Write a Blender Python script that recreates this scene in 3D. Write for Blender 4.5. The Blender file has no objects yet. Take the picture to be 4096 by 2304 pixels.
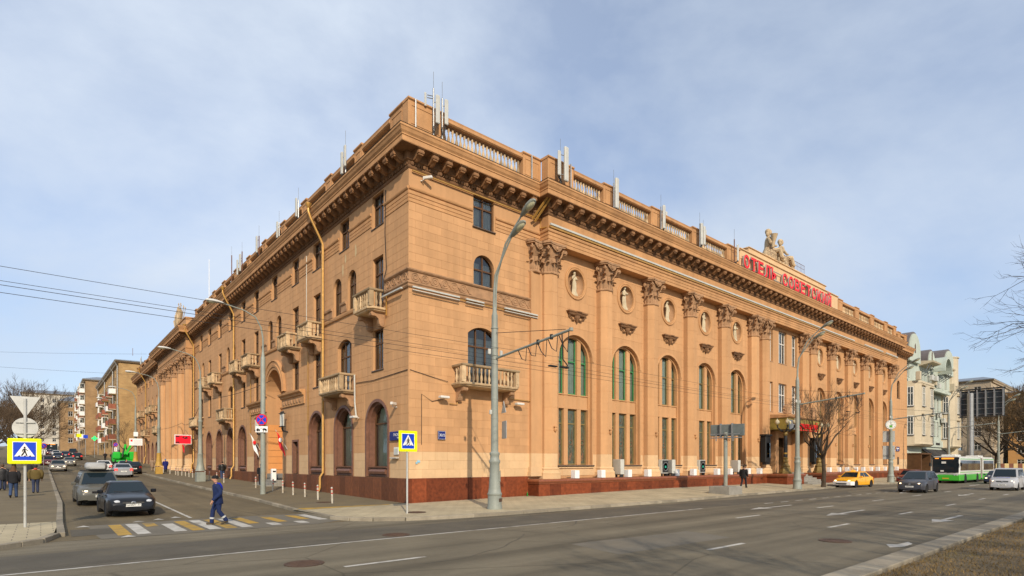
import bpy, math, random
from mathutils import Vector, Matrix
R = math.radians
sc = bpy.context.scene
COL = sc.collection
rnd = random.Random(7)

# ------------------------------------------------------------------ camera
cam_d = bpy.data.cameras.new('camera'); cam = bpy.data.objects.new('camera', cam_d); COL.objects.link(cam)
cam.location = (-14.67, -25.79, 2.2)
cam.rotation_euler = (R(90), 0, R(49.87 - 90))
cam_d.sensor_width = 36; cam_d.lens = 19.603; cam_d.shift_y = 0.1714
cam_d.clip_start = 0.1; cam_d.clip_end = 3000
sc.camera = cam

# ------------------------------------------------------------------ sky and sun
SUN_EL, SUN_AZ = 29.0, 205.8          # light travels towards (+.435, +.9)
w = bpy.data.worlds.new('World'); sc.world = w; w.use_nodes = True
nt = w.node_tree; nt.nodes.clear()
def wn(t, **k):
    n = nt.nodes.new(t)
    for a, b in k.items(): setattr(n, a, b)
    return n
out = wn('ShaderNodeOutputWorld'); bg = wn('ShaderNodeBackground'); bg.inputs[1].default_value = 0.13
sky = wn('ShaderNodeTexSky', sky_type='NISHITA', sun_disc=False, sun_elevation=R(SUN_EL), sun_rotation=R(SUN_AZ),
         altitude=150, air_density=1.0, dust_density=1.6, ozone_density=1.2)
tc = wn('ShaderNodeTexCoord'); mp = wn('ShaderNodeMapping'); mp.inputs['Scale'].default_value = (1.0, 1.0, 1.7)
mp.inputs['Rotation'].default_value = (R(12), R(-18), R(30))
nt.links.new(tc.outputs['Generated'], mp.inputs[0])
n1 = wn('ShaderNodeTexNoise'); n1.inputs['Scale'].default_value = 1.5; n1.inputs['Detail'].default_value = 9; n1.inputs['Roughness'].default_value = .56
n1.inputs['Distortion'].default_value = .2
n2 = wn('ShaderNodeTexNoise'); n2.inputs['Scale'].default_value = 1.1; n2.inputs['Detail'].default_value = 3
nt.links.new(mp.outputs[0], n1.inputs['Vector']); nt.links.new(tc.outputs['Generated'], n2.inputs['Vector'])
r1 = wn('ShaderNodeValToRGB'); r1.color_ramp.elements[0].position = .36; r1.color_ramp.elements[0].color = (.42,)*3 + (1,)
r1.color_ramp.elements[1].position = .58; r1.color_ramp.elements[1].color = (.95,)*3 + (1,)
nt.links.new(n1.outputs[0], r1.inputs[0])
r2 = wn('ShaderNodeValToRGB'); r2.color_ramp.elements[0].position = .35; r2.color_ramp.elements[0].color = (4.4, 5.1, 6.15, 1)
r2.color_ramp.elements[1].position = .68; r2.color_ramp.elements[1].color = (5.9, 6.6, 7.6, 1)
nt.links.new(n2.outputs[0], r2.inputs[0])
gn = wn('ShaderNodeMixRGB', blend_type='MULTIPLY'); gn.inputs[0].default_value = 1; gn.inputs[2].default_value = (1.05, 1.18, 1.38, 1)
mx = wn('ShaderNodeMixRGB'); nt.links.new(r1.outputs[0], mx.inputs[0]); nt.links.new(sky.outputs[0], gn.inputs[1]); nt.links.new(gn.outputs[0], mx.inputs[1]); nt.links.new(r2.outputs[0], mx.inputs[2])
nt.links.new(mx.outputs[0], bg.inputs[0]); nt.links.new(bg.outputs[0], out.inputs[0])
sl = bpy.data.lights.new('sun', 'SUN'); sl.energy = 4.3; sl.angle = R(.6); sl.color = (1.0, .86, .68)
sun = bpy.data.objects.new('sun', sl); COL.objects.link(sun); sun.location = (-40, -80, 60)
ce = math.cos(R(SUN_EL))
sd = Vector((-math.sin(R(SUN_AZ)) * ce, -math.cos(R(SUN_AZ)) * ce, -math.sin(R(SUN_EL))))
sun.rotation_euler = sd.to_track_quat('-Z', 'Y').to_euler()
sc.view_settings.view_transform = 'Standard'; sc.view_settings.look = 'None'
sc.view_settings.exposure = 0.0; sc.view_settings.gamma = 1.0
sc.render.engine = 'CYCLES'
sc.cycles.max_bounces = 6; sc.cycles.transparent_max_bounces = 8

# ------------------------------------------------------------------ ground height
def g(y):
    if y <= 0: return 0.0
    if y < 130: return .012*y + .0001*y*y
    return 3.25 + .034*(y-130)

# ------------------------------------------------------------------ mesh helpers
class MB:
    def __init__(s): s.v = []; s.f = []; s.m = []; s.M = 0
    def add(s, vs, fs, m=None):
        o = len(s.v); s.v += [tuple(p) for p in vs]
        for q in fs: s.f.append([i+o for i in q]); s.m.append(s.M if m is None else m)
        return s
    def quad(s, *p, m=None): return s.add(p, [list(range(len(p)))], m)
    def box(s, x0, x1, y0, y1, z0, z1, m=None):
        v = [(x, y, z) for z in (z0, z1) for x, y in ((x0, y0), (x1, y0), (x1, y1), (x0, y1))]
        return s.add(v, [(3, 2, 1, 0), (4, 5, 6, 7), (0, 1, 5, 4), (1, 2, 6, 5), (2, 3, 7, 6), (3, 0, 4, 7)], m)
    def bbox(s, x0, x1, y0, y1, z0, z1, b=.02, m=None):            # box with bevelled vertical and top edges
        pl = lambda i, z: [(x0+b+i, y0+i, z), (x1-b-i, y0+i, z), (x1-i, y0+b+i, z), (x1-i, y1-b-i, z), (x1-b-i, y1-i, z), (x0+b+i, y1-i, z), (x0+i, y1-b-i, z), (x0+i, y0+b+i, z)]
        return s.loft([pl(b*.6, z0), pl(0, z0+b), pl(0, z1-b), pl(b*.6, z1)], m=m)
    def loft(s, rings, cap=True, m=None, close=True):
        n = len(rings[0]); vs = [p for r in rings for p in r]; fs = []
        for i in range(len(rings)-1):
            for j in range(n if close else n-1):
                k = (j+1) % n; fs.append((i*n+j, i*n+k, (i+1)*n+k, (i+1)*n+j))
        if cap: fs.append(tuple(range(n-1, -1, -1))); fs.append(tuple((len(rings)-1)*n+j for j in range(n)))
        return s.add(vs, fs, m)
    def lathe(s, prof, n=10, c=(0, 0, 0), m=None, sx=1, sy=1, a0=0, cap=True):
        return s.loft([[(c[0]+r*sx*math.cos(a0+2*math.pi*j/n), c[1]+r*sy*math.sin(a0+2*math.pi*j/n), c[2]+z) for j in range(n)] for r, z in prof], cap, m)
    def tube(s, pts, r, n=6, m=None, cap=True):
        P = [Vector(p) for p in pts]; rs = r if isinstance(r, (list, tuple)) else [r]*len(P); rings = []
        a = None
        for i, p in enumerate(P):
            d = (P[min(i+1, len(P)-1)]-P[max(i-1, 0)])
            d = d.normalized() if d.length > 1e-9 else Vector((0, 0, 1))
            if a is None: a = d.orthogonal().normalized()
            else:
                a = a-d*a.dot(d); a = a.normalized() if a.length > 1e-6 else d.orthogonal().normalized()
            b = d.cross(a)
            rings.append([tuple(p+(a*math.cos(2*math.pi*j/n)+b*math.sin(2*math.pi*j/n))*rs[i]) for j in range(n)])
        return s.loft(rings, cap, m)
    def prism(s, poly, axis, a0, a1, m=None):                       # poly of 2d points extruded along an axis
        def q(p, t): return {'x': (t, p[0], p[1]), 'y': (p[0], t, p[1]), 'z': (p[0], p[1], t)}[axis]
        return s.loft([[q(p, a0) for p in poly], [q(p, a1) for p in poly]], True, m)
    def ell(s, c, rx, ry, rz, n=10, k=6, m=None):
        pr = [(max(.02, math.sin(math.pi*i/k)), -math.cos(math.pi*i/k)) for i in range(k+1)]
        return s.loft([[(c[0]+rx*r*math.cos(2*math.pi*j/n), c[1]+ry*r*math.sin(2*math.pi*j/n), c[2]+rz*z) for j in range(n)] for r, z in pr], True, m)
    def ext(s, o, M=None, m=None):
        return s.add([tuple(M @ Vector(p)) for p in o.v] if M else o.v, o.f, m) if m is not None else s._ext(o, M)
    def _ext(s, o, M):
        k = len(s.v); s.v += [tuple(M @ Vector(p)) for p in o.v] if M else list(o.v)
        s.f += [[i+k for i in q] for q in o.f]; s.m += o.m; return s
    def mesh(s, name, mats, smooth=False):
        me = bpy.data.meshes.new(name); me.from_pydata(s.v, [], s.f)
        for x in (mats if isinstance(mats, (list, tuple)) else [mats]): me.materials.append(x)
        if any(s.m): me.polygons.foreach_set('material_index', s.m)
        if smooth:
            me.polygons.foreach_set('use_smooth', [True]*len(s.f))
            try: me.set_sharp_from_angle(angle=R(40))
            except Exception: pass
        me.update(); return me
    def obj(s, name, mats, parent=None, loc=(0, 0, 0), rz=0, smooth=False, **k):
        return inst(s.mesh(name, mats, smooth), name, parent, loc, rz, **k)
def inst(me, name, parent=None, loc=(0, 0, 0), rz=0, scale=None, rot=None, label=None, cat=None, group=None, kind=None):
    o = bpy.data.objects.new(name, me); COL.objects.link(o); o.parent = parent
    o.location = loc; o.rotation_euler = rot if rot else (0, 0, rz)
    if scale: o.scale = scale if isinstance(scale, (tuple, list)) else (scale,)*3
    return tag(o, label, cat, group, kind)
def tag(o, label=None, cat=None, group=None, kind=None):
    for k, v in (('label', label), ('category', cat), ('group', group), ('kind', kind)):
        if v: o[k] = v
    return o
def thing(name, label, cat, loc=(0, 0, 0), rz=0, group=None): return inst(None, name, None, loc, rz, None, None, label, cat, group)
def dup(o, parent=None, loc=None, rz=None, label=None, group=None):
    c = o.copy(); COL.objects.link(c); c.parent = parent
    if loc is not None: c.location = loc
    if rz is not None: c.rotation_euler = (0, 0, rz)
    tag(c, label, None, group)
    for ch in o.children: dup(ch, c)
    return c
def struct(name, mb, mat): return mb.obj(name, mat, kind='structure')
def sweep(path, prof, closed=False):
    """profile (out, z) swept along a plan path; outward is to the right of travel; corners mitred"""
    n = len(path); rings = []
    for i in range(n):
        p = Vector(path[i]); ds = []
        if i > 0: ds.append((p-Vector(path[i-1])).normalized())
        if i < n-1: ds.append((Vector(path[i+1])-p).normalized())
        ns = [Vector((d.y, -d.x)) for d in ds]
        if len(ns) == 1: o = ns[0]
        else:
            o = ns[0]+ns[1]; o = o/max(.2, o.dot(ns[0]))
        rings.append([(p.x+o.x*d, p.y+o.y*d, z) for d, z in prof])
    mb = MB(); mb.loft(rings, cap=True, close=True); return mb
def text_mesh(s, size, mat, name='lettering', depth=.004, offset=0.0, align='CENTER'):
    cu = bpy.data.curves.new('t', 'FONT'); cu.body = s; cu.size = size; cu.extrude = depth; cu.offset = offset
    cu.align_x = align; cu.align_y = 'CENTER'; cu.resolution_u = 3
    o = bpy.data.objects.new('t', cu); COL.objects.link(o)
    dg = bpy.context.evaluated_depsgraph_get(); me = bpy.data.meshes.new_from_object(o.evaluated_get(dg))
    bpy.data.objects.remove(o); bpy.data.curves.remove(cu); me.name = name
    me.materials.clear(); me.materials.append(mat); return me

# ------------------------------------------------------------------ materials
def mat(name, col, rough=.8, var=.12, scale=1.5, bump=0., bscale=60., metal=0., spec=.3, streak=0., rand=0., stain=None, stain_amt=0., coat=0., emit=None, emit_s=0.):
    m = bpy.data.materials.new(name); m.use_nodes = True; t = m.node_tree; N = t.nodes; L = t.links.new
    b = N['Principled BSDF']; b.inputs['Roughness'].default_value = rough; b.inputs['Metallic'].default_value = metal
    b.inputs['Specular IOR Level'].default_value = spec; b.inputs['Coat Weight'].default_value = coat; b.inputs['Coat Roughness'].default_value = .06
    if emit: b.inputs['Emission Color'].default_value = tuple(emit)+(1,); b.inputs['Emission Strength'].default_value = emit_s
    geo = N.new('ShaderNodeNewGeometry'); pos = geo.outputs['Position']
    cur = None
    def mul(a, fac_socket, lo, hi):
        mr = N.new('ShaderNodeMapRange'); mr.inputs[1].default_value = .25; mr.inputs[2].default_value = .75; mr.inputs[3].default_value = lo; mr.inputs[4].default_value = hi
        L(fac_socket, mr.inputs[0])
        x = N.new('ShaderNodeMixRGB'); x.blend_type = 'MULTIPLY'; x.inputs[0].default_value = 1
        if a is None: x.inputs[1].default_value = tuple(col)+(1,)
        else: L(a, x.inputs[1])
        L(mr.outputs[0], x.inputs[2]); return x.outputs[0]
    def noise(sc_, det=6, vec=None):
        n = N.new('ShaderNodeTexNoise'); n.inputs['Scale'].default_value = sc_; n.inputs['Detail'].default_value = det; L(vec or pos, n.inputs['Vector']); return n.outputs[0]
    if var: 
        cur = mul(cur, noise(scale), 1-var, 1+var*.8)
        cur = mul(cur, noise(scale*9, 3), 1-var*.45, 1+var*.45)
    if streak:
        mpn = N.new('ShaderNodeMapping'); mpn.inputs['Scale'].default_value = (2.2, 2.2, .16); L(pos, mpn.inputs[0])
        cur = mul(cur, noise(1.0, 5, mpn.outputs[0]), 1-streak, 1+streak*.5)
    if rand:
        oi = N.new('ShaderNodeObjectInfo'); cur = mul(cur, oi.outputs['Random'], 1-rand, 1+rand)
    if stain:
        rp = N.new('ShaderNodeValToRGB'); rp.color_ramp.elements[0].position = .52; rp.color_ramp.elements[1].position = .72
        L(noise(scale*.6+.17, 8), rp.inputs[0])
        mm = N.new('ShaderNodeMath'); mm.operation = 'MULTIPLY'; mm.inputs[1].default_value = stain_amt; L(rp.outputs[0], mm.inputs[0])
        x = N.new('ShaderNodeMixRGB'); L(mm.outputs[0], x.inputs[0]); x.inputs[2].default_value = tuple(stain)+(1,)
        if cur is None: x.inputs[1].default_value = tuple(col)+(1,)
        else: L(cur, x.inputs[1])
        cur = x.outputs[0]
    if cur is None: b.inputs['Base Color'].default_value = tuple(col)+(1,)
    else: L(cur, b.inputs['Base Color'])
    if bump:
        bn = N.new('ShaderNodeBump'); bn.inputs['Strength'].default_value = bump; bn.inputs['Distance'].default_value = .02
        L(noise(bscale, 4), bn.inputs['Height']); L(bn.outputs[0], b.inputs['Normal'])
    return m
def glass_mat(name, tint=(.55, .6, .6), refl=.35, dark=(.02, .024, .026)):
    m = bpy.data.materials.new(name); m.use_nodes = True; t = m.node_tree; t.nodes.clear(); N = t.nodes; L = t.links.new
    o = N.new('ShaderNodeOutputMaterial'); tr = N.new('ShaderNodeBsdfTransparent'); tr.inputs[0].default_value = tuple(tint)+(1,)
    gl = N.new('ShaderNodeBsdfGlossy'); gl.inputs['Roughness'].default_value = .03; gl.inputs['Color'].default_value = (.9, .93, .95, 1)
    fr = N.new('ShaderNodeLayerWeight'); fr.inputs[0].default_value = refl
    ge = N.new('ShaderNodeNewGeometry'); no = N.new('ShaderNodeTexNoise'); no.inputs['Scale'].default_value = 1.3; L(ge.outputs['Position'], no.inputs['Vector'])
    bn = N.new('ShaderNodeBump'); bn.inputs['Strength'].default_value = .12; bn.inputs['Distance'].default_value = .03; L(no.outputs[0], bn.inputs['Height'])
    L(bn.outputs[0], gl.inputs['Normal']); L(bn.outputs[0], fr.inputs['Normal'])
    mx = N.new('ShaderNodeMixShader'); L(fr.outputs['Fresnel'], mx.inputs[0]); L(tr.outputs[0], mx.inputs[1]); L(gl.outputs[0], mx.inputs[2]); L(mx.outputs[0], o.inputs[0])
    return m
WALLC = (.515, .288, .137)
M = {}
M['wall'] = mat('ochre_stucco', WALLC, .9, .085, .35, .2, 45, streak=.15, rand=.06, stain=(.42, .24, .12), stain_amt=.35)
M['wall_light'] = mat('pale_stucco', (.60, .405, .225), .9, .09, .5, .25, 45, streak=.07, rand=.04)
M['trim'] = mat('ochre_moulding', (.495, .268, .12), .85, .15, .8, .3, 40, streak=.16, stain=(.30, .16, .08), stain_amt=.4)
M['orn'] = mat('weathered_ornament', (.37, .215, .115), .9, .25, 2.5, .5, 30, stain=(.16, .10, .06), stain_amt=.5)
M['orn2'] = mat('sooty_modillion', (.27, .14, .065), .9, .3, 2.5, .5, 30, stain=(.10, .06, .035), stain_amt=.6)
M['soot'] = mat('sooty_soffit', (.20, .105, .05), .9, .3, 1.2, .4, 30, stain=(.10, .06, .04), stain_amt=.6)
M['balu'] = mat('weathered_baluster', (.47, .34, .20), .9, .25, 3, .4, 40, rand=.28, stain=(.22, .15, .09), stain_amt=.45)
M['granite'] = mat('red_granite', (.175, .042, .014), .6, .35, 6, .1, 150, spec=.25, rand=.22)
M['granite_d'] = mat('brown_granite', (.135, .047, .018), .55, .3, 6, .1, 150, spec=.35, rand=.2)
M['capstone'] = mat('granite_capping', (.22, .068, .028), .4, .25, 5, .1, 120, spec=.5)
M['wood'] = mat('brown_window_wood', (.10, .048, .02), .55, .25, 3, .1, 60)
M['surround'] = mat('brown_granite_surround', (.17, .08, .05), .45, .25, 5, .1, 120, spec=.5)
M['green'] = mat('green_window_paint', (.05, .22, .085), .5, .15, 3)
M['olive'] = mat('olive_window_paint', (.20, .15, .06), .55, .2, 3)
M['white_frame'] = mat('white_frame_paint', (.62, .60, .55), .5, .08, 3)
M['glass'] = glass_mat('window_glass', (.80, .85, .83), .45)
M['glass_d'] = glass_mat('dark_window_glass', (.58, .64, .62), .35)
M['stained'] = mat('patterned_glass', (.075, .085, .055), .2, .5, 5, 0, spec=.6, stain=(.05, .09, .075), stain_amt=.7)
M['curtain'] = mat('pale_curtain', (.52, .52, .47), .95, .1, 2)
M['curtain_y'] = mat('yellow_curtain', (.55, .35, .12), .95, .1, 2)
M['gold'] = mat('gilded_paint', (.58, .33, .07), .35, .2, 4, metal=.55)
M['pipe'] = mat('ochre_pipe_paint', (.44, .245, .06), .42, .18, 3, metal=.35, spec=.5)
M['roof'] = mat('grey_sheet_roof', (.20, .22, .24), .45, .2, 1, metal=.3)
M['flash'] = mat('dark_roof_flashing', (.10, .075, .06), .6, .2, 3)
M['ant'] = mat('antenna_plastic', (.47, .47, .43), .5, .1, 3)
M['steel'] = mat('galvanised_steel', (.30, .31, .31), .45, .2, 4, metal=.6)
M['rusty'] = mat('rusty_steel', (.16, .07, .04), .8, .3, 4)
M['dark'] = mat('dark_metal', (.03, .03, .03), .55, .2, 4)
M['cable'] = mat('black_cable', (.02, .02, .02), .7, 0)
M['red'] = mat('red_plastic_letters', (.74, .010, .012), .4, .06, 3)
M['lamp_gray'] = mat('grey_green_post_paint', (.25, .27, .235), .5, .16, 2, .1, 30, spec=.4, streak=.1, stain=(.30, .22, .12), stain_amt=.28)
M['stone'] = mat('warm_roof_stone', (.48, .36, .22), .9, .3, 4, .4, 25, stain=(.25, .19, .12), stain_amt=.5)
M['statue'] = mat('plaster_statue', (.52, .44, .30), .9, .2, 4, .3, 30)
M['white'] = mat('white_paint', (.78, .77, .74), .5, .06, 3)
M['whitebox'] = mat('white_box_paint', (.74, .74, .73), .5, .06, 3)
M['signblue'] = mat('sign_blue', (.006, .05, .52), .4, .04, 3)
M['signnavy'] = mat('sign_navy', (.012, .025, .16), .4, .06, 3)
M['signyellow'] = mat('sign_yellow', (.80, .82, .0), .4, .04, 3, emit=(.85, .9, .0), emit_s=.08)
M['signred'] = mat('sign_red', (.62, .015, .02), .4, .04, 3)
M['signback'] = mat('sign_back_metal', (.46, .46, .43), .5, .12, 3, metal=.3)
M['black'] = mat('black_print', (.012, .012, .012), .6, 0)
M['concrete'] = mat('concrete', (.26, .245, .21), .9, .2, 2, .3, 40)
# ================================================================== HOTEL
hotel = thing('hotel_building', 'long four-storey ochre hotel with giant pilasters, roof balustrade and red rooftop lettering', 'building', (0, 0, 0))
XE, XM0, XM1, PJ = 84.6, 9.43, 77.17, .72         # right front: end, start and end of the projecting middle, its projection
YE, YP0, YP1, PL = 109.0, 53.9, 75.8, .9          # left front: end, portico start and end, its projection
XC, PIT = 43.3, 5.33
BAYS = [12.65+PIT*k for k in range(5)]; BAYS += [2*XC-b for b in BAYS]
PILS = [10.0+PIT*k for k in range(6)]+[38.8]; PILS += [2*XC-p for p in PILS]
PATH = [(0, YE), (0, YP1), (-PL, YP1), (-PL, YP0), (0, YP0), (0, 0), (XM0, 0), (XM0, -PJ), (XM1, -PJ), (XM1, 0), (XE, 0)]
WALLPATH = [(0, YE), (0, 0), (XE, 0)]
def place(side, u, d, z): return ((u, d, z), 0.0) if side == 'R' else ((d, u, z), R(-90))
def outline(w, h, kind, n=14, z0=0, rise=.2):
    a = w/2
    if kind == 'rect': return [(-a, z0), (a, z0), (a, z0+h), (-a, z0+h)]
    if kind == 'oval': return [(a*math.cos(2*math.pi*i/32), z0+h/2+h/2*math.sin(2*math.pi*i/32)) for i in range(32)]
    if kind == 'round': rr, cz, th = a, z0+h-a, math.pi/2
    else:
        rs = rise*w; rr = (a*a+rs*rs)/(2*rs); cz = z0+h-rr; th = math.asin(a/rr)
    return [(-a, z0), (a, z0)]+[(rr*math.sin(th-2*th*i/n), cz+rr*math.cos(th-2*th*i/n)) for i in range(n+1)]
def wall_mesh(u0, u1, v0, v1, ops):
    mb = MB(); us = {u0, u1}; vs = {v0, v1}
    for o in ops: us |= {o['u']-o['w']/2, o['u']+o['w']/2}; vs |= {o['z'], o['z']+o['h']}
    us = sorted(x for x in us if u0 <= x <= u1); vs = sorted(x for x in vs if v0 <= x <= v1)
    for i in range(len(us)-1):
        cu = (us[i]+us[i+1])/2; run = None
        for j in range(len(vs)):
            solid = j < len(vs)-1 and not any(abs(cu-o['u']) < o['w']/2 and o['z'] < (vs[j]+vs[j+1])/2 < o['z']+o['h'] for o in ops)
            if solid and run is None: run = vs[j]
            if not solid and run is not None:
                mb.quad((us[i], 0, run), (us[i+1], 0, run), (us[i+1], 0, vs[j]), (us[i], 0, vs[j])); run = None
    for o in ops:
        ol = [(o['u']+x, z) for x, z in outline(o['w'], o['h'], o['kind'], z0=o['z'])]; d = o.get('d', .3); top = o['z']+o['h']; zc = o['z']+o['h']/2
        n = len(ol)
        for i in range(n):
            a, b = ol[i], ol[(i+1) % n]
            mb.quad((a[0], 0, a[1]), (b[0], 0, b[1]), (b[0], d, b[1]), (a[0], d, a[1]))
            if o['kind'] in ('round', 'seg') and 2 <= i < n-1: mb.quad((a[0], 0, a[1]), (b[0], 0, b[1]), (b[0], 0, top), (a[0], 0, top))
            if o['kind'] == 'oval':
                t = top if (a[1]+b[1])/2 > zc else o['z']
                mb.quad((a[0], 0, a[1]), (b[0], 0, b[1]), (b[0], 0, t), (a[0], 0, t))
    return mb
# ---- opening tables (u, width, bottom, height, kind, reveal)
def op(u, w, z, h, kind='rect', d=.3, **k): return dict(u=u, w=w, z=z, h=h, kind=kind, d=d, **k)
RO = [op(4.93, 1.5, 15.8, 1.78, d=.25, win='sash', mat='wood'), op(4.95, 1.5, 11.72, 2.55, 'round', .3, win='sash', mat='wood'),
      op(4.85, 2.1, 6.6, 3.45, 'seg', .35, win='sash3', mat='wood')]
for b in BAYS:
    RO += [op(b, 3.24, 2.11, 8.66, 'round', .22, win='bay'), op(b, 1.6, 13.38, 1.76, 'oval', .05, win=None)]
RO += [op(XC, 1.8, 12.4, 3.3, d=.35, win='white', mat='white_frame'), op(XC+2.75, 1.2, 12.4, 3.3, d=.35, win='white', mat='white_frame'), op(XC-2.75, 1.2, 12.4, 3.3, d=.35, win='white', mat='white_frame'),
       op(XC, 1.8, 7.4, 2.95, d=.35, win='white', mat='white_frame'), op(XC+2.75, 1.2, 7.4, 2.95, d=.35, win='white', mat='white_frame'), op(XC-2.75, 1.2, 7.4, 2.95, d=.35, win='white', mat='white_frame'),
       op(XC, 2.4, 1.26, 3.6, d=.6, win='door', mat='wood'), op(XC+2.9, 1.5, 1.26, 3.4, d=.5, win='door', mat='wood'), op(XC-2.9, 1.5, 1.26, 3.4, d=.5, win='door', mat='wood'),
       op(80.6, 1.3, 11.72, 2.55, 'round', .3, win='sash', mat='wood')]
LO = []
SING = [3.5, 12.7, 17.0, 27.1, 31.3, 40.4, 45.2]; PAIR = [8.1, 22.0, 35.9, 49.7]
for y in SING+PAIR: LO.append(op(y, 1.4, 15.77, 1.85, d=.3, win='sash', mat='wood'))
for y in SING:
    LO.append(op(y, 1.3, 11.3, 2.7, d=.3, win='sash', mat='wood')); LO.append(op(y, 1.3, 7.57, 2.3, d=.3, win='sash', mat='wood'))
for y in PAIR:
    for s in (-1.1, 1.1): LO.append(op(y+s, 1.25, 11.75, 2.43, 'round', .3, win='sash', mat='wood'))
    if y != 22.0: LO.append(op(y, 2.1, 6.75, 3.3, 'seg', .35, win='sash3', mat='wood'))
ARCH = [3.6, 8.25, 12.8, 31.6, 36.05, 40.6, 45.45, 50.1]
for y in ARCH: LO.append(op(y, 2.95, 1.45, 4.45, 'round', .12, win='arch'))
for y in (17.0, 27.0): LO.append(op(y, 1.4, 1.45, 2.55, d=.35, win='slit', mat='surround'))
LO.append(op(22.0, 4.0, .75, 9.15, 'round', 1.6, win=None, portal=1))
for y in (79.5, 83.8, 88.2, 93, 97.5, 101.8, 106):        # far wing
    LO += [op(y, 1.2, 15.77, 1.85, win='sash', mat='wood'), op(y, 1.1, 11.4, 2.3, 'round', win='sash', mat='wood'), op(y, 1.2, 7.9, 2.3, 'round', win='sash', mat='wood'), op(y, 2.4, 2.2, 3.7, 'round', .5, win='slit', mat='surround')]
def flip(o): o = dict(o); o['u'] = -o['u']; return o
wr = wall_mesh(0, XE, 1.2, 18.2, RO).obj('wall', M['wall'], hotel)
wl = wall_mesh(-YE, 0, .7, 18.2, [flip(o) for o in LO]).obj('wall', M['wall'], hotel, *place('L', 0, 0, 0))
bk = MB()
bk.quad((XE, 0, 0), (XE, 18, 0), (XE, 18, 19.2), (XE, 0, 19.2)); bk.quad((18, 18, 0), (XE, 18, 0), (XE, 18, 19.2), (18, 18, 19.2))
bk.quad((18, 18, 0), (18, YE, 0), (18, YE, 19.2), (18, 18, 19.2)); bk.quad((0, YE, 0), (18, YE, 0), (18, YE, 19.2), (0, YE, 19.2))
bk.obj('courtyard_wall', M['wall'], hotel)
rf = MB(); rf.box(-.2, XE, -.2, 18, 19.28, 19.42); rf.box(-.2, 18, 18.002, YE, 19.28, 19.42); rf.obj('roof', M['roof'], hotel)
# ---- ashlar blocks proud of the wall
def blocks(side, u0, u1, z0, z1, ops, bw=.81, bh=.463, excl=()):
    out = []; k = 0; z = z0
    zones = [(o['u']-o['w']/2-.1, o['u']+o['w']/2+.1, o['z']-.06, o['z']+o['h']+.12) for o in ops]+list(excl)
    while z < z1-.1:
        zt = min(z+bh, z1); u = u0-(bw/2 if k % 2 else 0)
        while u < u1-.05:
            a, b = max(u, u0), min(u+bw, u1)
            segs = [(a, b)]
            for q in zones:
                if q[2] < zt-.02 and q[3] > z+.02:
                    ns = []
                    for s0, s1 in segs:
                        if q[1] <= s0 or q[0] >= s1: ns.append((s0, s1)); continue
                        if q[0]-s0 > .1: ns.append((s0, q[0]))
                        if s1-q[1] > .1: ns.append((q[1], s1))
                    segs = ns
            for s0, s1 in segs:
                if s1-s0 > .1: out.append((s0, s1, z, zt))
            u += bw
        z = zt; k += 1
    return out
GAP = .0032
def block_faces(mb, a, b, z, t, dp=.009, ch=.004):
    a += GAP; b -= GAP; z += GAP; t -= GAP
    v = [(a, 0, z), (b, 0, z), (b, 0, t), (a, 0, t), (a+ch, -dp, z+ch), (b-ch, -dp, z+ch), (b-ch, -dp, t-ch), (a+ch, -dp, t-ch)]
    mb.add(v, [(4, 5, 6, 7), (0, 1, 5, 4), (1, 2, 6, 5), (2, 3, 7, 6), (3, 0, 4, 7)])
PAINT = 2.835
cache = {}
wing = blocks('R', 0, XM0-.02, 1.41, PAINT, RO, bh=.475)+blocks('R', 0, XM0-.02, PAINT, 11.4, RO)+blocks('R', 0, XM0-.02, 12.42, 15.94, RO, bh=.44)
wing.sort(key=lambda q: -(q[1]-q[0])*(q[3]-q[2]))
rest = MB(); restl = MB()
for i, (a, b, z, t) in enumerate(wing):
    mt = 'wall_light' if t <= PAINT+.01 else 'wall'
    if i < 300:
        key = (round(b-a, 2), round(t-z, 3), mt)
        if key not in cache:
            mb = MB(); block_faces(mb, -(b-a)/2, (b-a)/2, 0, t-z); cache[key] = mb.mesh('wall_block', M[mt])
        inst(cache[key], 'wall_block', wr, ((a+b)/2, -.001, z))
    else: block_faces(rest if mt == 'wall' else restl, a, b, z, t)
pz = [(p-.62, p+.62, 0, 17) for p in PILS]+[(39.3, 47.3, 0, 17)]
oz = [(b-1.12, b+1.12, 13.1, 15.4) for b in BAYS]
for q in blocks('R', XM0+.0, XM1, 1.41, PAINT, RO, bh=.475, excl=pz+oz): block_faces(restl, *q)
for q in blocks('R', XM0, XM1, PAINT, 15.95, RO, bw=.9, bh=.6, excl=pz+oz): block_faces(rest, *q)
for q in blocks('R', XM1, XE, 1.41, PAINT, RO, bh=.475): block_faces(restl, *q)
for q in blocks('R', XM1, XE, PAINT, 15.94, RO): block_faces(rest, *q)
rest.obj('wall_block', M['wall'], wr, (0, -.001, 0), kind='stuff'); restl.obj('wall_block', M['wall_light'], wr, (0, -.001, 0), kind='stuff')
LF = [flip(o) for o in LO]
lz = [(-24.9, -19.1, 0, 11.2), (-29.2, -24.2, 6.5, 7.8), (-20, -15.2, 6.5, 7.8), (-YP1, -YP0, 0, 17)]
rest = MB(); restl = MB()
for q in blocks('L', -YE, 0, 1.41, PAINT, LF, bh=.475, bw=.95, excl=lz): block_faces(restl, *q)
for q in blocks('L', -YE, 0, PAINT, 11.4, LF, bh=.5, bw=.95, excl=lz): block_faces(rest, *q)
for q in blocks('L', -YE, 0, 11.4, 15.7, LF, bh=.44, bw=.95, excl=lz+[(-2.6, 0, 11.3, 12.45)]): block_faces(rest, *q)
rest.obj('wall_block', M['wall'], wl, (0, -.001, 0), kind='stuff'); restl.obj('wall_block', M['wall_light'], wl, (0, -.001, 0), kind='stuff')
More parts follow.
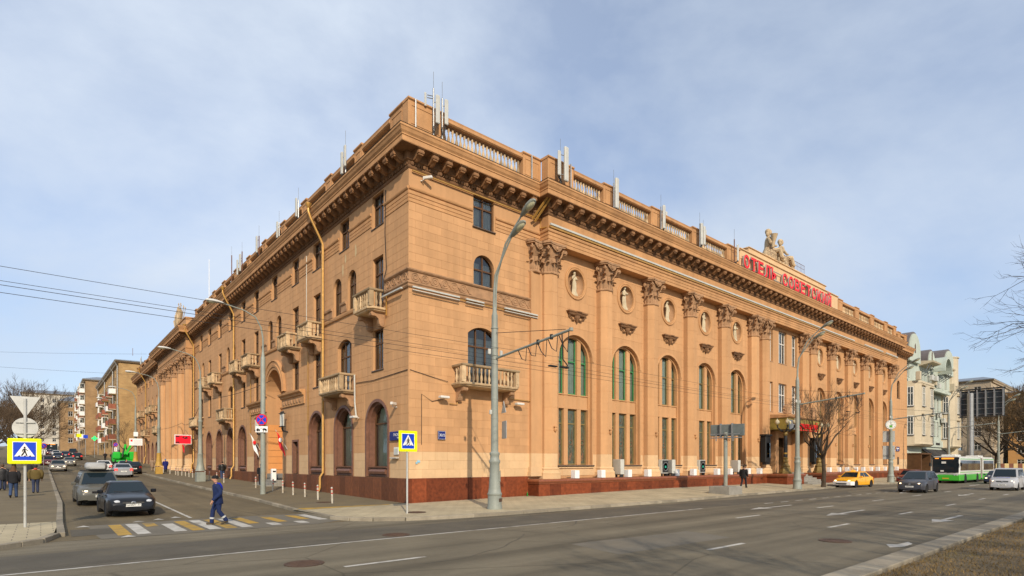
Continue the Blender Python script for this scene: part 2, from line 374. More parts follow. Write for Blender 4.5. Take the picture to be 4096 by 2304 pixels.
M['patchpaint'] = mat('flaked_pale_plaster', (.56, .43, .24), .95, .15, 3)
for y, z, s in ((6.4, 15.2, .5), (7.9, 15.1, .42), (8.3, 14.5, .45), (14.5, 11.2, .3)):
    rp_ = random.Random(int(z*100+y)); q = [(s*.35*rp_.uniform(.5, 1)*math.cos(t), -.021, s*rp_.uniform(.6, 1)*math.sin(t)) for t in [k*math.pi/6 for k in range(12)]]; MB().add(q, [tuple(range(12))]).obj('flaked_patch', M['patchpaint'], hotel, *place('L', y, 0, z))
# ---- horizontal mouldings
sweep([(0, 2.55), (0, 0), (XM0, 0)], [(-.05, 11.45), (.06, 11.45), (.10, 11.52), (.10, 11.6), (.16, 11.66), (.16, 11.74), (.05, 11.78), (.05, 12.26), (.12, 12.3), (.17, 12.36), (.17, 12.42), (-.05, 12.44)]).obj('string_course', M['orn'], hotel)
tor = MB()
for rr, tt in ((.22, .035), (.11, .03)):
    n, k = 16, 5
    rings = [[((rr+tt*math.cos(2*math.pi*j/k))*math.cos(2*math.pi*i/n), -.0-tt*math.sin(2*math.pi*j/k), (rr+tt*math.cos(2*math.pi*j/k))*math.sin(2*math.pi*i/n)) for j in range(k)] for i in range(n+1)]
    tor.loft(rings, cap=False)
tor.tube([(.2, -.01, .05), (.32, -.02, -.05), (.4, -.02, -.2), (.55, -.02, -.22)], .035, 4)
tm = tor.mesh('scroll_ornament', M['orn'])
for x in [.35+.62*k for k in range(6)]+[6.05+.62*k for k in range(5)]: inst(tm, 'scroll_ornament', hotel, (x, -.055, 12.02))
for y in (2.2, 1.58, .96, .34): inst(tm, 'scroll_ornament', hotel, (-.055, y, 12.02), R(-90))
def stripes(side, segs, zs, name='moulding'):
    for a, b in segs:
        mb = MB()
        mb.prism([(0, 16.56), (-.07, 16.60), (-.10, 16.66), (-.10, 16.73), (0, 16.76)], 'x', a, b)
        for z in zs: mb.prism([(0, z-.09), (-.035, z-.085), (-.035, z+.085), (0, z+.09)], 'x', a, b)
        mb.obj(name, M['trim'], hotel, *place(side, 0, 0, 0))
ZS = [16.45, 16.24, 16.04]
stripes('R', [(0, 4.1), (5.78, XM0-.05)], ZS)
ls = sorted(SING+PAIR); e = [0]+[v for y in ls for v in (-(y-.8), -(y+.8))]+[-53.2]
stripes('L', [(e[i+1], e[i]) for i in range(0, len(e), 2)], ZS)
stripes('L', [(-(y+1.6), -(y-1.6)) for y in (81.6, 86, 90.6, 95.2, 99.6, 104)], ZS[:2])
# ---- entablature of the projecting middle parts
ENT = [(-.8, 16.0), (.0, 16.0), (.0, 16.2), (.03, 16.22), (.03, 16.42), (.06, 16.44), (.06, 16.62), (.12, 16.66), (.14, 16.74), (.14, 16.8), (.0, 16.84), (.0, 17.75), (-.8, 17.75)]
sweep([(XM0, .0), (XM0, -PJ), (XM1, -PJ), (XM1, .0)], ENT).obj('architrave', M['trim'], hotel)
sweep([(0, YP1), (-PL, YP1), (-PL, YP0), (0, YP0)], ENT).obj('architrave', M['trim'], hotel)
COR1 = [(-.3, 17.68), (.03, 17.68), (.07, 17.74), (.07, 17.82), (.03, 17.86), (.12, 18.02), (.2, 18.06), (.2, 18.46), (.25, 18.47), (-.3, 18.47)]
COR2 = [(-.3, 18.472), (.84, 18.472), (.86, 18.5), (.86, 18.74), (.9, 18.76), (.9, 18.82), (.93, 18.86), (.98, 18.92), (1.04, 19.06), (1.08, 19.1), (1.08, 19.2), (-.3, 19.3)]
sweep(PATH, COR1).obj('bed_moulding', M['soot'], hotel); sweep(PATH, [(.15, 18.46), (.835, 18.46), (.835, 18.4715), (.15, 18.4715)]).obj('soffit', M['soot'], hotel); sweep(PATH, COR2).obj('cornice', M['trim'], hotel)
sweep(PATH, [(.2, 19.275), (1.095, 19.205), (1.11, 19.22), (.2, 19.31)]).obj('roof_flashing', M['flash'], hotel)
mo = MB()
mo.prism([(0, -.42), (-.16, -.43), (-.34, -.33), (-.46, -.24), (-.54, -.26), (-.6, -.2), (-.6, -.05), (0, -.05)], 'x', -.15, .15)
mo.box(-.19, .19, -.66, 0, -.06, .0); mo.box(-.21, .21, -.69, 0, -.03, -.005)
mo.tube([(-.18, -.52, -.19), (.18, -.52, -.19)], .085, 8); mo.tube([(-.14, -.5, -.3), (.14, -.5, -.3)], .05, 6)
mo.prism([(0, -.48), (-.14, -.5), (-.3, -.38), (-.3, -.33), (0, -.35)], 'x', -.06, .06)
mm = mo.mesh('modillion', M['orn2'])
def modrow(p0, p1, pitch, s0=.42):
    p0 = Vector(p0); p1 = Vector(p1); d = (p1-p0); n = max(1, int((d.length-2*s0)/pitch+.5)); d0 = d.normalized()
    rz = math.atan2(d0.y, d0.x)
    for i in range(n+1):
        q = p0+d0*(s0+i*(d.length-2*s0)/n); o = Vector((d0.y, -d0.x))*.2
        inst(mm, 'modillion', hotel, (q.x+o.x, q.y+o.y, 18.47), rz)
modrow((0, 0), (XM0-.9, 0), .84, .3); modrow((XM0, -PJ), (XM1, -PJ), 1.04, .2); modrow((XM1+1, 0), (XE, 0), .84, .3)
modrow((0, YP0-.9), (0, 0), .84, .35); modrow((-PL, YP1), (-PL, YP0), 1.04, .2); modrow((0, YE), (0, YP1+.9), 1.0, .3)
eg = MB()
for i in range(len(PATH)-1):
    p0, p1 = Vector(PATH[i]), Vector(PATH[i+1]); d = p1-p0; L_ = d.length
    if L_ < 2: continue
    n = int(L_/.34); d0 = d/L_; o = Vector((d0.y, -d0.x))
    for k in range(n):
        q = p0+d0*((k+.5)*L_/n)+o*.1; eg.ell((q.x, q.y, 17.93), .105 if abs(d0.x) > .5 else .075, .105 if abs(d0.y) > .5 else .075, .12, 6, 4)
        q2 = q+d0*(.5*L_/n); eg.box(q2.x-.025, q2.x+.025, q2.y-.025, q2.y+.025, 17.83, 18.03)
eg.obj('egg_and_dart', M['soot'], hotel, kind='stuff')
# ---- plinth slabs
sl_ = {}
def slabrow(side, u0, u1, zt, zb, wdt, out, m, gx=.004):
    n = max(1, round((u1-u0)/wdt)); wd = (u1-u0)/n
    for i in range(n):
        u = u0+i*wd; b = zb(u+wd/2) if callable(zb) else zb
        key = (side, round(wd, 2), round(zt-b, 1), m, out)
        if key not in sl_: mb = MB(); mb.bbox(-wd/2+gx, wd/2-gx, -out, .0, -(zt-b)-.12, 0, .012); sl_[key] = mb.mesh('granite_slab', M[m])
        loc, rz = place(side, (u+wd/2) if side == 'R' else -(u+wd/2), 0, zt); inst(sl_[key], 'granite_slab', hotel, loc, rz)
slabrow('R', .12, 8.3, 1.41, .1, .9, .12, 'granite')
slabrow('L', -19.2, -.0, 1.41, lambda u: g(-u)+.1, .95, .12, 'granite_d')
slabrow('L', -53.5, -24.8, 1.47, lambda u: g(-u)+.1, 1.1, .12, 'granite_d'); slabrow('L', -YE, -53.5, 1.7, lambda u: min(1.5, g(-u)), 2.2, .12, 'granite_d')
cc = MB(); cc.box(-.12, .12, -.12, .115, .0, 1.405); cc.obj('corner_slab', M['granite'], hotel)
pb = MB(); pb.box(0, 9.4, .02, .1, 0, 1.39); pb.box(8.35, 77, -1.0, .0, 0, .92); pb.box(0.02, .1, .1, YE, 0, .75); pb.box(77, XE, .02, .1, 0, 1.39); pb.obj('plinth_core', M['granite_d'], hotel)
def pslabs(x0, x1):
    n = round((x1-x0)/.95); wd = (x1-x0)/n
    for i in range(n):
        key = ('p', round(wd, 2))
        if key not in sl_: mb = MB(); mb.bbox(-wd/2+.006, wd/2-.006, -.08, 0, 0, .93, .012); sl_[key] = mb.mesh('granite_slab', M['granite'])
        inst(sl_[key], 'granite_slab', hotel, (x0+(i+.5)*wd, -1.0, 0))
pslabs(8.3, 38.4); pslabs(2*XC-38.4, 77.2); slabrow('R', 77.3, XE, 1.41, .1, .9, .12, 'granite')
ls_ = MB(); ls_.bbox(8.3, 8.37, -1.0, -.1, 0, .93, .01); ls_.obj('granite_slab', M['granite'], hotel)
CAPP = [(-1.1, .935), (.1, .935), (.12, .97), (.12, 1.0), (.17, 1.05), (.19, 1.12), (.16, 1.2), (.1, 1.235), (-1.1, 1.25)]
sweep([(8.37, 0), (8.37, -1.0), (37.6, -1.0), (37.6, -2.9), (41.2, -2.9), (41.2, -.9)], CAPP).obj('plinth_capping', M['capstone'], hotel)
sweep([(2*XC-41.2, -.9), (2*XC-41.2, -2.9), (2*XC-37.6, -2.9), (2*XC-37.6, -1.0), (77.1, -1.0), (77.1, 0)], CAPP).obj('plinth_capping', M['capstone'], hotel)
for c in (39.4, 2*XC-39.4):
    mb = MB(); mb.bbox(c-1.82, c+1.82, -2.96, -.9, 0, .93, .015); mb.obj('lamp_pedestal', M['granite'], hotel)
    mb = MB(); mb.box(c-1.7, c+1.7, -2.9, -.8, .94, 1.22); mb.obj('pedestal_core', M['capstone'], hotel)
for k in range(7):
    mb = MB(); mb.bbox(41.25, 2*XC-41.25, -3.7+.4*k, -3.29+.4*k if k < 6 else 0, .0, .12+.165*(k+1), .015); mb.obj('step', M['concrete'], hotel)
# ---- pilasters and capitals (half octagons)
def oct_(h, f, d0, d1, ex=0): return [(-h-ex, 0), (-h-ex, -d0-ex*.4), (-f-ex*.4, -d1-ex), (f+ex*.4, -d1-ex), (h+ex, -d0-ex*.4), (h+ex, 0)]
def pil_mesh(name, z0, z1, mt, d0=.37, d1=.70):
    mb = MB(); P = oct_(.59, .24, d0, d1); rings = []; z = z0
    def ring(z, ex): return [(x, y, z) for x, y in oct_(.59, .24, d0, d1, ex)]
    zz = [z0]; step = 1.45
    while zz[-1]+step < z1-.3: zz.append(zz[-1]+step)
    zz.append(z1)
    for a, b in zip(zz[:-1], zz[1:]): rings += [ring(a, -.012), ring(a+.012, 0), ring(b-.012, 0), ring(b, -.012)]
    mb.loft(rings); return mb.mesh(name, M[mt])
shaft = pil_mesh('pilaster_shaft', PAINT, 14.16, 'wall'); shaftl = pil_mesh('pilaster_shaft', 2.0, PAINT-.001, 'wall_light')
bs = MB()
bs.loft([[(x, y, z) for x, y in oct_(.59, .24, .37, .70, ex)] for z, ex in ((1.24, .2), (1.46, .2), (1.465, .16), (1.6, .18), (1.66, .16), (1.7, .1), (1.8, .08), (1.86, .11), (1.92, .1), (1.93, .04), (2.0, .0))])
basem = bs.mesh('pilaster_base', M['wall_light'])
def leaf(h, wd, curl):
    mb = MB(); rows = []
    for i in range(6):
        t = i/5; ww = wd*(.75+.5*math.sin(math.pi*min(1, t*1.05)))*(1 if t < .8 else .7)
        y = -.04-.05*t-curl*max(0, t-.55)**2*4; z = h*(t if t < .85 else .85-(t-.85)*.9)
        rows.append([(-ww/2, y+.05, z), (-ww/4, y, z+.01), (0, y-.03, z), (ww/4, y, z+.01), (ww/2, y+.05, z)])
    mb.loft(rows, cap=False, close=False); return mb
def capital():
    mb = MB()
    mb.loft([[(x, y, z) for x, y in oct_(.52, .21, .34, .62, ex)] for z, ex in ((0, .02), (.3, .0), (.9, .03), (1.3, .16), (1.55, .26))])
    mb.loft([[(x, y, z) for x, y in oct_(.59, .24, .37, .70, ex)] for z, ex in ((-.12, .0), (-.1, .06), (-.03, .08), (0.02, .06), (.06, -.02))])
    mb.loft([[(x, y, z) for x, y in ((-.86, 0), (-.88, -.62), (-.66, -1.0), (-.45, -.92), (0, -.88), (.45, -.92), (.66, -1.0), (.88, -.62), (.86, 0))] for z in (1.58, 1.66)])
    mb.loft([[(x, y, z) for x, y in ((-.9, 0), (-.93, -.66), (-.7, -1.06), (-.45, -.96), (0, -.91), (.45, -.96), (.7, -1.06), (.93, -.66), (.9, 0))] for z in (1.665, 1.8)])
    spots = [(-.53, -.12, 90), (-.5, -.33, 70), (-.37, -.5, 45), (-.2, -.62, 12), (0, -.64, 0), (.2, -.62, -12), (.37, -.5, -45), (.5, -.33, -70), (.53, -.12, -90)]
    for i, (x, y, a) in enumerate(spots):
        mb._ext(leaf(.62 if i % 2 else .7, .3, .34), Matrix.Translation((x, y, .04)) @ Matrix.Rotation(R(-a), 4, 'Z'))
        if i % 2 == 0: mb._ext(leaf(.62, .34, .5), Matrix.Translation((x*1.03, y*1.03, .5)) @ Matrix.Rotation(R(-a), 4, 'Z'))
    for x, y, a in ((-.72, -.86, 38), (.72, -.86, -38), (-.82, -.3, 85), (.82, -.3, -85)):
        v = MB()
        sp = [(.17*math.cos(t)*(1-t/16), 0, .17*math.sin(t)*(1-t/16)) for t in [k*math.pi/4 for k in range(17)]]
        v.tube([(p[0], p[1], p[2]) for p in sp], [.05-.0018*k for k in range(17)], 5)
        v.lathe([(.13, -.05), (.13, .05)], 8)
        mb._ext(v, Matrix.Translation((x, y, 1.33)) @ Matrix.Rotation(R(90-a), 4, 'Z') if abs(a) < 60 else Matrix.Translation((x, y, 1.33)))
        mb.tube([(x*.62, y*.7, .8), (x*.8, y*.85, 1.15), (x*.95, y*.97, 1.5)], [.06, .06, .08], 5)
    for sx in (-1, 1):       # winged rosette in the middle of the abacus
        for k in range(3): mb.tube([(0, -.86, 1.3+.09*k), (sx*.22, -.92, 1.36+.09*k), (sx*.42, -.9, 1.52+.03*k)], [.05, .045, .02], 4)
    mb.ell((0, -.93, 1.45), .1, .08, .12, 8, 5)
    return mb
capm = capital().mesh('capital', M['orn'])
for x in PILS:
    inst(shaft, 'pilaster_shaft', hotel, (x, 0, 0)); inst(shaftl, 'pilaster_shaft', hotel, (x, 0, 0)); inst(basem, 'pilaster_base', hotel, (x, 0, 0)); inst(capm, 'capital', hotel, (x, 0, 14.2))
for x in (8.88, 2*XC-8.88):      # half pilaster against the wing
    mb = MB(); s = 1 if x < 20 else -1; xa, xb = sorted((x-.42*s, x+.52*s))
    mb.box(xa, xb, -.2, 0, PAINT, 14.1); mb.obj('pilaster_shaft', M['wall'], hotel)
    mb = MB(); mb.box(xa, xb, -.2, 0, 2.0, PAINT-.001); mb.box(xa-.14, xb, -.32, 0, 1.41, 1.68); mb.box(xa-.08, xb, -.27, 0, 1.681, 1.999); mb.obj('pilaster_base', M['wall_light'], hotel)
    inst(capm, 'capital', hotel, (x, .42, 14.2), scale=(.8, 1, 1))
PC = [54.6, 59.3, 64.0, 68.7, 73.4]
for y in PC:
    for m_, n_ in ((shaft, 'pilaster_shaft'), (shaftl, 'pilaster_shaft'), (basem, 'pilaster_base')): inst(m_, n_, hotel, (-.2, y, 0), R(-90))
    inst(capm, 'capital', hotel, (-.2, y, 14.2), R(-90))
# ---- windows
wcache = {}
def ring_frame(mb, w, h, kind, t, y0, y1, z0=0):
    a = outline(w, h, kind, 14, z0); b = outline(w-2*t, h-2*t, kind, 14, z0+t); n = len(a)
    mb.loft([[(x, y1, z) for x, z in a], [(x, y0, z) for x, z in a], [(x, y0, z) for x, z in b], [(x, y1, z) for x, z in b]], cap=False)
def archh(w, h, kind, x, rise=.2):
    if kind == 'rect': return h
    a = w/2
    if kind == 'round': return h-a+math.sqrt(max(0, a*a-x*x))
    rs = rise*w; rr = (a*a+rs*rs)/(2*rs); return h-rr+math.sqrt(rr*rr-x*x)
def wmesh(w, h, kind, style, fm):
    key = (w, h, kind, style, fm)
    if key in wcache: return wcache[key]
    mb = MB(); t = .075; ring_frame(mb, w, h, kind, t, -.05, .06)
    cols = {'sash': [0], 'sash3': [-w/6, w/6], 'white': [-w/6, w/6] if w > 1.5 else [0], 'door': [0], 'single': []}[style]
    tr = {'sash': .66, 'sash3': .68, 'white': .62, 'door': .72, 'single': .7}[style]*h
    for x in cols: mb.box(x-.045, x+.045, -.045, .05, .07, archh(w, h, kind, x)-.06)
    mb.box(-w/2+.07, w/2-.07, -.055, .045, tr-.045, tr+.045)
    if style == 'door': mb.box(-w/2+.07, w/2-.07, -.03, .03, .07, .8)
    fr = mb.mesh('window', M[fm])
    pm = MB(); ol = outline(w-.1, h-.1, kind, 14, .05); pm.add([(x, 0, z) for x, z in ol], [tuple(range(len(ol)))]); pane = pm.mesh('pane', M['glass'])
    cm = MB()
    for s in (-1, 1):
        n = 14; xs = [s*(w/2-.03)-s*k*(w*.42/n) for k in range(n+1)]
        cm.loft([[(x, .12+.03*math.sin(k*1.9), 0.02) for k, x in enumerate(xs)], [(x*.98, .12+.03*math.sin(k*1.9+.4), h-.05 if kind == 'rect' else h-w*.3) for k, x in enumerate(xs)]], cap=False, close=False)
    cur = cm.mesh('curtain', M['curtain'])
    si = MB(); si.prism([(.1, -.0), (-.32, -.02), (-.34, -.05), (-.34, -.08), (-.28, -.1), (.1, -.1)], 'x', -w/2-.07, w/2+.07); sill = si.mesh('sill', M['flash'])
    wcache[key] = (fr, pane, cur, sill); return wcache[key]
def put_window(side, o, style, fm, depth=None, sill=True, curtain=True, name='window'):
    d = o['d']-.08 if depth is None else depth
    fr, pane, cur, sl2 = wmesh(o['w'], o['h'], o['kind'], style, fm)
    loc, rz = place(side, o['u'], d, o['z']); win = inst(fr, name, hotel, loc, rz)
    inst(pane, 'pane', win)
    if curtain:
        v = rnd.random()
        if v < .5: inst(cur, 'curtain', win)
        elif v < .9:
            key = ('cv', o['w'], o['h'], v < .72)
            if key not in wcache:
                cm = MB(); n = 18; full = v < .72; w_, h_ = o['w'], o['h']; z0 = .03 if full else h_*.45; cm.loft([[(-w_/2+.06+(w_-.12)*k/n, .13+(.02*math.sin(k*1.7) if full else 0), zz) for k in range(n+1)] for zz in (z0, h_-.1 if o['kind'] == 'rect' else h_-w_*.28)], cap=False, close=False)
                wcache[key] = cm.mesh('curtain', M['curtain'] if full else M['curtain_d'])
            inst(wcache[key], 'curtain', win)
    if sill: inst(sl2, 'sill', win, (0, .06-.0, 0))
    return win
def bay_window(x, green):
    fm = 'green' if green else 'olive'
    mb = MB()                                             # inner arch step
    a = outline(3.24, 8.66, 'round', 20); b = outline(2.96, 8.38, 'round', 20, .14); b[0] = (b[0][0], 0); b[1] = (b[1][0], 0)
    mb.loft([[(q[0], .22, q[1]) for q in a], [(q[0], .22, q[1]) for q in b], [(q[0], .46, q[1]) for q in b]], cap=False)
    mb.obj('archivolt', M['trim'], hotel, (x, 0, 2.11))
    mb = MB(); a = outline(3.6, 8.84, 'round', 20); b = outline(3.26, 8.67, 'round', 20)
    mb.loft([[(q[0], 0, q[1]) for q in a[2:]], [(q[0], -.05, q[1]) for q in a[2:]], [(q[0], -.05, q[1]) for q in b[2:]], [(q[0], 0, q[1]) for q in b[2:]]], cap=False, close=False)
    mb.obj('arch_moulding', M['wall'], hotel, (x, 0, 2.11))
    for s in (-.63, .63):
        mb = MB(); mb.bbox(s-.19, s+.19, .28, .62, 0, 8.5, .03); mb.obj('mullion', M['wall'], hotel, (x, 0, 2.11))
    mb = MB(); mb.box(-1.5, 1.5, .31, .64, 3.74, 4.73); mb.prism([(.31, 4.62), (.24, 4.66), (.24, 4.72), (.31, 4.735)], 'x', -1.5, 1.5); mb.prism([(.31, 3.74), (.27, 3.76), (.27, 3.84), (.31, 3.86)], 'x', -1.5, 1.5)
    mb.obj('spandrel_panel', M['wall'], hotel, (x, 0, 2.11))
    mb = MB(); mb.prism([(.4, .0), (-.12, -.02), (-.14, -.06), (-.1, -.1), (-.02, -.14), (.4, -.14)], 'x', -1.75, 1.75); mb.obj('sill', M['flash'], hotel, (x, 0, 2.11))
    mb = MB(); mb.prism([(.4, -.141), (-.1, -.141), (-.12, -.2), (-.04, -.26), (.4, -.26)], 'x', -1.68, 1.68); mb.box(-1.3, 1.3, -.03, .1, -.7, -.262); mb.obj('sill_moulding', M['wall_light'], hotel, (x, 0, 2.11))
    for lx, lw in ((0, .88), (-1.14, .64), (1.14, .64)):
        for z0, h, f2, gl, tr in ((0.02, 3.7, 'olive', 'stained', 2.75), (4.75, 3.85 if lx == 0 else 3.6, fm, 'glass_d', 2.2)):
            key = ('bay', lw, h, f2)
            if key not in wcache:
                q = MB(); ring_frame(q, lw, h, 'rect', .07, -.04, .05); q.box(-lw/2+.07, lw/2-.07, -.045, .045, tr-.04, tr+.04)
                p = MB(); p.quad((-lw/2+.03, 0, .03), (lw/2-.03, 0, .03), (lw/2-.03, 0, h-.03), (-lw/2+.03, 0, h-.03))
                pp = p.mesh('pane', M[gl])
                dec = MB()                                 # leaded pattern of the ground-floor panes
                if gl == 'stained':
                    dec.tube([(.13*math.cos(t), -.01, 3.2+.2*math.sin(t)) for t in [k*math.pi/8 for k in range(17)]], .015, 4)
                    dec.tube([(.17*math.cos(t), -.01, 1.5+.17*math.sin(t)) for t in [k*math.pi/8 for k in range(17)]], .03, 4)
                    for s in (-1, 1): dec.tube([(s*(lw/2-.1), -.01, .2), (s*.12, -.01, .6), (s*.06, -.01, 1.0), (s*.2, -.01, 1.25), (s*.1, -.01, 2.2), (s*(lw/2-.1), -.01, 2.65)], .016, 4)
                    for k in range(3): dec.ell((.07*(k-1), -.006, .35+.17*k), .12-.02*k, .01, .12, 8, 5)
                    dd = dec.mesh('leaded_pattern', M['leaded'])
                else: 
                    cm = MB(); n = 12; cm.loft([[(-lw/2+.05+lw*.9*k/n, .1+.03*math.sin(k*2), zz) for k in range(n+1)] for zz in (.05, h-.1)], cap=False, close=False); dd = cm.mesh('curtain', M['curtain_d'])
                wcache[key] = (q.mesh('window', M[f2]), pp, dd)
            a_, b_, c_ = wcache[key]; win = inst(a_, 'window', hotel, (x+lx, .5, 2.11+z0)); inst(b_, 'pane', win); inst(c_, c_.name.split('.')[0], win)
M['leaded'] = mat('leaded_pattern', (.17, .10, .06), .4, .3, 4)
M['curtain_d'] = mat('grey_curtain', (.42, .46, .40), .95, .15, 2)
def arch_window(y):
    """ground-floor arched window of the side street: granite surround, wooden frame, apron"""
    w, h = 2.95, 4.45
    mb = MB(); a = outline(w, h, 'round', 20); b = outline(w-.34, h-.17, 'round', 20); c = outline(w-.6, h-.3, 'round', 20)
    mb.loft([[(q[0], .0, q[1]) for q in a], [(q[0], -.05, q[1]) for q in a], [(q[0], -.05, q[1]) for q in b], [(q[0], .1, q[1]) for q in b], [(q[0], .14, q[1]) for q in c], [(q[0], .75, q[1]) for q in c]], cap=False)
    loc, rz = place('L', y, 0, 1.45); s = mb.obj('window_surround', M['surround'], hotel, loc, rz)
    mb = MB(); mb.box(-1.15, 1.15, .1, .6, 0, .5); mb.prism([(.1, .12), (-.02, .16), (-.06, .3), (.02, .42), (.1, .44)], 'x', -1.0, 1.0); mb.prism([(.3, .48), (-.02, .5), (-.04, .55), (.3, .58)], 'x', -1.15, 1.15); mb.obj('window_apron', M['surround'], s)
    o = op(y, w-.62, 1.45+.5, h-.82, 'round', .62)
    fr, pane, cur, _ = wmesh(o['w'], o['h'], 'round', 'single', 'wood')
    wn_ = inst(fr, 'window', hotel, *place('L', y, .5, 1.98)); inst(pane, 'pane', wn_)
    if 'archcurtain' not in wcache:
        cm = MB(); n = 40; cm.loft([[(-1.1+2.2*k/n, .14+.04*math.sin(k*1.7)+.05*math.sin(k*.5), zz) for k in range(n+1)] for zz in (.05, 3.45)], cap=False, close=False); wcache['archcurtain'] = cm.mesh('curtain', mat('pale_green_curtain', (.70, .74, .58), .95, .2, 1.2))
    inst(wcache['archcurtain'], 'curtain', wn_)
for o in RO:
    st = o.get('win')
    if st == 'bay': bay_window(o['u'], o['u'] < 20)
    elif st in ('sash', 'sash3', 'white'): put_window('R', o, st, o['mat'])
    elif st == 'door': put_window('R', o, 'door', 'wood', sill=False, curtain=False, name='door')
for o in LO:
    st = o.get('win')
    if st == 'arch': arch_window(o['u'])
    elif st in ('sash', 'sash3'): put_window('L', o, st, o['mat'])
    elif st == 'slit':
        mb = MB(); a = outline(o['w'], o['h'], o['kind']); b = outline(o['w']-.3, o['h']-.15, o['kind'])
        mb.loft([[(q[0], 0, q[1]) for q in a], [(q[0], -.04, q[1]) for q in a], [(q[0], -.04, q[1]) for q in b], [(q[0], .4, q[1]) for q in b]], cap=False)
        mb.obj('window_surround', M['surround'], hotel, *place('L', o['u'], 0, o['z']))
        put_window('L', dict(o, w=o['w']-.3, h=o['h']-.15), 'single', 'wood', depth=.3, sill=False)
# ---- medallions with statues, consoles
fr_ = MB(); n = 32
fr_.loft([[(rx*math.cos(2*math.pi*i/n), y, rz_*math.sin(2*math.pi*i/n)) for rx, rz_, y in ((1.05, 1.12, 0), (1.03, 1.1, -.07), (.96, 1.03, -.09), (.9, .97, -.05), (.86, .93, -.08), (.8, .88, -.06), (.79, .87, .06))] for i in range(n+1)], cap=False, close=False)
frm = fr_.mesh('medallion_frame', M['trim'], True)
ni = MB(); ni.loft([[(.8*math.cos(t)*math.cos(2*math.pi*i/24), .05+.45*math.sin(t), .88*math.cos(t)*math.sin(2*math.pi*i/24)) for i in range(24)] for t in [k*math.pi/12 for k in range(7)]], cap=False)
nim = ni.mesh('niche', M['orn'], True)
def statue_mesh(v):
    mb = MB(); rg = random.Random(v)
    sway = (.03, -.04, .05)[v % 3]
    prof = [(0, .26, .17, 0), (.04, .27, .18, 0), (.06, .2, .14, 0), (.3, .17, .13, 0), (.6, .155, .12, sway), (.85, .15, .115, sway), (.98, .115, .09, sway*.6), (1.12, .14, .1, 0), (1.24, .15, .09, 0), (1.32, .07, .06, 0), (1.37, .05, .05, 0)]
    mb.loft([[(cx+rx*(1+.10*math.cos(i*math.pi*.75)*(z < .95))*math.cos(2*math.pi*i/16), ry*(1+.10*math.cos(i*math.pi*.75)*(z < .95))*math.sin(2*math.pi*i/16), z) for i in range(16)] for z, rx, ry, cx in prof])
    mb.ell((.01, -.02, 1.46), .075, .085, .1, 10, 6); mb.ell((.01, .03, 1.49), .085, .085, .085, 8, 5)
    A = [[(-.14, 0, 1.24), (-.22, -.08, 1.08), (-.08, -.16, 1.28), (-.04, -.14, 1.36)], [(-.14, 0, 1.24), (-.22, -.05, 1.02), (-.1, -.16, .95)], [(-.14, 0, 1.24), (-.24, -.04, 1.1), (-.16, -.1, 1.4)]][v % 3]
    B = [[(.14, 0, 1.24), (.2, -.07, 1.05), (.02, -.17, 1.05)], [(.14, 0, 1.24), (.22, -.05, 1.05), (.12, -.18, 1.1)], [(.14, 0, 1.24), (.2, -.04, 1.0), (.18, -.1, .78)]][v % 3]
    for P in (A, B): mb.tube(P, [.055, .045, .035, .03][:len(P)], 7)
    mb.tube([(.1, .02, .7), (.18, .04, .35), (.3, .03, .08)], [.04, .07, .09], 6)
    if v % 3 == 1: mb.ell((.02, -.2, 1.06), .1, .05, .07, 8, 5)
    return mb.mesh('statue', M['statue'], True)
sts = [statue_mesh(v) for v in range(3)]
co = MB()
co.loft([[(x, y, z) for x, y in ((-w_, 0), (-w_, -d_), (-.25*w_/.9, -d_), (-.2, -d_-e_), (.2, -d_-e_), (.25*w_/.9, -d_), (w_, -d_), (w_, 0))] for z, w_, d_, e_ in ((.62, .92, .3, .12), (.55, .92, .3, .12), (.5, .84, .24, .1), (.4, .8, .2, .1), (.36, .7, .15, .08))])
co.lathe([(.03, -.1), (.07, -.04), (.09, .0), (.2, .2), (.22, .36)], 10, (0, -.12, 0))
for s in (-1, 1): co.tube([(s*.2, -.1, .1), (s*.45, -.12, .06), (s*.5, -.12, .2), (s*.7, -.12, .24), (s*.74, -.12, .36)], [.06, .05, .045, .05, .06], 5)
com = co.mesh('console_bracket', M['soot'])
mk_ = MB(); mk_.ell((0, -.06, 0), .1, .1, .16, 8, 6); mk_.box(-.13, .13, -.14, 0, .14, .2); mk_.ell((0, -.15, -.02), .03, .05, .04, 6, 4); maskm = mk_.mesh('mask_ornament', M['trim'])
for i, b in enumerate(BAYS):
    f = inst(frm, 'medallion_frame', hotel, (b, 0, 14.26)); inst(nim, 'niche', f); inst(sts[i % 3], 'statue', f, (0, .16, -.84), 0, 1.1 if i % 2 else 1.06)
    inst(com, 'console_bracket', hotel, (b, 0, 11.68))
for p in PILS[:6]+[2*XC-q for q in PILS[:6]]: inst(maskm, 'mask_ornament', hotel, (p, -.70, 4.35))
# ---- light tube and ochre cable duct along the architrave
for x0, x1 in ((XM0, 60.5), (64, 70.8), (72, 76.9)):
    mb = MB(); mb.box(x0, x1, -PJ-.23, -PJ-.12, 17.0, 17.12); mb.obj('light_tube', M['ant'], hotel)
mb = MB(); mb.box(XM0, XM1, -PJ-.2, -PJ-.1, 16.85, 16.96); mb.obj('cable_duct', M['pipe'], hotel)
for x0, x1 in ((0.1, 3.05), (3.5, 4.75), (6.3, 8.95)):
    mb = MB(); mb.box(x0, x1, -.3, -.2, 11.38, 11.46); mb.box(x0, x1, -.29, -.23, 11.24, 11.28); mb.obj('light_tube', M['ant'], hotel)
mb = MB(); mb.box(-.3, -.2, .3, 2.6, 11.38, 11.46); mb.obj('light_tube', M['ant'], hotel)
def pipe_obj(pts, r=.03, m='pipe', name='cable_duct', n=4): MB().tube(pts, r, n).obj(name, M[m], hotel)
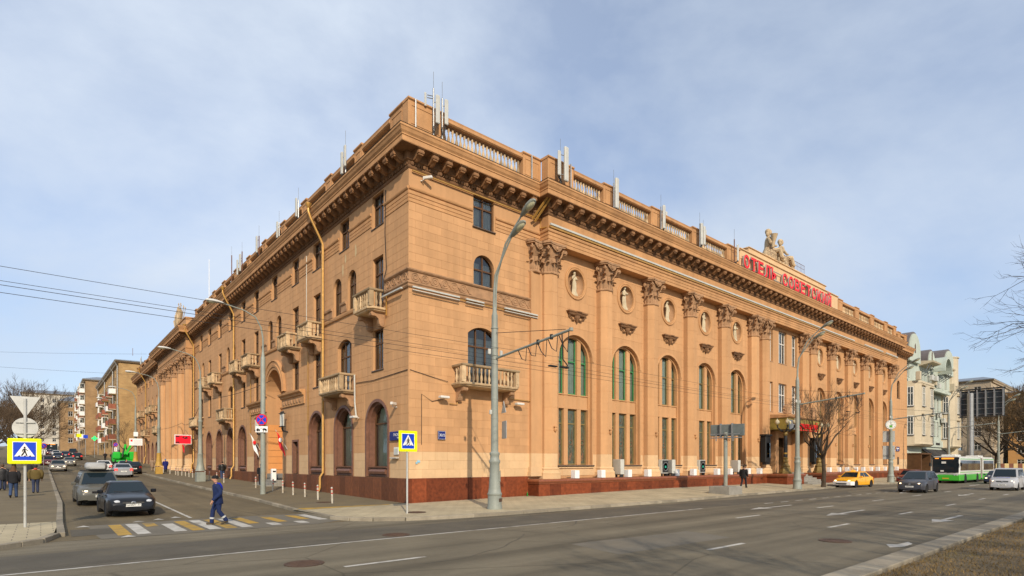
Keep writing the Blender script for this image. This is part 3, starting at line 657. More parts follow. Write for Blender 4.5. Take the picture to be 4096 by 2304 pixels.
pipe_obj([(3.05, -.12, 11.36), (9.0, -.12, 11.36), (9.05, -.12, 12.5)], .035); pipe_obj([(9.05, -.1, 2.2), (9.05, -.1, 11.3)], .045)
pipe_obj([(8.95, -.1, 12.5), (8.8, -.1, 14.6), (8.65, -.12, 16.1), (9.3, -.14, 16.2)], .045); pipe_obj([(8.8, -.1, 1.45), (8.8, -.1, 2.2), (9.05, -.1, 2.2)], .045)
pipe_obj([(.15, -.12, 17.55), (XM0-.1, -.12, 17.55), (XM0-.1, -.12, 17.0), (XM0+.1, -PJ-.1, 16.95)], .05)
pipe_obj([(2.5, -.1, 5.5), (3.0, -.1, 5.5), (3.0, -.1, 6.4)], .03); pipe_obj([(6.7, -.1, 6.1), (9.0, -.1, 6.05)], .03)
pipe_obj([(8.6, -1.2, 19.4), (8.9, -1.2, 19.0), (8.95, -1.15, 18.5), (8.5, -.25, 17.3)], .07); pipe_obj([(8.8, -1.25, 19.4), (9.1, -1.25, 19.0), (9.15, -1.2, 18.5), (8.7, -.25, 17.2)], .07)
# ---- balconies
blp = [(.05, 0), (.055, .04), (.045, .07), (.075, .16), (.085, .26), (.06, .4), (.038, .52), (.05, .56), (.038, .6), (.07, .72), (.055, .8), (.06, .84)]
balm = MB().lathe([(r*.95, z*.97) for r, z in blp], 8).mesh('baluster', M['balu'], True)
def scroll_bracket(x):
    mb = MB(); mb.prism([(0, 0), (-.78, 0), (-.82, -.1), (-.72, -.22), (-.5, -.22), (-.34, -.36), (-.3, -.62), (-.16, -.78), (0, -.76)], 'x', x-.12, x+.12)
    mb.tube([(x-.15, -.7, -.12), (x+.15, -.7, -.12)], .12, 8); mb.tube([(x-.15, -.16, -.62), (x+.15, -.16, -.62)], .13, 8); return mb
def balcony(side, u, z, w, p=1.0, drop=1.0, bm='orn'):
    loc, rz = place(side, u, -.02, z); a = w/2
    mb = MB()
    mb.loft([[(x, y, zz) for x, y in ((-a-e_, 0), (-a-e_, -p-e_+.25), (-a-e_+.25, -p-e_), (a+e_-.25, -p-e_), (a+e_, -p-e_+.25), (a+e_, 0))] for zz, e_ in ((-.06, -.14), (-.02, -.04), (.04, -.02), (.06, .06), (.14, .08), (.17, .05))])
    b = mb.obj('balcony', M['balu'], hotel, loc, rz)
    rl = MB(); rl.loft([[(-a-e_, 0, zz), (-a-e_, -p-e_, zz), (a+e_, -p-e_, zz), (a+e_, 0, zz), (a-.2-e_, 0, zz), (a-.2-e_, -p+.2+e_, zz), (-a+.2+e_, -p+.2+e_, zz), (-a+.2+e_, 0, zz)] for zz, e_ in ((1.03, -.03), (1.07, .03), (1.15, .05), (1.18, .0))])
    rl.obj('handrail', M['balu'], b)
    for sx in (-1, 1):
        q = MB(); q.bbox(sx*(a-.12)-.13, sx*(a-.12)+.13, -p, -p+.26, .17, 1.04, .02); q.box(sx*(a-.12)-.08, sx*(a-.12)+.08, -p-.02, -p+.1, .35, .9); q.obj('corner_post', M['balu'], b)
        scroll_bracket(sx*(a-.35)).obj('bracket', M[bm], b, (0, 0, -.06))
        for k in range(2 if p < 1.3 else 3): inst(balm, 'baluster', b, (sx*(a-.1), -p+.45+.26*k, .19))
    n_ = max(2, int((w-.6)/.27))
    for k in range(n_): inst(balm, 'baluster', b, (-a+.38+(k+.5)*(w-.76)/n_, -p+.1, .19))
    return b
balcony('R', 4.75, 6.48, 4.05)
for y in (3.5, 12.7, 17.0, 27.1, 31.3, 40.4, 45.2): balcony('L', y, 10.66, 2.1)
for y in (8.1, 35.9, 49.7): balcony('L', y, 6.5, 3.3)
for y in (79.5, 93.0): balcony('L', y, 7.0, 3.2)
for y in (83.8, 88.2, 97.5, 101.8): balcony('L', y, 10.7, 2.0)
# small sill friezes between the upper windows of the side front
for y in PAIR:
    for s in (-2.55, 0, 2.55):
        mb = MB(); w_ = .4 if s == 0 else .75; mb.prism([(0, 11.75), (-.06, 11.8), (-.06, 12.2), (-.14, 12.26), (-.16, 12.38), (0, 12.42)], 'x', -w_, w_); mb.obj('sill_frieze', M['orn'], hotel, *place('L', y+s, 0, 0))
    mb = MB(); mb.prism([(0, 11.45), (-.1, 11.5), (-.13, 11.6), (-.13, 11.7), (0, 11.74)], 'x', -3.4, 3.4); mb.obj('sill_moulding', M['trim'], hotel, *place('L', y, 0, 0))
# ---- portal on the side street
pr = MB(); a = outline(4.0, 9.15, 'round', 24)[2:]; s_ = 9.15-2.0
def ringp(rr, zb=s_): return [(rr*math.cos(math.pi*i/24), zb+rr*math.sin(math.pi*i/24)) for i in range(25)]
prof = [(2.02, .0), (2.02, -.10), (2.25, -.12), (2.25, -.18), (2.4, -.2), (2.42, -.14), (2.66, -.16), (2.72, -.24), (2.8, -.22), (2.8, 0)]
pr.loft([[(x, d_, z) for x, z in ringp(rr)] for rr, d_ in prof], cap=False, close=False)
portal = pr.obj('portal_arch', M['trim'], hotel, *place('L', 22.0, 0, .75))
for s in (-1, 1):
    mb = MB(); c_ = s*4.65; mb.prism([(0, 5.85), (-.1, 5.85), (-.1, 6.45), (-.22, 6.5), (-.24, 6.6), (-.42, 6.72), (-.45, 6.85), (0, 6.9)], 'x', c_-2.35 if s < 0 else 2.1, -2.1 if s < 0 else c_+2.35)
    mb.obj('portal_entablature', M['trim'], portal)
    for k in range(7):
        q = MB(); q.ell((0, -.12, 6.15), .16, .07, .16, 8, 5); q.ell((.12, -.12, 6.05), .09, .06, .1, 6, 4); q.obj('frieze_ornament', M['orn'], portal, (s*(2.6+.6*k), 0, 0))
    lw = MB()                                              # lantern with fluted glass tubes
    for k in range(4): lw.tube([(-.27+.18*k, -.45, 4.35), (-.27+.18*k, -.45, 5.3)], .085, 8)
    lo = lw.obj('wall_lantern', M['ant'], portal, (s*3.3, 0, 0))
    q = MB(); q.box(-.4, .4, -.58, -.32, 5.3, 5.36); q.box(-.4, .4, -.58, -.32, 4.28, 4.35)
    for k in range(5): q.ell((-.3+.15*k, -.45, 5.42), .05, .05, .09, 6, 4)
    q.tube([(0, -.45, 4.25), (0, -.4, 4.0), (0, 0, 3.9)], [.1, .08, .06], 6); q.obj('lantern_frame', M['dark'], lo)
M['portal_wall'] = mat('portal_plaster', (.60, .27, .09), .9, .08, .6)
M['mural'] = mat('painted_panel', (.40, .47, .50), .8, .35, .9, stain=(.12, .28, .42), stain_amt=.8)
mb = MB(); mb.quad((-2.1, 1.58, 0), (2.1, 1.58, 0), (2.1, 1.58, 9.3), (-2.1, 1.58, 9.3)); mb.obj('portal_back_wall', M['portal_wall'], portal)
mb = MB(); mb.box(-1.99, 1.99, .0, 1.6, .1, .6); mb.obj('portal_floor', M['concrete'], portal)
for z in (1.2, 1.75, 2.3, 2.85, 3.4, 3.95, 4.5):
    [MB().box(min(s*1.96, s*1.985), max(s*1.96, s*1.985), .1, 1.5, z-.26, z+.26).obj('portal_block', M['portal_wall'], portal) for s in (-1, 1)]
mb = MB(); mb.prism([(1.58, 5.8), (1.2, 5.9), (1.15, 6.1), (1.05, 6.2), (1.05, 6.3), (1.58, 6.35)], 'x', -1.98, 1.98); mb.obj('portal_cornice', M['trim'], portal)
gd = MB()
for k in range(4):
    c_ = -1.3+.87*k; gd.tube([(c_-.43+.86*t/8, 1.5, 5.55-.28*math.sin(math.pi*t/8)) for t in range(9)], [.04+.05*math.sin(math.pi*t/8) for t in range(9)], 6); gd.ell((c_-.43, 1.5, 5.6), .12, .06, .14, 8, 5)
gd.obj('gilded_garland', M['gold'], portal)
mb = MB(); mb.box(-1.1, 1.1, 1.45, 1.56, .6, 3.1); mb.obj('painted_panel', M['mural'], portal)
gr_ = MB()
for k in range(10): gr_.box(-1.0+.21*k, -.97+.21*k, 1.44, 1.5, 3.15, 5.1)
for k in range(8): gr_.box(-1.1, 1.1, 1.43, 1.49, 3.15+.27*k, 3.19+.27*k)
gr_.obj('window_grille', M['dark'], portal); mb = MB(); mb.quad((-1.05, 1.52, 3.1), (1.05, 1.52, 3.1), (1.05, 1.52, 5.15), (-1.05, 1.52, 5.15)); mb.obj('pane', M['glass_d'], portal)
fm_ = MB(); ring_frame(fm_, 2.3, 4.6, 'rect', .08, 1.4, 1.55, .6); fm_.obj('panel_frame', M['gold'], portal)
mb = MB(); mb.lathe([(.45, -.05), (.5, 0), (.42, .06), (.3, .05), (.12, .1)], 8); ro = mb.obj('rosette', M['gold'], portal, (.9, 1.5, 7.6), rot=(R(90), 0, 0))
for k in range(4):
    mb = MB(); mb.bbox(-2.0, 2.0, -1.2+.4*k, -.81+.4*k if k < 3 else .5, -.6, -.28+.2*k, .015); mb.obj('step', M['concrete'], portal)
# ---- roof balustrade
BZ = 19.25
bal2 = MB().lathe([(r*1.45-.022, .02+z*1.12) for r, z in blp], 8).mesh('baluster', M['balu'], True)
panelm = {}
def balustrade(side, segs, piers, d, blind=False):
    """segs: baluster runs, piers: solid blocks; d: depth of the parapet face behind the wall line"""
    mb = MB(); lo = min(a for a, b in segs+piers); hi = max(b for a, b in segs+piers)
    f = (lambda a, b: (a, b)) if side == 'R' else (lambda a, b: (-b, -a))
    A, B = f(lo, hi)
    mb.box(A, B, d, d+.45, BZ, BZ+.62)
    root = mb.obj('balustrade', M['trim'], hotel, *place(side, 0, 0, 0))
    for a, b in piers:
        a, b = f(a, b); q = MB(); q.box(a, b, d-.06, d+.5, BZ+.622, BZ+2.0); q.prism([(d-.06, BZ+2.001), (d-.14, BZ+2.06), (d-.14, BZ+2.14), (d+.55, BZ+2.16), (d+.5, BZ+2.001)], 'x', a-.03, b+.03)
        ring_frame(q, max(.2, (b-a)-.3), 1.05, 'rect', .06, d-.085, d-.05, 0) if False else None
        if b-a > .7:
            m_ = (a+b)/2; w_ = (b-a)-.34
            for x0, x1, z0, z1 in ((m_-w_/2, m_+w_/2, .8, .84), (m_-w_/2, m_+w_/2, 1.76, 1.8), (m_-w_/2, m_-w_/2+.04, .841, 1.759), (m_+w_/2-.04, m_+w_/2, .841, 1.759)): q.box(x0, x1, d-.085, d-.05, BZ+z0, BZ+z1)
        q.obj('pier', M['trim'], root)
    for a, b in segs:
        a, b = f(a, b); q = MB(); q.prism([(d-.03, BZ+1.68), (d-.1, BZ+1.74), (d-.1, BZ+1.84), (d-.05, BZ+1.9), (d-.08, BZ+2.0), (d+.5, BZ+2.02), (d+.47, BZ+1.68)], 'x', a, b); q.obj('handrail', M['trim'], root)
        if blind: q = MB(); q.box(a, b, d+.2, d+.3, BZ+.62, BZ+1.7); q.obj('panel', M['trim'], root)
        n_ = max(2, round((b-a)/.265))
        for k in range(n_): inst(bal2, 'baluster', root, (a+(k+.5)*(b-a)/n_, d+.2 if not blind else d+.17, BZ+.64))
balustrade('R', [(2.25, 7.9)], [(-.04, 2.2), (7.95, 9.45)], .05)
balustrade('R', [(11.75, 14.6), (16.0, 20.0), (21.4, 25.5), (26.9, 31.0)], [(9.4, 11.7), (14.65, 15.95), (20.05, 21.35), (25.55, 26.85), (31.05, 33.2)], -PJ+.08)
balustrade('R', [(57.4, 61.3), (62.7, 66.7), (68.1, 72.1), (73.4, 75.9)], [(56.0, 57.35), (61.35, 62.65), (66.75, 68.05), (72.15, 73.35), (75.95, 77.1)], -PJ+.08, True)
balustrade('R', [(78.6, 80.2), (81.6, 83.4)], [(77.2, 78.55), (80.25, 81.55), (83.45, 84.55)], .05, True)
lp = [(0.5, 2.0), (5.5, 6.6), (10.1, 11.2), (14.6, 15.7), (19.3, 20.4), (24.2, 25.3), (29.0, 30.1), (33.5, 34.6), (38.2, 39.4), (42.6, 43.8), (47.2, 48.4), (52.2, 53.2)]
balustrade('L', [(lp[i][1]+.05, lp[i+1][0]-.05) for i in range(len(lp)-1)], lp, .05)
balustrade('L', [(76.9, 80.5), (82, 86), (87.5, 91.5), (93, 97), (98.5, 102.5), (104, 107.5)], [(75.9, 76.85), (80.55, 81.95), (86.05, 87.45), (91.55, 92.95), (97.05, 98.45), (102.55, 103.95), (107.55, 108.9)], .05, True)
# ---- attic with the rooftop lettering
at = MB(); at.box(33.25, 55.95, -PJ+.05, .6, BZ, 21.45); at.prism([(-PJ+.05, 21.451), (-PJ-.06, 21.5), (-PJ-.06, 21.58), (.6, 21.62)], 'x', 33.2, 56.0); at.obj('attic_wall', M['wall_light'], hotel)
at = MB(); at.box(35.2, 52.8, -PJ+.2, .5, 21.621, 22.1); at.prism([(-PJ+.2, 22.101), (-PJ+.1, 22.15), (-PJ+.1, 22.2), (.5, 22.22)], 'x', 35.1, 52.9); at.obj('attic_wall', M['wall_light'], hotel)
sign = thing('hotel_sign', 'large red cyrillic letters standing along the roof attic of the ochre hotel', 'sign', (33.4, -PJ-.2, 19.7))
M['letter_side'] = mat('grey_letter_side', (.35, .33, .30), .5, .1, 3)
def letter(ch, x, wd, h):
    if ch == ' ': return
    me = text_mesh(ch, 1.0, M['red'], 'letter', .03, .03, 'LEFT'); me.materials.append(M['letter_side'])
    xs = [v.co.x for v in me.vertices]; ys = [v.co.y for v in me.vertices]; x0, x1, y0, y1 = min(xs), max(xs), min(ys), max(ys)
    hh = h*(1.22 if ch == 'Й' else 1)
    for v in me.vertices: v.co = Vector(((v.co.x-x0)/(x1-x0)*wd, -v.co.z*3 if v.co.z > 0 else -v.co.z*1.5, (v.co.y-y0)/(y1-y0)*hh))
    for p in me.polygons: p.material_index = 0 if abs(p.normal.y) > .5 else 1
    me.update(); inst(me, 'letter', sign, (x, 0, 0.08))
    sb = MB()                                              # serifs on the stems
    st = {'Т': [(.5, 0), ], 'Е': [(.1, 0), (.1, 1)], 'Л': [(.12, 0), (.88, 0), (.88, 1)], 'Ь': [(.12, 0), (.12, 1)], 'В': [(.1, 0), (.1, 1)], 'К': [(.1, 0), (.1, 1), (.9, 0)], 'И': [(.1, 0), (.1, 1), (.9, 0), (.9, 1)], 'Й': [(.1, 0), (.1, .82), (.9, 0), (.9, .82)]}.get(ch, [])
    for fx, fz in st:
        z = .08+(hh if ch != 'Й' else hh)*fz; sb.box(x+fx*wd-.17, x+fx*wd+.17, -.092, .045, z-(.09 if fz else .0), z+(.0 if fz else .09))
    if st: sb.obj('serif', M['red'], sign)
x = 0.0
for wrd, x0, tot in (('ОТЕЛЬ', 0, 6.7), ('СОВЕТСКИЙ', 7.7, 12.4)):
    pitch = tot/len(wrd)
    for i, ch in enumerate(wrd): letter(ch, x0+i*pitch, pitch*.76, 1.24)
mb = MB(); mb.box(-.1, 20.2, .03, .08, .25, .3); mb.box(-.1, 20.2, .03, .08, 1.05, 1.1); mb.obj('mounting_rail', M['steel'], sign)
# ---- roof sculptures
def seated_figure(mirror, book):
    mb = MB()
    rings = [(0, .75, .6, 0), (.25, .72, .62, 0), (.55, .62, .6, -.02), (.8, .42, .4, .05), (1.1, .34, .26, .06), (1.45, .38, .25, .06), (1.68, .42, .23, .05), (1.82, .24, .17, .05), (1.9, .11, .11, .05), (2.0, .1, .1, .05)]
    mb.loft([[(rx*(1+.06*math.cos(5*t))*math.cos(t), cy+ry*(1+.06*math.cos(5*t))*math.sin(t), z) for t in [2*math.pi*i/18 for i in range(18)]] for z, rx, ry, cy in rings])
    mb.ell((.02, .0, 2.22), .17, .2, .24, 12, 8); mb.ell((-.02, .08, 2.28), .2, .21, .22, 10, 6); mb.ell((-.1, .1, 2.08), .14, .14, .2, 8, 5); mb.ell((.13, -.16, 2.2), .04, .05, .05, 6, 4)
    mb.tube([(-.38, 0, 1.68), (-.52, -.1, 1.3), (-.3, -.4, 1.05), (-.15, -.5, 1.1)], [.14, .12, .09, .07], 8); mb.tube([(.38, 0, 1.68), (.5, -.15, 1.28), (.55, -.5, 1.0), (.6, -.7, 1.0)], [.14, .12, .09, .06], 8)
    mb.tube([(-.25, -.1, .65), (-.28, -.75, .7), (-.28, -.85, .2), (-.28, -1.0, .04)], [.26, .22, .16, .1], 8); mb.tube([(.3, -.1, .65), (.35, -.8, .62), (.36, -.9, .2), (.36, -1.05, .04)], [.26, .22, .16, .1], 8)
    if book: mb.box(.3, .9, -.85, -.45, 1.02, 1.14)
    else: mb.tube([(-.5, -.25, .9), (-.5, -.3, 1.3), (-.55, -.35, 1.85)], [.1, .13, .26], 9)
    return mb.mesh('sculpture', M['stone'], True)
mb = MB(); mb.box(39.0, 48.0, -.3, 1.6, 22.225, 22.5); mb.obj('sculpture_base', M['wall_light'], hotel)
inst(seated_figure(0, 0), 'stone_sculpture', None, (41.4, .5, 22.5), R(25), 1.35, None, 'taller seated stone woman holding a sheaf above the red roof lettering', 'sculpture', 'roof sculptures')
inst(seated_figure(1, 1), 'stone_sculpture', None, (44.3, .6, 22.5), R(35), 1.25, None, 'seated stone woman with an open book, right of the other roof figure', 'sculpture', 'roof sculptures')
rl = MB()
for k in range(26): rl.tube([(39.2+.34*k, -.35, 22.5), (39.2+.34*k, -.35, 23.3)], .012, 4)
rl.tube([(39.2, -.35, 23.3), (47.7, -.35, 23.3)], .02, 4); rl.tube([(39.2, -.35, 22.9), (47.7, -.35, 22.9)], .015, 4); rl.obj('roof_railing', M['rusty'], hotel)
# portico attic with banners and lettering on the side street
at = MB(); at.box(-YP1+.3, -YP0-.3, -PL+.05, .5, BZ, 20.5); at.prism([(-PL+.05, 20.501), (-PL-.05, 20.55), (-PL-.05, 20.65), (.5, 20.7)], 'x', -YP1+.2, -YP0-.2); at.obj('attic_wall', M['wall'], hotel, *place('L', 0, 0, 0))
tr = MB(); rr = random.Random(5)
for k in range(11):
    t = -1+2*k/10; p0 = (t*1.5, 0, 0); p1 = (t*3.3, rr.uniform(-.2, .2), 3.4-abs(t)*1.3); tr.tube([p0, p1], [.07, .03], 5); tr.lathe([(.02, .3), (.09, .1), (.03, 0)], 6, p1)
    tr.loft([[(p0[0]*(1-s)+p1[0]*s+.3*q*math.cos(k), -.15+.12*math.sin(q*6+k), (p0[2]*(1-s)+p1[2]*s)*.95-.25*q) for q in (0, .4, .8, 1.2)] for s in (.1, .4, .7, .95)], cap=False, close=False)
tr.ell((0, -.25, 1.1), .9, .3, 1.0, 14, 8)
tr.obj('roof_trophy', M['stone'], None, (-.2, 62.5, 20.7), R(-90), label='stone trophy of banners and a shield above the portico attic on the side street', cat='sculpture')
for i, ch in enumerate('СОВЕТСКИЙ'):
    me = text_mesh(ch, .9, M['rusty'], 'portico_letter', .03); inst(me, 'portico_letter', hotel, (-PL-.02, 71.5-1.6*i, 19.9), rot=(R(90), 0, R(-90)))
# ---- downpipes on the side front
for y in (11.1, 33.95, 53.0, 76.2, 95.0):
    gz = g(y)+.15
    mb = MB(); mb.tube([(-1.2, y, 19.35), (-1.2, y, 18.9), (-1.05, y, 18.5), (-.35, y, 17.2), (-.22, y, 16.9), (-.22, y, gz+1.3), (-.42, y, gz+1.0), (-.42, y, gz+.3), (-.55, y, gz)], .085, 8); mb.lathe([(.1, -.3), (.2, -.1), (.22, .0), (.2, .02)], 8, (-1.2, y, 19.4))
    for k in range(8): mb.lathe([(.1, -.03), (.1, .03)], 8, (-.22, y, 3+1.75*k))
    mb.obj('downpipe', M['pipe'], hotel, smooth=True)
for y, z0, z1 in ((2.3, 10.4, 11.5), (14.2, 4.2, 10.6), (11.6, 8.3, 10.5), (28.6, 5.0, 10.6)): pipe_obj([(-.1, y, z0), (-.1, y, z1)], .04)
pipe_obj([(-.06, 2.45, 17.4), (-.07, 2.5, 15), (-.06, 2.35, 13), (-.2, 2.4, 12.4), (-.2, 2.4, 11.6)], .022, 'cable', 'cable'); pipe_obj([(-.05, 14.6, 17.2), (-.05, 14.6, 12)], .03, 'curtain', 'cable')
pipe_obj([(-.04, .05, 7.12), (-.05, 4, 7.0), (-.05, 6.3, 7.1)], .02, 'cable', 'cable'); pipe_obj([(.05, -.05, 7.12), (1.5, -.05, 6.85), (2.4, -.08, 6.7)], .015, 'cable', 'cable'); pipe_obj([(.75, -.04, 3.2), (.75, -.04, 5.9), (1.4, -.05, 5.55), (2.2, -.06, 5.75)], .015, 'cable', 'cable')
# ================================================================== GROUND
YB = [-22.05, -7.4, 0]+list(range(5, 131, 5))+[160, 200, 260, 340]
def asphalt_mat(name, col, streak_axis, dust, damt):
    m = mat(name, col, .88, .14, .5, .35, 180, stain=dust, stain_amt=damt); t = m.node_tree; N = t.nodes; L = t.links.new; b = N['Principled BSDF']
    src = b.inputs['Base Color'].links[0].from_socket
    geo = N.new('ShaderNodeNewGeometry'); mp = N.new('ShaderNodeMapping'); mp.inputs['Scale'].default_value = (.035, .95, 1) if streak_axis == 'x' else (.95, .035, 1); L(geo.outputs['Position'], mp.inputs[0])
    no = N.new('ShaderNodeTexNoise'); no.inputs['Scale'].default_value = 1; no.inputs['Detail'].default_value = 4; L(mp.outputs[0], no.inputs['Vector'])
    mr = N.new('ShaderNodeMapRange'); mr.inputs[1].default_value = .3; mr.inputs[2].default_value = .7; mr.inputs[3].default_value = .66; mr.inputs[4].default_value = 1.28; L(no.outputs[0], mr.inputs[0])
    x = N.new('ShaderNodeMixRGB'); x.blend_type = 'MULTIPLY'; x.inputs[0].default_value = 1; L(src, x.inputs[1]); L(mr.outputs[0], x.inputs[2])
    no2 = N.new('ShaderNodeTexNoise'); no2.inputs['Scale'].default_value = 55; no2.inputs['Detail'].default_value = 2; L(geo.outputs['Position'], no2.inputs['Vector'])
    mr2 = N.new('ShaderNodeMapRange'); mr2.inputs[1].default_value = .3; mr2.inputs[2].default_value = .7; mr2.inputs[3].default_value = .72; mr2.inputs[4].default_value = 1.3; L(no2.outputs[0], mr2.inputs[0])
    x2 = N.new('ShaderNodeMixRGB'); x2.blend_type = 'MULTIPLY'; x2.inputs[0].default_value = 1; L(x.outputs[0], x2.inputs[1]); L(mr2.outputs[0], x2.inputs[2])
    vo = N.new('ShaderNodeTexVoronoi'); vo.feature = 'DISTANCE_TO_EDGE'; vo.inputs['Scale'].default_value = .16; L(geo.outputs['Position'], vo.inputs['Vector'])
    cr = N.new('ShaderNodeMapRange'); cr.inputs[1].default_value = .0; cr.inputs[2].default_value = .006; cr.inputs[3].default_value = .62; cr.inputs[4].default_value = 1.; L(vo.outputs['Distance'], cr.inputs[0])
    x3 = N.new('ShaderNodeMixRGB'); x3.blend_type = 'MULTIPLY'; x3.inputs[0].default_value = 1; L(x2.outputs[0], x3.inputs[1]); L(cr.outputs[0], x3.inputs[2])
    L(x3.outputs[0], b.inputs['Base Color']); return m
def paver_mat(name, c1, c2, bw, bh, mortar):
    m = bpy.data.materials.new(name); m.use_nodes = True; t = m.node_tree; N = t.nodes; L = t.links.new; b = N['Principled BSDF']; b.inputs['Roughness'].default_value = .9
    geo = N.new('ShaderNodeNewGeometry'); br = N.new('ShaderNodeTexBrick'); br.inputs['Scale'].default_value = 1; br.inputs['Brick Width'].default_value = bw; br.inputs['Row Height'].default_value = bh
    br.inputs['Mortar Size'].default_value = .012; br.inputs['Color1'].default_value = c1+(1,); br.inputs['Color2'].default_value = c2+(1,); br.inputs['Mortar'].default_value = mortar+(1,)
    L(geo.outputs['Position'], br.inputs['Vector'])
    no = N.new('ShaderNodeTexNoise'); no.inputs['Scale'].default_value = .6; no.inputs['Detail'].default_value = 7; L(geo.outputs['Position'], no.inputs['Vector'])
    mr = N.new('ShaderNodeMapRange'); mr.inputs[1].default_value = .3; mr.inputs[2].default_value = .7; mr.inputs[3].default_value = .8; mr.inputs[4].default_value = 1.15; L(no.outputs[0], mr.inputs[0])
    x = N.new('ShaderNodeMixRGB'); x.blend_type = 'MULTIPLY'; x.inputs[0].default_value = 1; L(br.outputs[0], x.inputs[1]); L(mr.outputs[0], x.inputs[2]); L(x.outputs[0], b.inputs['Base Color'])
    bn = N.new('ShaderNodeBump'); bn.inputs['Strength'].default_value = .3; bn.inputs['Distance'].default_value = .01; L(br.outputs['Fac'], bn.inputs['Height']); bn.invert = True; L(bn.outputs[0], b.inputs['Normal'])
    return m
M['asph'] = asphalt_mat('main_asphalt', (.142, .122, .084), 'x', (.195, .168, .112), .35)
M['asph_p'] = mat('pavement_asphalt', (.165, .132, .078), .92, .15, .7, .3, 120, stain=(.10, .085, .065), stain_amt=.5)
M['asph_s'] = asphalt_mat('side_asphalt', (.135, .107, .062), 'y', (.23, .172, .09), .45)
M['paver'] = paver_mat('pavers', (.42, .355, .225), (.39, .33, .21), .6, .4, (.17, .14, .10))
M['kerb'] = mat('kerb_stone', (.27, .235, .175), .9, .2, 1.5, .3, 50, rand=.15, stain=(.13, .11, .08), stain_amt=.5)
M['paint'] = mat('white_road_paint', (.46, .44, .39), .8, .2, 2.2, stain=(.15, .13, .10), stain_amt=.95)
M['paint_y'] = mat('yellow_road_paint', (.40, .25, .05), .8, .2, 2.2, stain=(.15, .13, .09), stain_amt=1.0)
M['soil'] = mat('bare_soil', (.14, .105, .06), .95, .25, .6, .5, 30)
M['rust'] = mat('rusty_iron', (.085, .052, .036), .75, .3, 6, .4, 50)
def ribbon(x0, x1, ys, off, m, name, kind='structure'):
    mb = MB(); f0 = x0 if callable(x0) else (lambda y: x0); f1 = x1 if callable(x1) else (lambda y: x1)
    mb.loft([[(f0(y), y, g(y)+off), (f1(y), y, g(y)+off)] for y in ys], cap=False, close=False); return mb.obj(name, M[m], kind=kind)
mb = MB(); mb.loft([[(-900, y, g(min(y, 340))-.06), (1200, y, g(min(y, 340))-.06)] for y in [-400]+YB+[900, 2500]], cap=False, close=False); struct('ground', mb, M['soil'])
mb = MB(); mb.quad((-300, -22.05, 0), (420, -22.05, 0), (420, -7.4, 0), (-300, -7.4, 0)); struct('road', mb, M['asph'])
ribbon(-90, 420, [y for y in YB if -8 < y <= 0], 0, 'asph', 'road')
ribbon(-14.6, -4.6, [y for y in YB if y >= 0], 0.0, 'asph_s', 'side_road')
ap = MB(); ap.loft([[(-14.6, y, .004), (-4.6, y, .004)] for y in (-5.6, -3, 0)], cap=False, close=False); struct('side_road_apron', ap, M['asph_s'])
# pavements
def kx(y):                                             # kerb of the hotel side of the side street
    return -5.35 if y > 8 else -5.35-.5*min(1, (8-y)/10)
def ky(x):                                             # kerb of the main street pavement
    P = [(-5.95, -4.4), (-5.6, -5.4), (-5.0, -6.1), (-4.0, -6.75), (-2.3, -7.15), (0, -7.35), (13, -7.45), (21, -6.9), (33, -6.4), (39.8, -6.1), (40.6, -4.7), (52, -4.7), (53.5, -6.5), (420, -6.6)]
    for (a, b), (c, d) in zip(P[:-1], P[1:]):
        if a <= x <= c: return b+(d-b)*(x-a)/(c-a)
    return -4.4
def wz(x): return .12+min(.22, max(0, .011*x))
def pv(x, y):                                          # pavement height
    if x > -6 and y <= 0:
        k = ky(max(x, -5.95)); t = max(0, min(1, (y-k)/(-1.2-k))) if k < -1.2 else 1
        return .12+t*(wz(x)-.12)
    return g(y)+.12
mb = MB(); xs = [-5.95, -5.8, -5.6, -5.3, -5.0, -4.5, -4, -3, -2.3, -1, 0, 4, 8, 13, 17, 21, 27, 33, 39.8, 40.6, 46, 52, 53.5, 60, 85, 130, 420]
mb.loft([[(x, ky(x), .12), (x, -1.2, wz(x)), (x, .06, wz(x))] for x in xs], cap=False, close=False); pav = struct('pavement', mb, M['paver'])
mb = MB(); ys = [.06, 2, 4, 6, 8]+[y for y in YB if y > 8]
mb.loft([[(kx(y), y, g(y)+.12), (.06, y, g(y)+.12)] for y in ys], cap=False, close=False); pav2 = struct('side_pavement', mb, M['asph_p'])
mb = MB(); mb.loft([[(-6.0, -.6, .125), (-5.6, .4, .129)], [(-3.5, -.35, .125), (-3.4, .1, .129)], [(-1.2, -.3, .125), (-1.2, 0, .128)]], cap=False, close=False); mb.obj('painted_edge', M['paint_y'], pav2)
def lkx(y): return -14.0-.25*max(0, min(1, (10-y)/12))
mb = MB(); mb.loft([[(-60, y, g(y)+.12), (lkx(y), y, g(y)+.12)] for y in [0, 5, 10]+[y for y in YB if y > 10]], cap=False, close=False); pav3 = struct('left_pavement', mb, M['asph_p'])
mb = MB(); mb.loft([[(-60, y, .12), (x, y, .12)] for y, x in ((-7.2, -17.5), (-6.6, -15.6), (-5.6, -14.7), (-4.3, -14.4), (0, -14.21))], cap=False, close=False); pav4 = struct('left_pavement', mb, M['paver'])
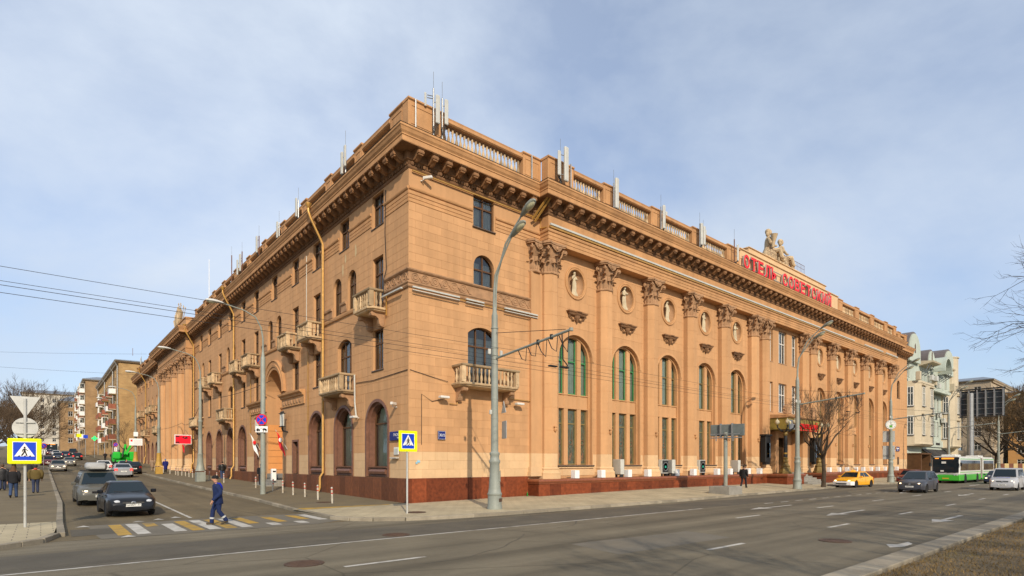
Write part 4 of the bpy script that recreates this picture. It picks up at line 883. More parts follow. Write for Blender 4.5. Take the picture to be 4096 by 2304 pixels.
def kerbs(pts, L_, parent, h=.12, wd=.2, rz=None):
    P = [Vector(p) for p in pts]; 
    for a, b in zip(P[:-1], P[1:]):
        d = b-a; n = max(1, round(d.length/L_)); s = d.length/n
        for i in range(n):
            q = a+d*((i+.5)/n); key = (round(s, 1), h, wd)
            if key not in kc:
                k = MB(); k.bbox(-s/2+.006, s/2-.006, -wd/2, wd/2, -.1, h+.012, .015); kc[key] = k.mesh('kerb_stone', M['kerb'])
            zz = g(q.y); sl = math.atan2(g(q.y+.5)-g(q.y-.5), 1) if q.y > 1 else 0
            inst(kc[key], 'kerb_stone', parent, (q.x, q.y, zz), rot=(0, -sl*(1 if d.y > 0 else -1) if abs(d.y) > abs(d.x) else 0, math.atan2(d.y, d.x)))
kc = {}
kerbs([(x, ky(x)-.02) for x in (-5.95, -5.6, -5.0, -4.0, -2.3, 0, 13, 21, 33, 39.8, 40.6, 52, 53.5, 90)], 1.5, pav)
kerbs([(kx(y)-.02, y) for y in (-4.4, 0, 4, 8, 60)], 1.5, pav2); kerbs([(lkx(y)+.02, y) for y in (-4.3, 0, 10, 80)], 1.5, pav3); kerbs([(-17.5, -7.2), (-15.6, -6.6), (-14.7, -5.6), (-14.36, -4.3)], .8, pav4)
# median with dry grass
mb = MB(); mb.quad((-40, -34, .1), (420, -34, .1), (420, -22.2, .1), (-40, -22.2, .1)); struct('median', mb, M['soil'])
med = bpy.data.objects['median']
n_ = 0
for k in range(48):
    x0 = -8+k*2.0; kb = MB(); kb.bbox(-.992, .992, -.25, .25, -.1, .135, .02) if k == 0 else None
    if k == 0: mk0 = kb.mesh('kerb_stone', M['kerb'])
    inst(mk0, 'kerb_stone', med, (x0+1, -21.85, 0), rnd.uniform(-.004, .004))
M['drygrass'] = mat('dry_grass', (.24, .155, .058), .95, .45, 1.0, stain=(.10, .11, .035), stain_amt=.6)
gb = MB(); rg = random.Random(3)
for i in range(46000):
    t = rg.random(); x = -6+52*t*t+rg.random()*2; y = -22.25-rg.random()**1.3*8; a = rg.random()*6.28; h = rg.uniform(.025, .075); lx, ly = rg.uniform(-.06, .06), rg.uniform(-.06, .06)
    dx, dy = .008*math.cos(a), .008*math.sin(a)
    gb.v += [(x-dx, y-dy, .098), (x+dx, y+dy, .098), (x+lx, y+ly, .1+h)]; q = len(gb.v); gb.f.append((q-3, q-2, q-1)); gb.m.append(0)
gb.obj('dry_grass', M['drygrass'], kind='stuff', label='short dry brown grass on the median strip', cat='grass')
# ---- asphalt patches and sealed cracks
M['asph_d'] = mat('darker_asphalt_patch', (.098, .087, .066), .9, .16, .8, .35, 150, stain=(.15, .13, .09), stain_amt=.5)
M['asph_b'] = mat('greyish_asphalt_patch', (.15, .135, .105), .9, .16, .8, .35, 150, stain=(.2, .17, .12), stain_amt=.5)
def patch(pts, m, z, name='asphalt_patch'):
    rg_ = random.Random(len(pts)+int(pts[0][0]*10)); P = []
    for a, b in zip(pts, pts[1:]+pts[:1]):
        n = max(2, int(math.hypot(b[0]-a[0], b[1]-a[1])/.8))
        for k in range(n): t = k/n; P.append((a[0]*(1-t)+b[0]*t+rg_.uniform(-.05, .05), a[1]*(1-t)+b[1]*t+rg_.uniform(-.05, .05)))
    c = (sum(p[0] for p in P)/len(P), sum(p[1] for p in P)/len(P)); V = [(c[0], c[1], g(c[1])+z)]+[(p[0], p[1], g(p[1])+z) for p in P]
    MB().add(V, [(0, i+1, (i+1) % len(P)+1) for i in range(len(P))]).obj(name, M[m], bpy.data.objects['road'])
patch([(-30, -10.85), (30, -10.85), (34, -9.2), (14, -8.3), (2, -8.2), (-4, -8.4), (-10, -8.0), (-30, -8.2)], 'asph_d', .003)
patch([(-13.4, -5.75), (-7, -5.7), (-5.7, -5.0), (-5.9, -1.2), (-9, -.9), (-13.5, -1.2)], 'asph_b', .008)
patch([(-14.0, -4.6), (-12.9, -4.4), (-12.7, -2.6), (-14.0, -2.4)], 'asph_d', .0095)
patch([(20, -13.6), (27, -13.6), (27, -11.9), (20, -12.0)], 'asph_d', .003); patch([(-4, -17.2), (1, -17.3), (1.4, -15.6), (-3.6, -15.2)], 'asph_b', .003); patch([(30, -20.5), (44, -20.6), (44, -18.9), (30, -18.8)], 'asph_d', .003)
rg = random.Random(21)
for k in range(11):
    x, y = rg.uniform(-9, 30), rg.uniform(-21.4, -9); a = rg.choice((.05, 1.5, 1.75, -.1))+rg.uniform(-.25, .25); V = []; F_ = []
    for i in range(14): wd_ = rg.uniform(.012, .035); V += [(x-wd_*math.sin(a), y+wd_*math.cos(a), .0045), (x+wd_*math.sin(a), y-wd_*math.cos(a), .0045)]; x += .45*math.cos(a); y = max(-21.5, min(-7.7, y+.45*math.sin(a))); a += rg.uniform(-.3, .3)
    MB().add(V, [(2*i, 2*i+1, 2*i+3, 2*i+2) for i in range(13)]).obj('sealed_crack', M['asph_d'], bpy.data.objects['road'])
# ---- road markings
road = bpy.data.objects['road']
def mark(pts, m='paint', z=.005): MB().add([(p[0], p[1], g(p[1])+z) for p in pts], [tuple(range(len(pts)))]).obj('road_marking', M[m], road)
def dash(x0, x1, y, wd=.14): mark([(x0, y-wd/2), (x1, y-wd/2), (x1, y+wd/2), (x0, y+wd/2)])
mark([(-80, -11.02), (10, -11.02), (10, -10.9), (-80, -10.9)])
for k in range(16): dash(15.6+1.9*k, 16.6+1.9*k, -11.35-.02*k, .12)
for x in (-9.75, 6.75, 14.7, 22.6, 30.4, 38.4, 46.4, 54.4, 62.4): dash(x, x+2.0, -14.42)
for x in (-1.7, 6.0, 13.7, 21.4, 28.9, 36.6, 44.3, 52): dash(x, x+1.85, -18.15)
def arrow(x, y): mark([(x, y), (x+1.6, y-.36), (x+1.6, y-.08), (x+4.5, y-.08), (x+4.5, y+.08), (x+1.6, y+.08), (x+1.6, y+.36)])
for x in (11.5, 34.0, 56): 
    for y in (-12.75, -16.35, -20.0): arrow(x-(.3 if y > -14 else .9), y)
mark([(2.3, -21.0), (2.9, -20.75), (3.1, -20.95), (3.9, -21.0), (3.5, -21.2), (2.8, -21.2)])
for i in range(15):
    x = -12.72+.5*i; y0, y1 = -5.15, -1.45-.0*i
    if i == 2: y0 = -2.9
    if i == 3: y0, y1 = -5.05, -2.2
    if i in (8, 10): y0 = -4.1
    if i in (9, 11): y0, y1 = -5.1, -4.2
    if i in (12, 13, 14): y0, y1 = -3.7-.6*(i-12), -1.7-1.5*(i == 14)
    mark([(x-.18, y0), (x+.18, y0), (x+.2, y1), (x-.16, y1)], 'paint_y' if i % 2 == 0 else 'paint', .012)
for x, y in ((-13.6, -1.6), (-11.2, -.35), (-10.55, .1), (-12.7, -5.7), (-11.9, -.8)): mark([(x-.2, y), (x+.2, y), (x+.05, y+.55)], z=.012)
for i in range(12):
    y = -.3+i*12.0 if i else -.3; 
    mark([(-10.15+.02*i, y), (-10.03+.02*i, y), (-9.93+.02*i, y+(12 if i == 0 else 2.2)), (-10.05+.02*i, y+(12 if i == 0 else 2.2))], z=.012)
mh = MB(); mh.lathe([(.42, .0), (.42, .012), (.36, .014), (.35, .008), (.0, .008)], 20)
for k in range(5): mh.box(-.28, .28, -.24+.11*k, -.2+.11*k, .008, .016)
mhm = mh.mesh('manhole_cover', M['rust'])
for (x, y, z, lb) in ((-10.27, -13.5, .004, 'rusty round manhole cover on the main road, nearest the camera'), (-6.33, -10.35, .004, 'rusty round manhole cover beside the long solid white line'), (2.54, -19.6, .004, 'flat manhole cover in the road lane next to the grass median'), (-2.5, -5.05, .125, 'round manhole cover on the pavement beside the corner crossing sign'), (-3.3, 3.0, .16, 'manhole cover on the side pavement near the last bollard')):
    inst(mhm, 'manhole_cover', None, (x, y, z), 0, None, None, lb, 'manhole cover', 'manhole covers')
# ================================================================== VEHICLES
M['cglass'] = mat('car_glass', (.008, .016, .022), .06, 0, spec=.42)
M['tyre'] = mat('tyre_rubber', (.018, .017, .016), .85, .2, 4)
M['rim'] = mat('wheel_rim', (.30, .30, .30), .35, .15, 5, metal=.7)
M['cblack'] = mat('black_trim', (.014, .014, .014), .5, .1, 4)
M['chrome'] = mat('chrome_trim', (.55, .55, .55), .15, 0, metal=1)
M['lens'] = mat('headlamp_lens', (.50, .52, .54), .12, .1, 6, spec=.8)
M['lens_on'] = mat('lit_headlamp', (.9, .8, .6), .2, 0, emit=(1, .72, .38), emit_s=3.2)
M['tail'] = mat('tail_lamp', (.32, .01, .01), .2, .1, 4, spec=.6)
M['tail_on'] = mat('lit_tail_lamp', (.6, .02, .02), .2, 0, emit=(1, .06, .04), emit_s=1.5)
M['amber'] = mat('amber_lamp', (.7, .25, .02), .2, 0, emit=(1, .35, .05), emit_s=1.0)
M['plate'] = mat('plate_white', (.66, .66, .62), .5, .05, 4)
def paintm(n, c, r=.3, dust=.3, metal=.0): return mat(n, c, r, .06, 1.5, metal=metal, spec=.4, coat=.25, stain=(.20, .17, .12), stain_amt=dust)
CP = dict(black=paintm('black_car_paint', (.005, .0055, .008), .3, .03), olive=paintm('grey_green_car_paint', (.085, .083, .068), .4, .35), silver=paintm('silver_car_paint', (.36, .37, .38), .3, .15, .3), white=paintm('white_car_paint', (.58, .58, .56), .3, .1),
          navy=paintm('navy_car_paint', (.018, .025, .05), .3, .1), grey=paintm('dark_grey_car_paint', (.038, .038, .046), .35, .35), taxi=paintm('taxi_yellow_paint', (.78, .36, .006), .3, 0), red=paintm('dark_red_car_paint', (.12, .012, .014), .3, .1), beige=paintm('dusty_beige_car_paint', (.22, .20, .17), .35, .4), pearl=paintm('pearl_van_paint', (.44, .44, .44), .35, .15, .2))
wh = MB(); wh.lathe([(.19, -.095), (.28, -.1), (.315, -.07), (.315, .07), (.28, .1), (.19, .095)], 20)
WT = MB()._ext(wh, Matrix.Rotation(R(90), 4, 'Y')).mesh('wheel', M['tyre'], True)
rm = MB(); rm.lathe([(.195, -.06), (.195, .085), (.175, .09), (.16, .06), (.06, .075), (.0, .08)], 20)
for k in range(5): rm.box(-.03, .03, .04, .18, .06, .088); rm.v[-8:] = [tuple(Matrix.Rotation(R(72*k), 3, 'Z') @ Vector(p)) for p in rm.v[-8:]]
WR = MB()._ext(rm, Matrix.Rotation(R(90), 4, 'Y')).mesh('rim', M['rim'])
def car(label, paint, loc, rz, L_=4.3, W=1.72, H=1.43, kind='sedan', lit=True, plate=None, group=None, badge=None, rear=False, tail_lit=False, z=None, name='car', lower=None, cat='car'):
    root = thing(name, label, cat, (loc[0], loc[1], g(loc[1]) if z is None else z), rz, group)
    a = W/2; hl = L_/2; body = CP[paint]
    wf, wr = -hl+.86, hl-.82; Rw = .37; zc = .315
    K = {'sedan': dict(cowl=-hl+1.28, rf=-hl+1.95, rr=hl-1.35, rb=hl-.62, zb=.92, zf=.66, zd=.98), 'hatch': dict(cowl=-hl+1.12, rf=-hl+1.8, rr=hl-.75, rb=hl-.22, zb=.95, zf=.7, zd=.97),
         'mpv': dict(cowl=-hl+1.0, rf=-hl+1.85, rr=hl-.5, rb=hl-.16, zb=1.0, zf=.74, zd=1.02), 'van': dict(cowl=-hl+.95, rf=-hl+1.5, rr=hl-.14, rb=hl-.05, zb=1.08, zf=.82, zd=1.1)}[kind]
    ys = sorted({-hl, -hl+.05, -hl+.14, -hl+.3, wf-Rw-.02, wf+Rw+.02, wr-Rw-.02, wr+Rw+.02, K['cowl'], 0, hl-.3, hl-.12, hl-.04, hl}|{wf+Rw*q for q in (-1, -.9, -.6, -.25, 0, .25, .6, .9, 1)}|{wr+Rw*q for q in (-1, -.9, -.6, -.25, 0, .25, .6, .9, 1)})
    def top(y):
        if y < K['cowl']:
            t = (y+hl)/(K['cowl']+hl); return K['zf']-.16*max(0, 1-t*7)**2+(K['zb']-K['zf'])*t**.75
        if y > K['rb']-.05: t = (y-K['rb']+.05)/(hl-K['rb']+.05); return K['zd']-.12*max(0, t)**3
        return K['zb']+(K['zd']-K['zb'])*max(0, y)/hl
    def halfw(y):
        e = max(0, (abs(y)-(hl-.75))/.75); return a*(1-.2*e**2.6)
    rings = []
    for y in ys:
        zs = .24+.05*max(0, (abs(y)-hl+.25)/.25)
        for w_ in (wf, wr):
            if abs(y-w_) <= Rw+1e-6: zs = max(zs, zc+math.sqrt(max(0, Rw*Rw-(y-w_)**2)))
        w_ = halfw(y); t = top(y); m1 = max(zs+.03, .46); m2 = max(m1+.02, .66 if t > .75 else t-.06)
        half = [(0, min(zs, .24)), (w_*.72, min(zs, .26)), (w_*.74, zs), (w_*.985, zs), (w_, m1), (w_*.99, m2), (w_*.955, max(m2+.01, t-.07)), (w_*.88, max(m2+.02, t-.01)), (w_*.5, max(m2+.03, t+.025)), (0, max(m2+.035, t+.035))]
        rings.append([(x, y, zz) for x, zz in half]+[(-x, y, zz) for x, zz in half[-2:0:-1]])
    mb = MB(); mb.loft(rings); bo = mb.obj('body', body, root, smooth=True)
    # cabin
    wb_, wr_ = a*.93, a*.70 if kind != 'van' else a*.80
    zb = K['zb']-.02; B = [(-wb_*.97, K['cowl'], zb), (wb_*.97, K['cowl'], zb), (wb_, K['rb'], zb+.03), (-wb_, K['rb'], zb+.03)]
    zr = H-.05; T = [(-wr_*.96, K['rf'], zr), (wr_*.96, K['rf'], zr), (wr_, K['rr'], zr), (-wr_, K['rr'], zr)]
    T2 = [(x*.8, y+(.22 if y == K['rf'] else -.2), H) for x, y, z_ in T]
    ca = MB(); ca.loft([B, T, T2]); ca.obj('cabin', body, root, smooth=False)
    def panel(nm, i, j, s0, s1, t0, t1, m_='cglass'):
        P = lambda s, t: (Vector(B[i])*(1-s)+Vector(B[j])*s)*(1-t)+(Vector(T[i])*(1-s)+Vector(T[j])*s)*t
        q = [P(s0, t0), P(s1, t0), P(s1, t1), P(s0, t1)]; nn = (q[1]-q[0]).cross(q[3]-q[0]).normalized()
        c_ = sum(q, Vector())/4
        if nn.dot(c_-Vector((0, 0, zb))) < 0 and abs(nn.z) < .99: nn = -nn
        q = [p+nn*.008 for p in q]; MB().add(q, [(0, 1, 2, 3)]).obj(nm, M[m_], root)
    panel('windscreen', 0, 1, .05, .95, .05, .93); panel('rear_window', 2, 3, .08, .92, .22, .9)
    cuts = [(.13, .46), (.49, .80), (.83, .95)] if kind in ('mpv', 'van') else [(.16, .5), (.53, .86)]
    for i, j, inv in ((1, 2, 0), (3, 0, 1)):
        for s0, s1 in cuts:
            if inv: s0, s1 = 1-s1, 1-s0
            panel('side_window', i, j, s0, s1, .1, .9)
    for sx in (-1, 1):
        for y in (wf, wr):
            w_ = inst(WT, 'wheel', root, (sx*(a-.11), y, .315), 0 if sx > 0 else math.pi); inst(WR, 'rim', w_)
        q = MB(); q.bbox(-.1, .1, -.06, .07, 0, .15, .03); q.obj('mirror', body if paint != 'silver' else M['cblack'], root, (sx*(a+.09), K['cowl']+.32, K['zb']-.01))
        q = MB(); q.ell((0, 0, 0), .2, .16, .095, 10, 6); q.obj('headlight', M['lens_on' if lit else 'lens'], root, (sx*(a-.30), -hl+.2, K['zf']-.06), sx*.5, smooth=True)
        q = MB(); q.bbox(-.14, .14, -.06, .06, -.12, .12, .03); q.obj('tail_light', M['tail_on' if tail_lit else 'tail'], root, (sx*(a-.24), hl-.07, K['zd']-.2), -sx*.35)
        for yy in ([-.25, .75] if kind != 'van' else [-.1]): q = MB(); q.bbox(-.012, .012, -.09, .09, -.02, .02, .008); q.obj('door_handle', body, root, (sx*(a*.985), yy, K['zb']-.14))
        q = MB(); q.box(-.003, .003, -.006, .006, -.26, .25); q.obj('door_seam', M['cblack'], root, (sx*(a*1.0), .3, .64))
        q = MB(); q.lathe([(.07, -.02), (.06, .02)], 10); q.obj('fog_lamp', M['lens'], root, (sx*(a-.35), -hl+.09, .38), rot=(R(90), 0, 0))
    q = MB(); q.bbox(-a*.42, a*.42, -.05, .08, -.07, .07, .02); q.obj('grille', M['cblack'], root, (0, -hl+.05, K['zf']-.1))
    q = MB(); q.box(-a*.43, a*.43, -.058, .0, -.012, .012); q.obj('grille_bar', M['chrome'], root, (0, -hl+.05, K['zf']-.09))
    q = MB(); q.bbox(-a*.6, a*.6, -.05, .1, -.08, .06, .02); q.obj('lower_intake', M['cblack'] if lower is None else lower, root, (0, -hl+.06, .36))
    if lower: q = MB(); q.loft([[(x*a*k_, y+dy_, z) for x, y in ((-.99, .5), (-.97, .2), (-.86, .0), (-.5, -.06), (.5, -.06), (.86, .0), (.97, .2), (.99, .5), (.8, .5), (-.8, .5))] for z, k_, dy_ in ((-.2, .96, .04), (-.14, 1.0, 0), (.1, 1.01, -.01), (.16, .98, .03))]); q.obj('front_bumper', lower, root, (0, -hl+.01, .40)); q = MB(); q.box(-a*.5, a*.5, -.02, .02, -.04, .05); q.obj('bumper_slot', M['cblack'], root, (0, -hl-.06, .36))
    q = MB(); q.lathe([(.065, 0), (.065, .015), (.05, .02), (.045, .012)], 14); q.obj('badge', M['chrome'], root, (0, -hl-.005, K['zf']-.09), rot=(R(90), 0, 0), scale=(1.25, .9, 1))
    for yy, rzz, zz in ((-hl-.012, 0, .47), (hl+.012, math.pi, .62)):
        q = MB(); q.box(-.26, .26, -.008, .008, -.056, .056); pl = q.obj('license_plate', M['plate'], root, (0, yy, zz), rzz)
        if plate and (yy < 0) != rear:
            inst(text_mesh(plate, .105, M['black'], 'plate_lettering', .001), 'plate_lettering', pl, (0, -.0095, 0), rot=(R(90), 0, 0))
    q = MB(); q.box(-a*.75, a*.75, -hl+.4, hl-.3, .17, .3); q.obj('underbody', M['cblack'], root)
    for sx in (-1, 1): q = MB(); q.tube([(sx*.05, K['cowl']-.02, K['zb']+.03), (sx*.6*a, K['cowl']+.06, K['zb']+.08)], .012, 4); q.obj('wiper', M['cblack'], root)
    return root
# side street, towards the camera
car('black sedan nearest the camera, stopping at the zebra crossing', 'black', (-11.9, 3.55), R(2), 4.3, 1.71, 1.41, 'sedan', False, 'Т649МТ 777')
mv = car('grey-green minivan with a grey roof box beside the black sedan', 'olive', (-12.45, 10.6), R(1), 4.8, 1.88, 1.68, 'mpv', True, 'М213ХК 97')
rb = MB()
pl8 = lambda hx, y0, y1, z: [(-hx*.7, y0, z), (hx*.7, y0, z), (hx, y0+.25, z), (hx, y1-.2, z), (hx*.75, y1, z), (-hx*.75, y1, z), (-hx, y1-.2, z), (-hx, y0+.25, z)]
rb.loft([pl8(.36, -.85, .85, 0), pl8(.42, -.95, .95, .06), pl8(.44, -.95, .95, .16), pl8(.42, -.8, .92, .3), pl8(.34, -.6, .85, .38)])
rb.obj('roof_box', mat('roof_box_plastic', (.36, .36, .34), .45, .06, 3), mv, (-.05, .15, 1.74), smooth=True)
mb = MB(); mb.box(-.7, .7, -.4, -.35, 1.66, 1.74); mb.box(-.7, .7, .6, .65, 1.66, 1.74); mb.obj('roof_bar', M['dark'], mv)
car('silver sedan with lit brake lights seen from behind, left of the parked black hatchback', 'silver', (-8.2, 46.3), R(180), 4.5, 1.78, 1.45, 'sedan', False, 'Х402', rear=True, tail_lit=True)
car('white car partly hidden behind the silver sedan', 'white', (-8.9, 60.0), R(180), 4.3, 1.75, 1.5, 'hatch', False, None, rear=True, tail_lit=True)
car('black hatchback parked at the kerb beside a striped bollard row', 'black', (-6.3, 55.6), R(180), 4.0, 1.7, 1.46, 'hatch', False, 'А118', rear=True)
car('dark blue car parked in front of the black hatchback', 'navy', (-6.4, 62.8), R(180), 4.2, 1.7, 1.45, 'hatch', False)
car('dusty beige sedan with headlights on, half hidden behind the crossing sign', 'beige', (-13.1, 66.0), R(0), 4.5, 1.76, 1.45, 'sedan', True)
car('dark red car parked far up the left kerb', 'red', (-14.0, 88.0), R(0), 4.5, 1.78, 1.6, 'mpv', False)
car('small dusty hatchback with bright headlights in mid road', 'beige', (-11.3, 88.0), R(0), 3.9, 1.66, 1.42, 'hatch', True)
car('dark green sedan with headlights on, far up the side street', 'navy', (-12.2, 123.5), R(0), 4.6, 1.8, 1.45, 'sedan', True)
car('black car driving away far up the side street', 'black', (-9.1, 121.5), R(180), 4.5, 1.8, 1.5, 'hatch', False, None, rear=True, tail_lit=True)
car('small blue car beside the far black car', 'navy', (-10.6, 138), R(180), 4.0, 1.7, 1.48, 'hatch', False, None, rear=True, tail_lit=True)
car('red car in front of the far white bus', 'red', (-13.0, 165), R(0), 4.3, 1.75, 1.48, 'hatch', True)
car('white car ahead of the far white bus', 'white', (-12.0, 152), R(0), 4.3, 1.75, 1.48, 'sedan', True)
car('tall black off-roader at the far kerb', 'black', (-8.6, 158), R(180), 4.7, 1.9, 1.85, 'mpv', False, None, rear=True)
# main street, towards the camera
tx = car('bright yellow taxi with a white front bumper by the hotel steps', 'taxi', (43.6, -6.45), R(-96), 4.6, 1.79, 1.47, 'sedan', True, 'Х000', z=0, lower=M['white'])
q = MB(); q.bbox(-.16, .16, -.09, .09, 0, .13, .03); q.obj('taxi_sign', M['amber'], tx, (0, -.1, 1.46))
car('dark grey minivan with headlights on in the lane right of the taxi', 'grey', (37.2, -13.05), R(-90), 4.47, 1.8, 1.63, 'mpv', True, 'М655ХК', z=0)
vn = car('silver window van with a printed bonnet, rightmost vehicle on the main road', 'pearl', (46.9, -16.85), R(-90), 4.3, 1.8, 1.82, 'van', True, 'Т837НР', z=0, name='van', cat='van')
inst(text_mesh('РОССИЯ', .2, M['signblue'], 'bonnet_lettering', .002), 'bonnet_lettering', vn, (0, -1.75, 1.065), rot=(R(14), 0, 0))
car('dark blue sedan between the bus and the silver van', 'navy', (65.5, -13.3), R(-90), 4.4, 1.75, 1.43, 'sedan', True, z=0)
car('dark red car parked behind the grey minivan at the kerb', 'red', (60.5, -6.6), R(-92), 4.3, 1.75, 1.5, 'hatch', False, z=0)
car('blue car far away at the right edge behind the van', 'navy', (84, -17.0), R(-90), 4.3, 1.75, 1.5, 'hatch', True, z=0)
# articulated bus
M['bus_w'] = paintm('bus_white', (.62, .62, .58), .35, .05); M['bus_g'] = paintm('bus_green', (.05, .40, .03), .35, .05); M['bellows'] = mat('bellows_rubber', (.22, .20, .17), .8, .1, 3)
def bus(label, loc, rz, z, art=True, green=True, name='bus'):
    root = thing(name, label, 'bus', (loc[0], loc[1], z), rz); W = 1.25; G = M['bus_g'] if green else M['bus_w']
    def sect(y0, y1, front):
        q = MB(); q.bbox(-W, W, y0, y1, .95, 2.86, .1); q.obj('body', M['bus_w'], root)
        q = MB(); q.bbox(-W-.004, W+.004, y0-.004, y1, .3, .949, .06); q.obj('skirt', G, root)
        q = MB(); q.bbox(-W+.12, W-.12, y0+.1, y1-.1, 2.86, 2.98, .05); q.obj('roof', M['bus_w'], root)
        q = MB(); q.box(-W-.008, W+.008, y0+.2, y1-.05, 1.2, 1.27); q.obj('stripe', G, root)
        q = MB(); q.box(-W-.008, W+.008, y0+.2, y1-.05, 2.66, 2.74); q.obj('stripe', G, root)
        n = max(2, int((y1-y0-1)/1.45)); 
        for sx in (-1, 1):
            for k in range(n):
                s = (y1-y0-.7)/n; yy = y0+.35+(k+.5)*s
                p = MB(); p.box(-.006, .006, -s/2+.03, s/2-.03, 1.42, 2.55); p.obj('side_window', M['cglass'], root, (sx*(W+.004), yy, 0))
        q = MB(); q.bbox(-.7, .7, y0+1.2, y0+3.4, 2.98, 3.2, .08); q.obj('roof_unit', M['bus_w'], root)
    sect(-5.3, 5.0, True)
    if art:
        for k in range(9): q = MB(); q.bbox(-W+.05-(.05 if k % 2 else 0), W-.05+(.05 if k % 2 else 0), 5.0+.12*k, 5.12+.12*k, .45, 2.85, .02); q.obj('bellows_fold', M['bellows'], root)
        sect(6.1, 12.6, False)
    q = MB(); q.bbox(-W+.08, W-.08, -5.33, -5.2, 1.18, 2.62, .04); q.obj('windscreen', M['cglass'], root)
    q = MB(); q.bbox(-W+.05, W-.05, -5.32, -5.2, 2.62, 2.9, .03); q.obj('destination_box', M['cblack'], root)
    q = MB(); q.box(-.35, .75, -5.335, -5.325, 2.68, 2.84); q.box(-.95, -.6, -5.335, -5.325, 2.72, 2.82); q.obj('destination_display', M['amber'], root)
    q = MB(); q.box(-.3, .3, -5.33, -5.32, .5, .62); q.obj('license_plate', M['amber'] if False else mat('yellow_plate', (.6, .36, .04), .5, 0), root)
    q = MB(); q.box(-.35, .05, -5.345, -5.335, 2.2, 2.42); q.obj('route_card', M['plate'], root); q = MB(); q.box(-.45, -.15, -5.345, -5.335, 1.3, 1.46); q.obj('route_card', M['plate'], root)
    for sx in (-1, 1):
        for dx in (.0, .22): q = MB(); q.lathe([(.085, 0), (.07, .03)], 12); q.obj('headlight', M['lens'], root, (sx*(W-.24-dx), -5.305, .96), rot=(R(90), 0, 0))
        q = MB(); q.bbox(-.08, .08, -.06, .06, 0, .4, .02); q.obj('mirror', M['cblack'], root, (sx*(W+.14), -5.4, 1.9))
        for y in ([-2.7, 3.2, 10.2] if art else [-2.7, 3.2]):
            w_ = inst(WT, 'wheel', root, (sx*(W-.13), y, .48), 0 if sx > 0 else math.pi, 1.5); inst(WR, 'rim', w_)
            q = MB(); q.lathe([(.6, -.015), (.6, .0)], 18); q.obj('wheel_arch', M['cblack'], root, (sx*(W+.006), y, .46), rot=(0, R(90), 0))
    q = MB(); q.tube([(-.9, -5.36, 1.16), (.0, -5.36, 1.22)], .02, 4); q.tube([(.1, -5.36, 1.16), (1.0, -5.36, 1.22)], .02, 4); q.obj('wiper', M['cblack'], root)
    q = MB(); q.box(-W+.2, W-.2, -4.9, 4.8 if not art else 12.2, .2, .4); q.obj('underbody', M['cblack'], root)
    return root
bus('white articulated city bus with a green skirt behind the grey minivan', (67.0, -9.55), R(-90), 0)
bus('far white bus at the top of the side street', (-12.6, 178), R(0), g(172), False, False)
# green crane lorry
cr = thing('crane_lorry', 'bright green crane lorry with a folded boom parked up the side street', 'lorry', (-4.9, 82, g(82)), R(180))
GR = mat('crane_green_paint', (.02, .42, .035), .45, .08, 2)
q = MB(); q.bbox(-1.2, 1.2, -2.5, -1.2, .9, 2.0, .1); q.obj('cab', GR, cr); q = MB(); q.box(-1.15, 1.15, -1.15, 4.6, .8, 1.1); q.obj('chassis', GR, cr)
q = MB(); q.bbox(-1.25, 1.25, .9, 3.4, 1.1, 2.2, .25); q.obj('superstructure', GR, cr); q = MB(); q.bbox(-1.5, -.55, 2.6, 4.4, 1.1, 2.35, .15); q.obj('operator_cabin', GR, cr); q = MB(); q.bbox(.5, 1.55, 3.2, 4.6, 1.2, 2.3, .2); q.obj('counterweight', GR, cr)
for x0, x1, zt in ((-.1, -.75, 3.3), (.25, -.1, 3.45)): q = MB(); q.tube([(x0, 4.0, 1.9), (x0*.5+x1*.5, 3.7, 2.7), (x1, 3.3, zt)], [.3, .22, .2], 4); q.obj('boom', GR, cr)
q = MB(); q.tube([(.4, 4.3, 1.5), (.15, 3.9, 2.9)], .1, 8); q.obj('ram', M['dark'], cr)
for sx in (-1, 1):
    for y in (-1.8, 2.6, 3.8): w_ = inst(WT, 'wheel', cr, (sx*1.05, y, .5), 0 if sx > 0 else math.pi, 1.6); inst(WR, 'rim', w_)
q = MB(); q.box(-1.0, 1.0, 4.6, 4.65, .8, 1.0); q.obj('rear_bumper', GR, cr)
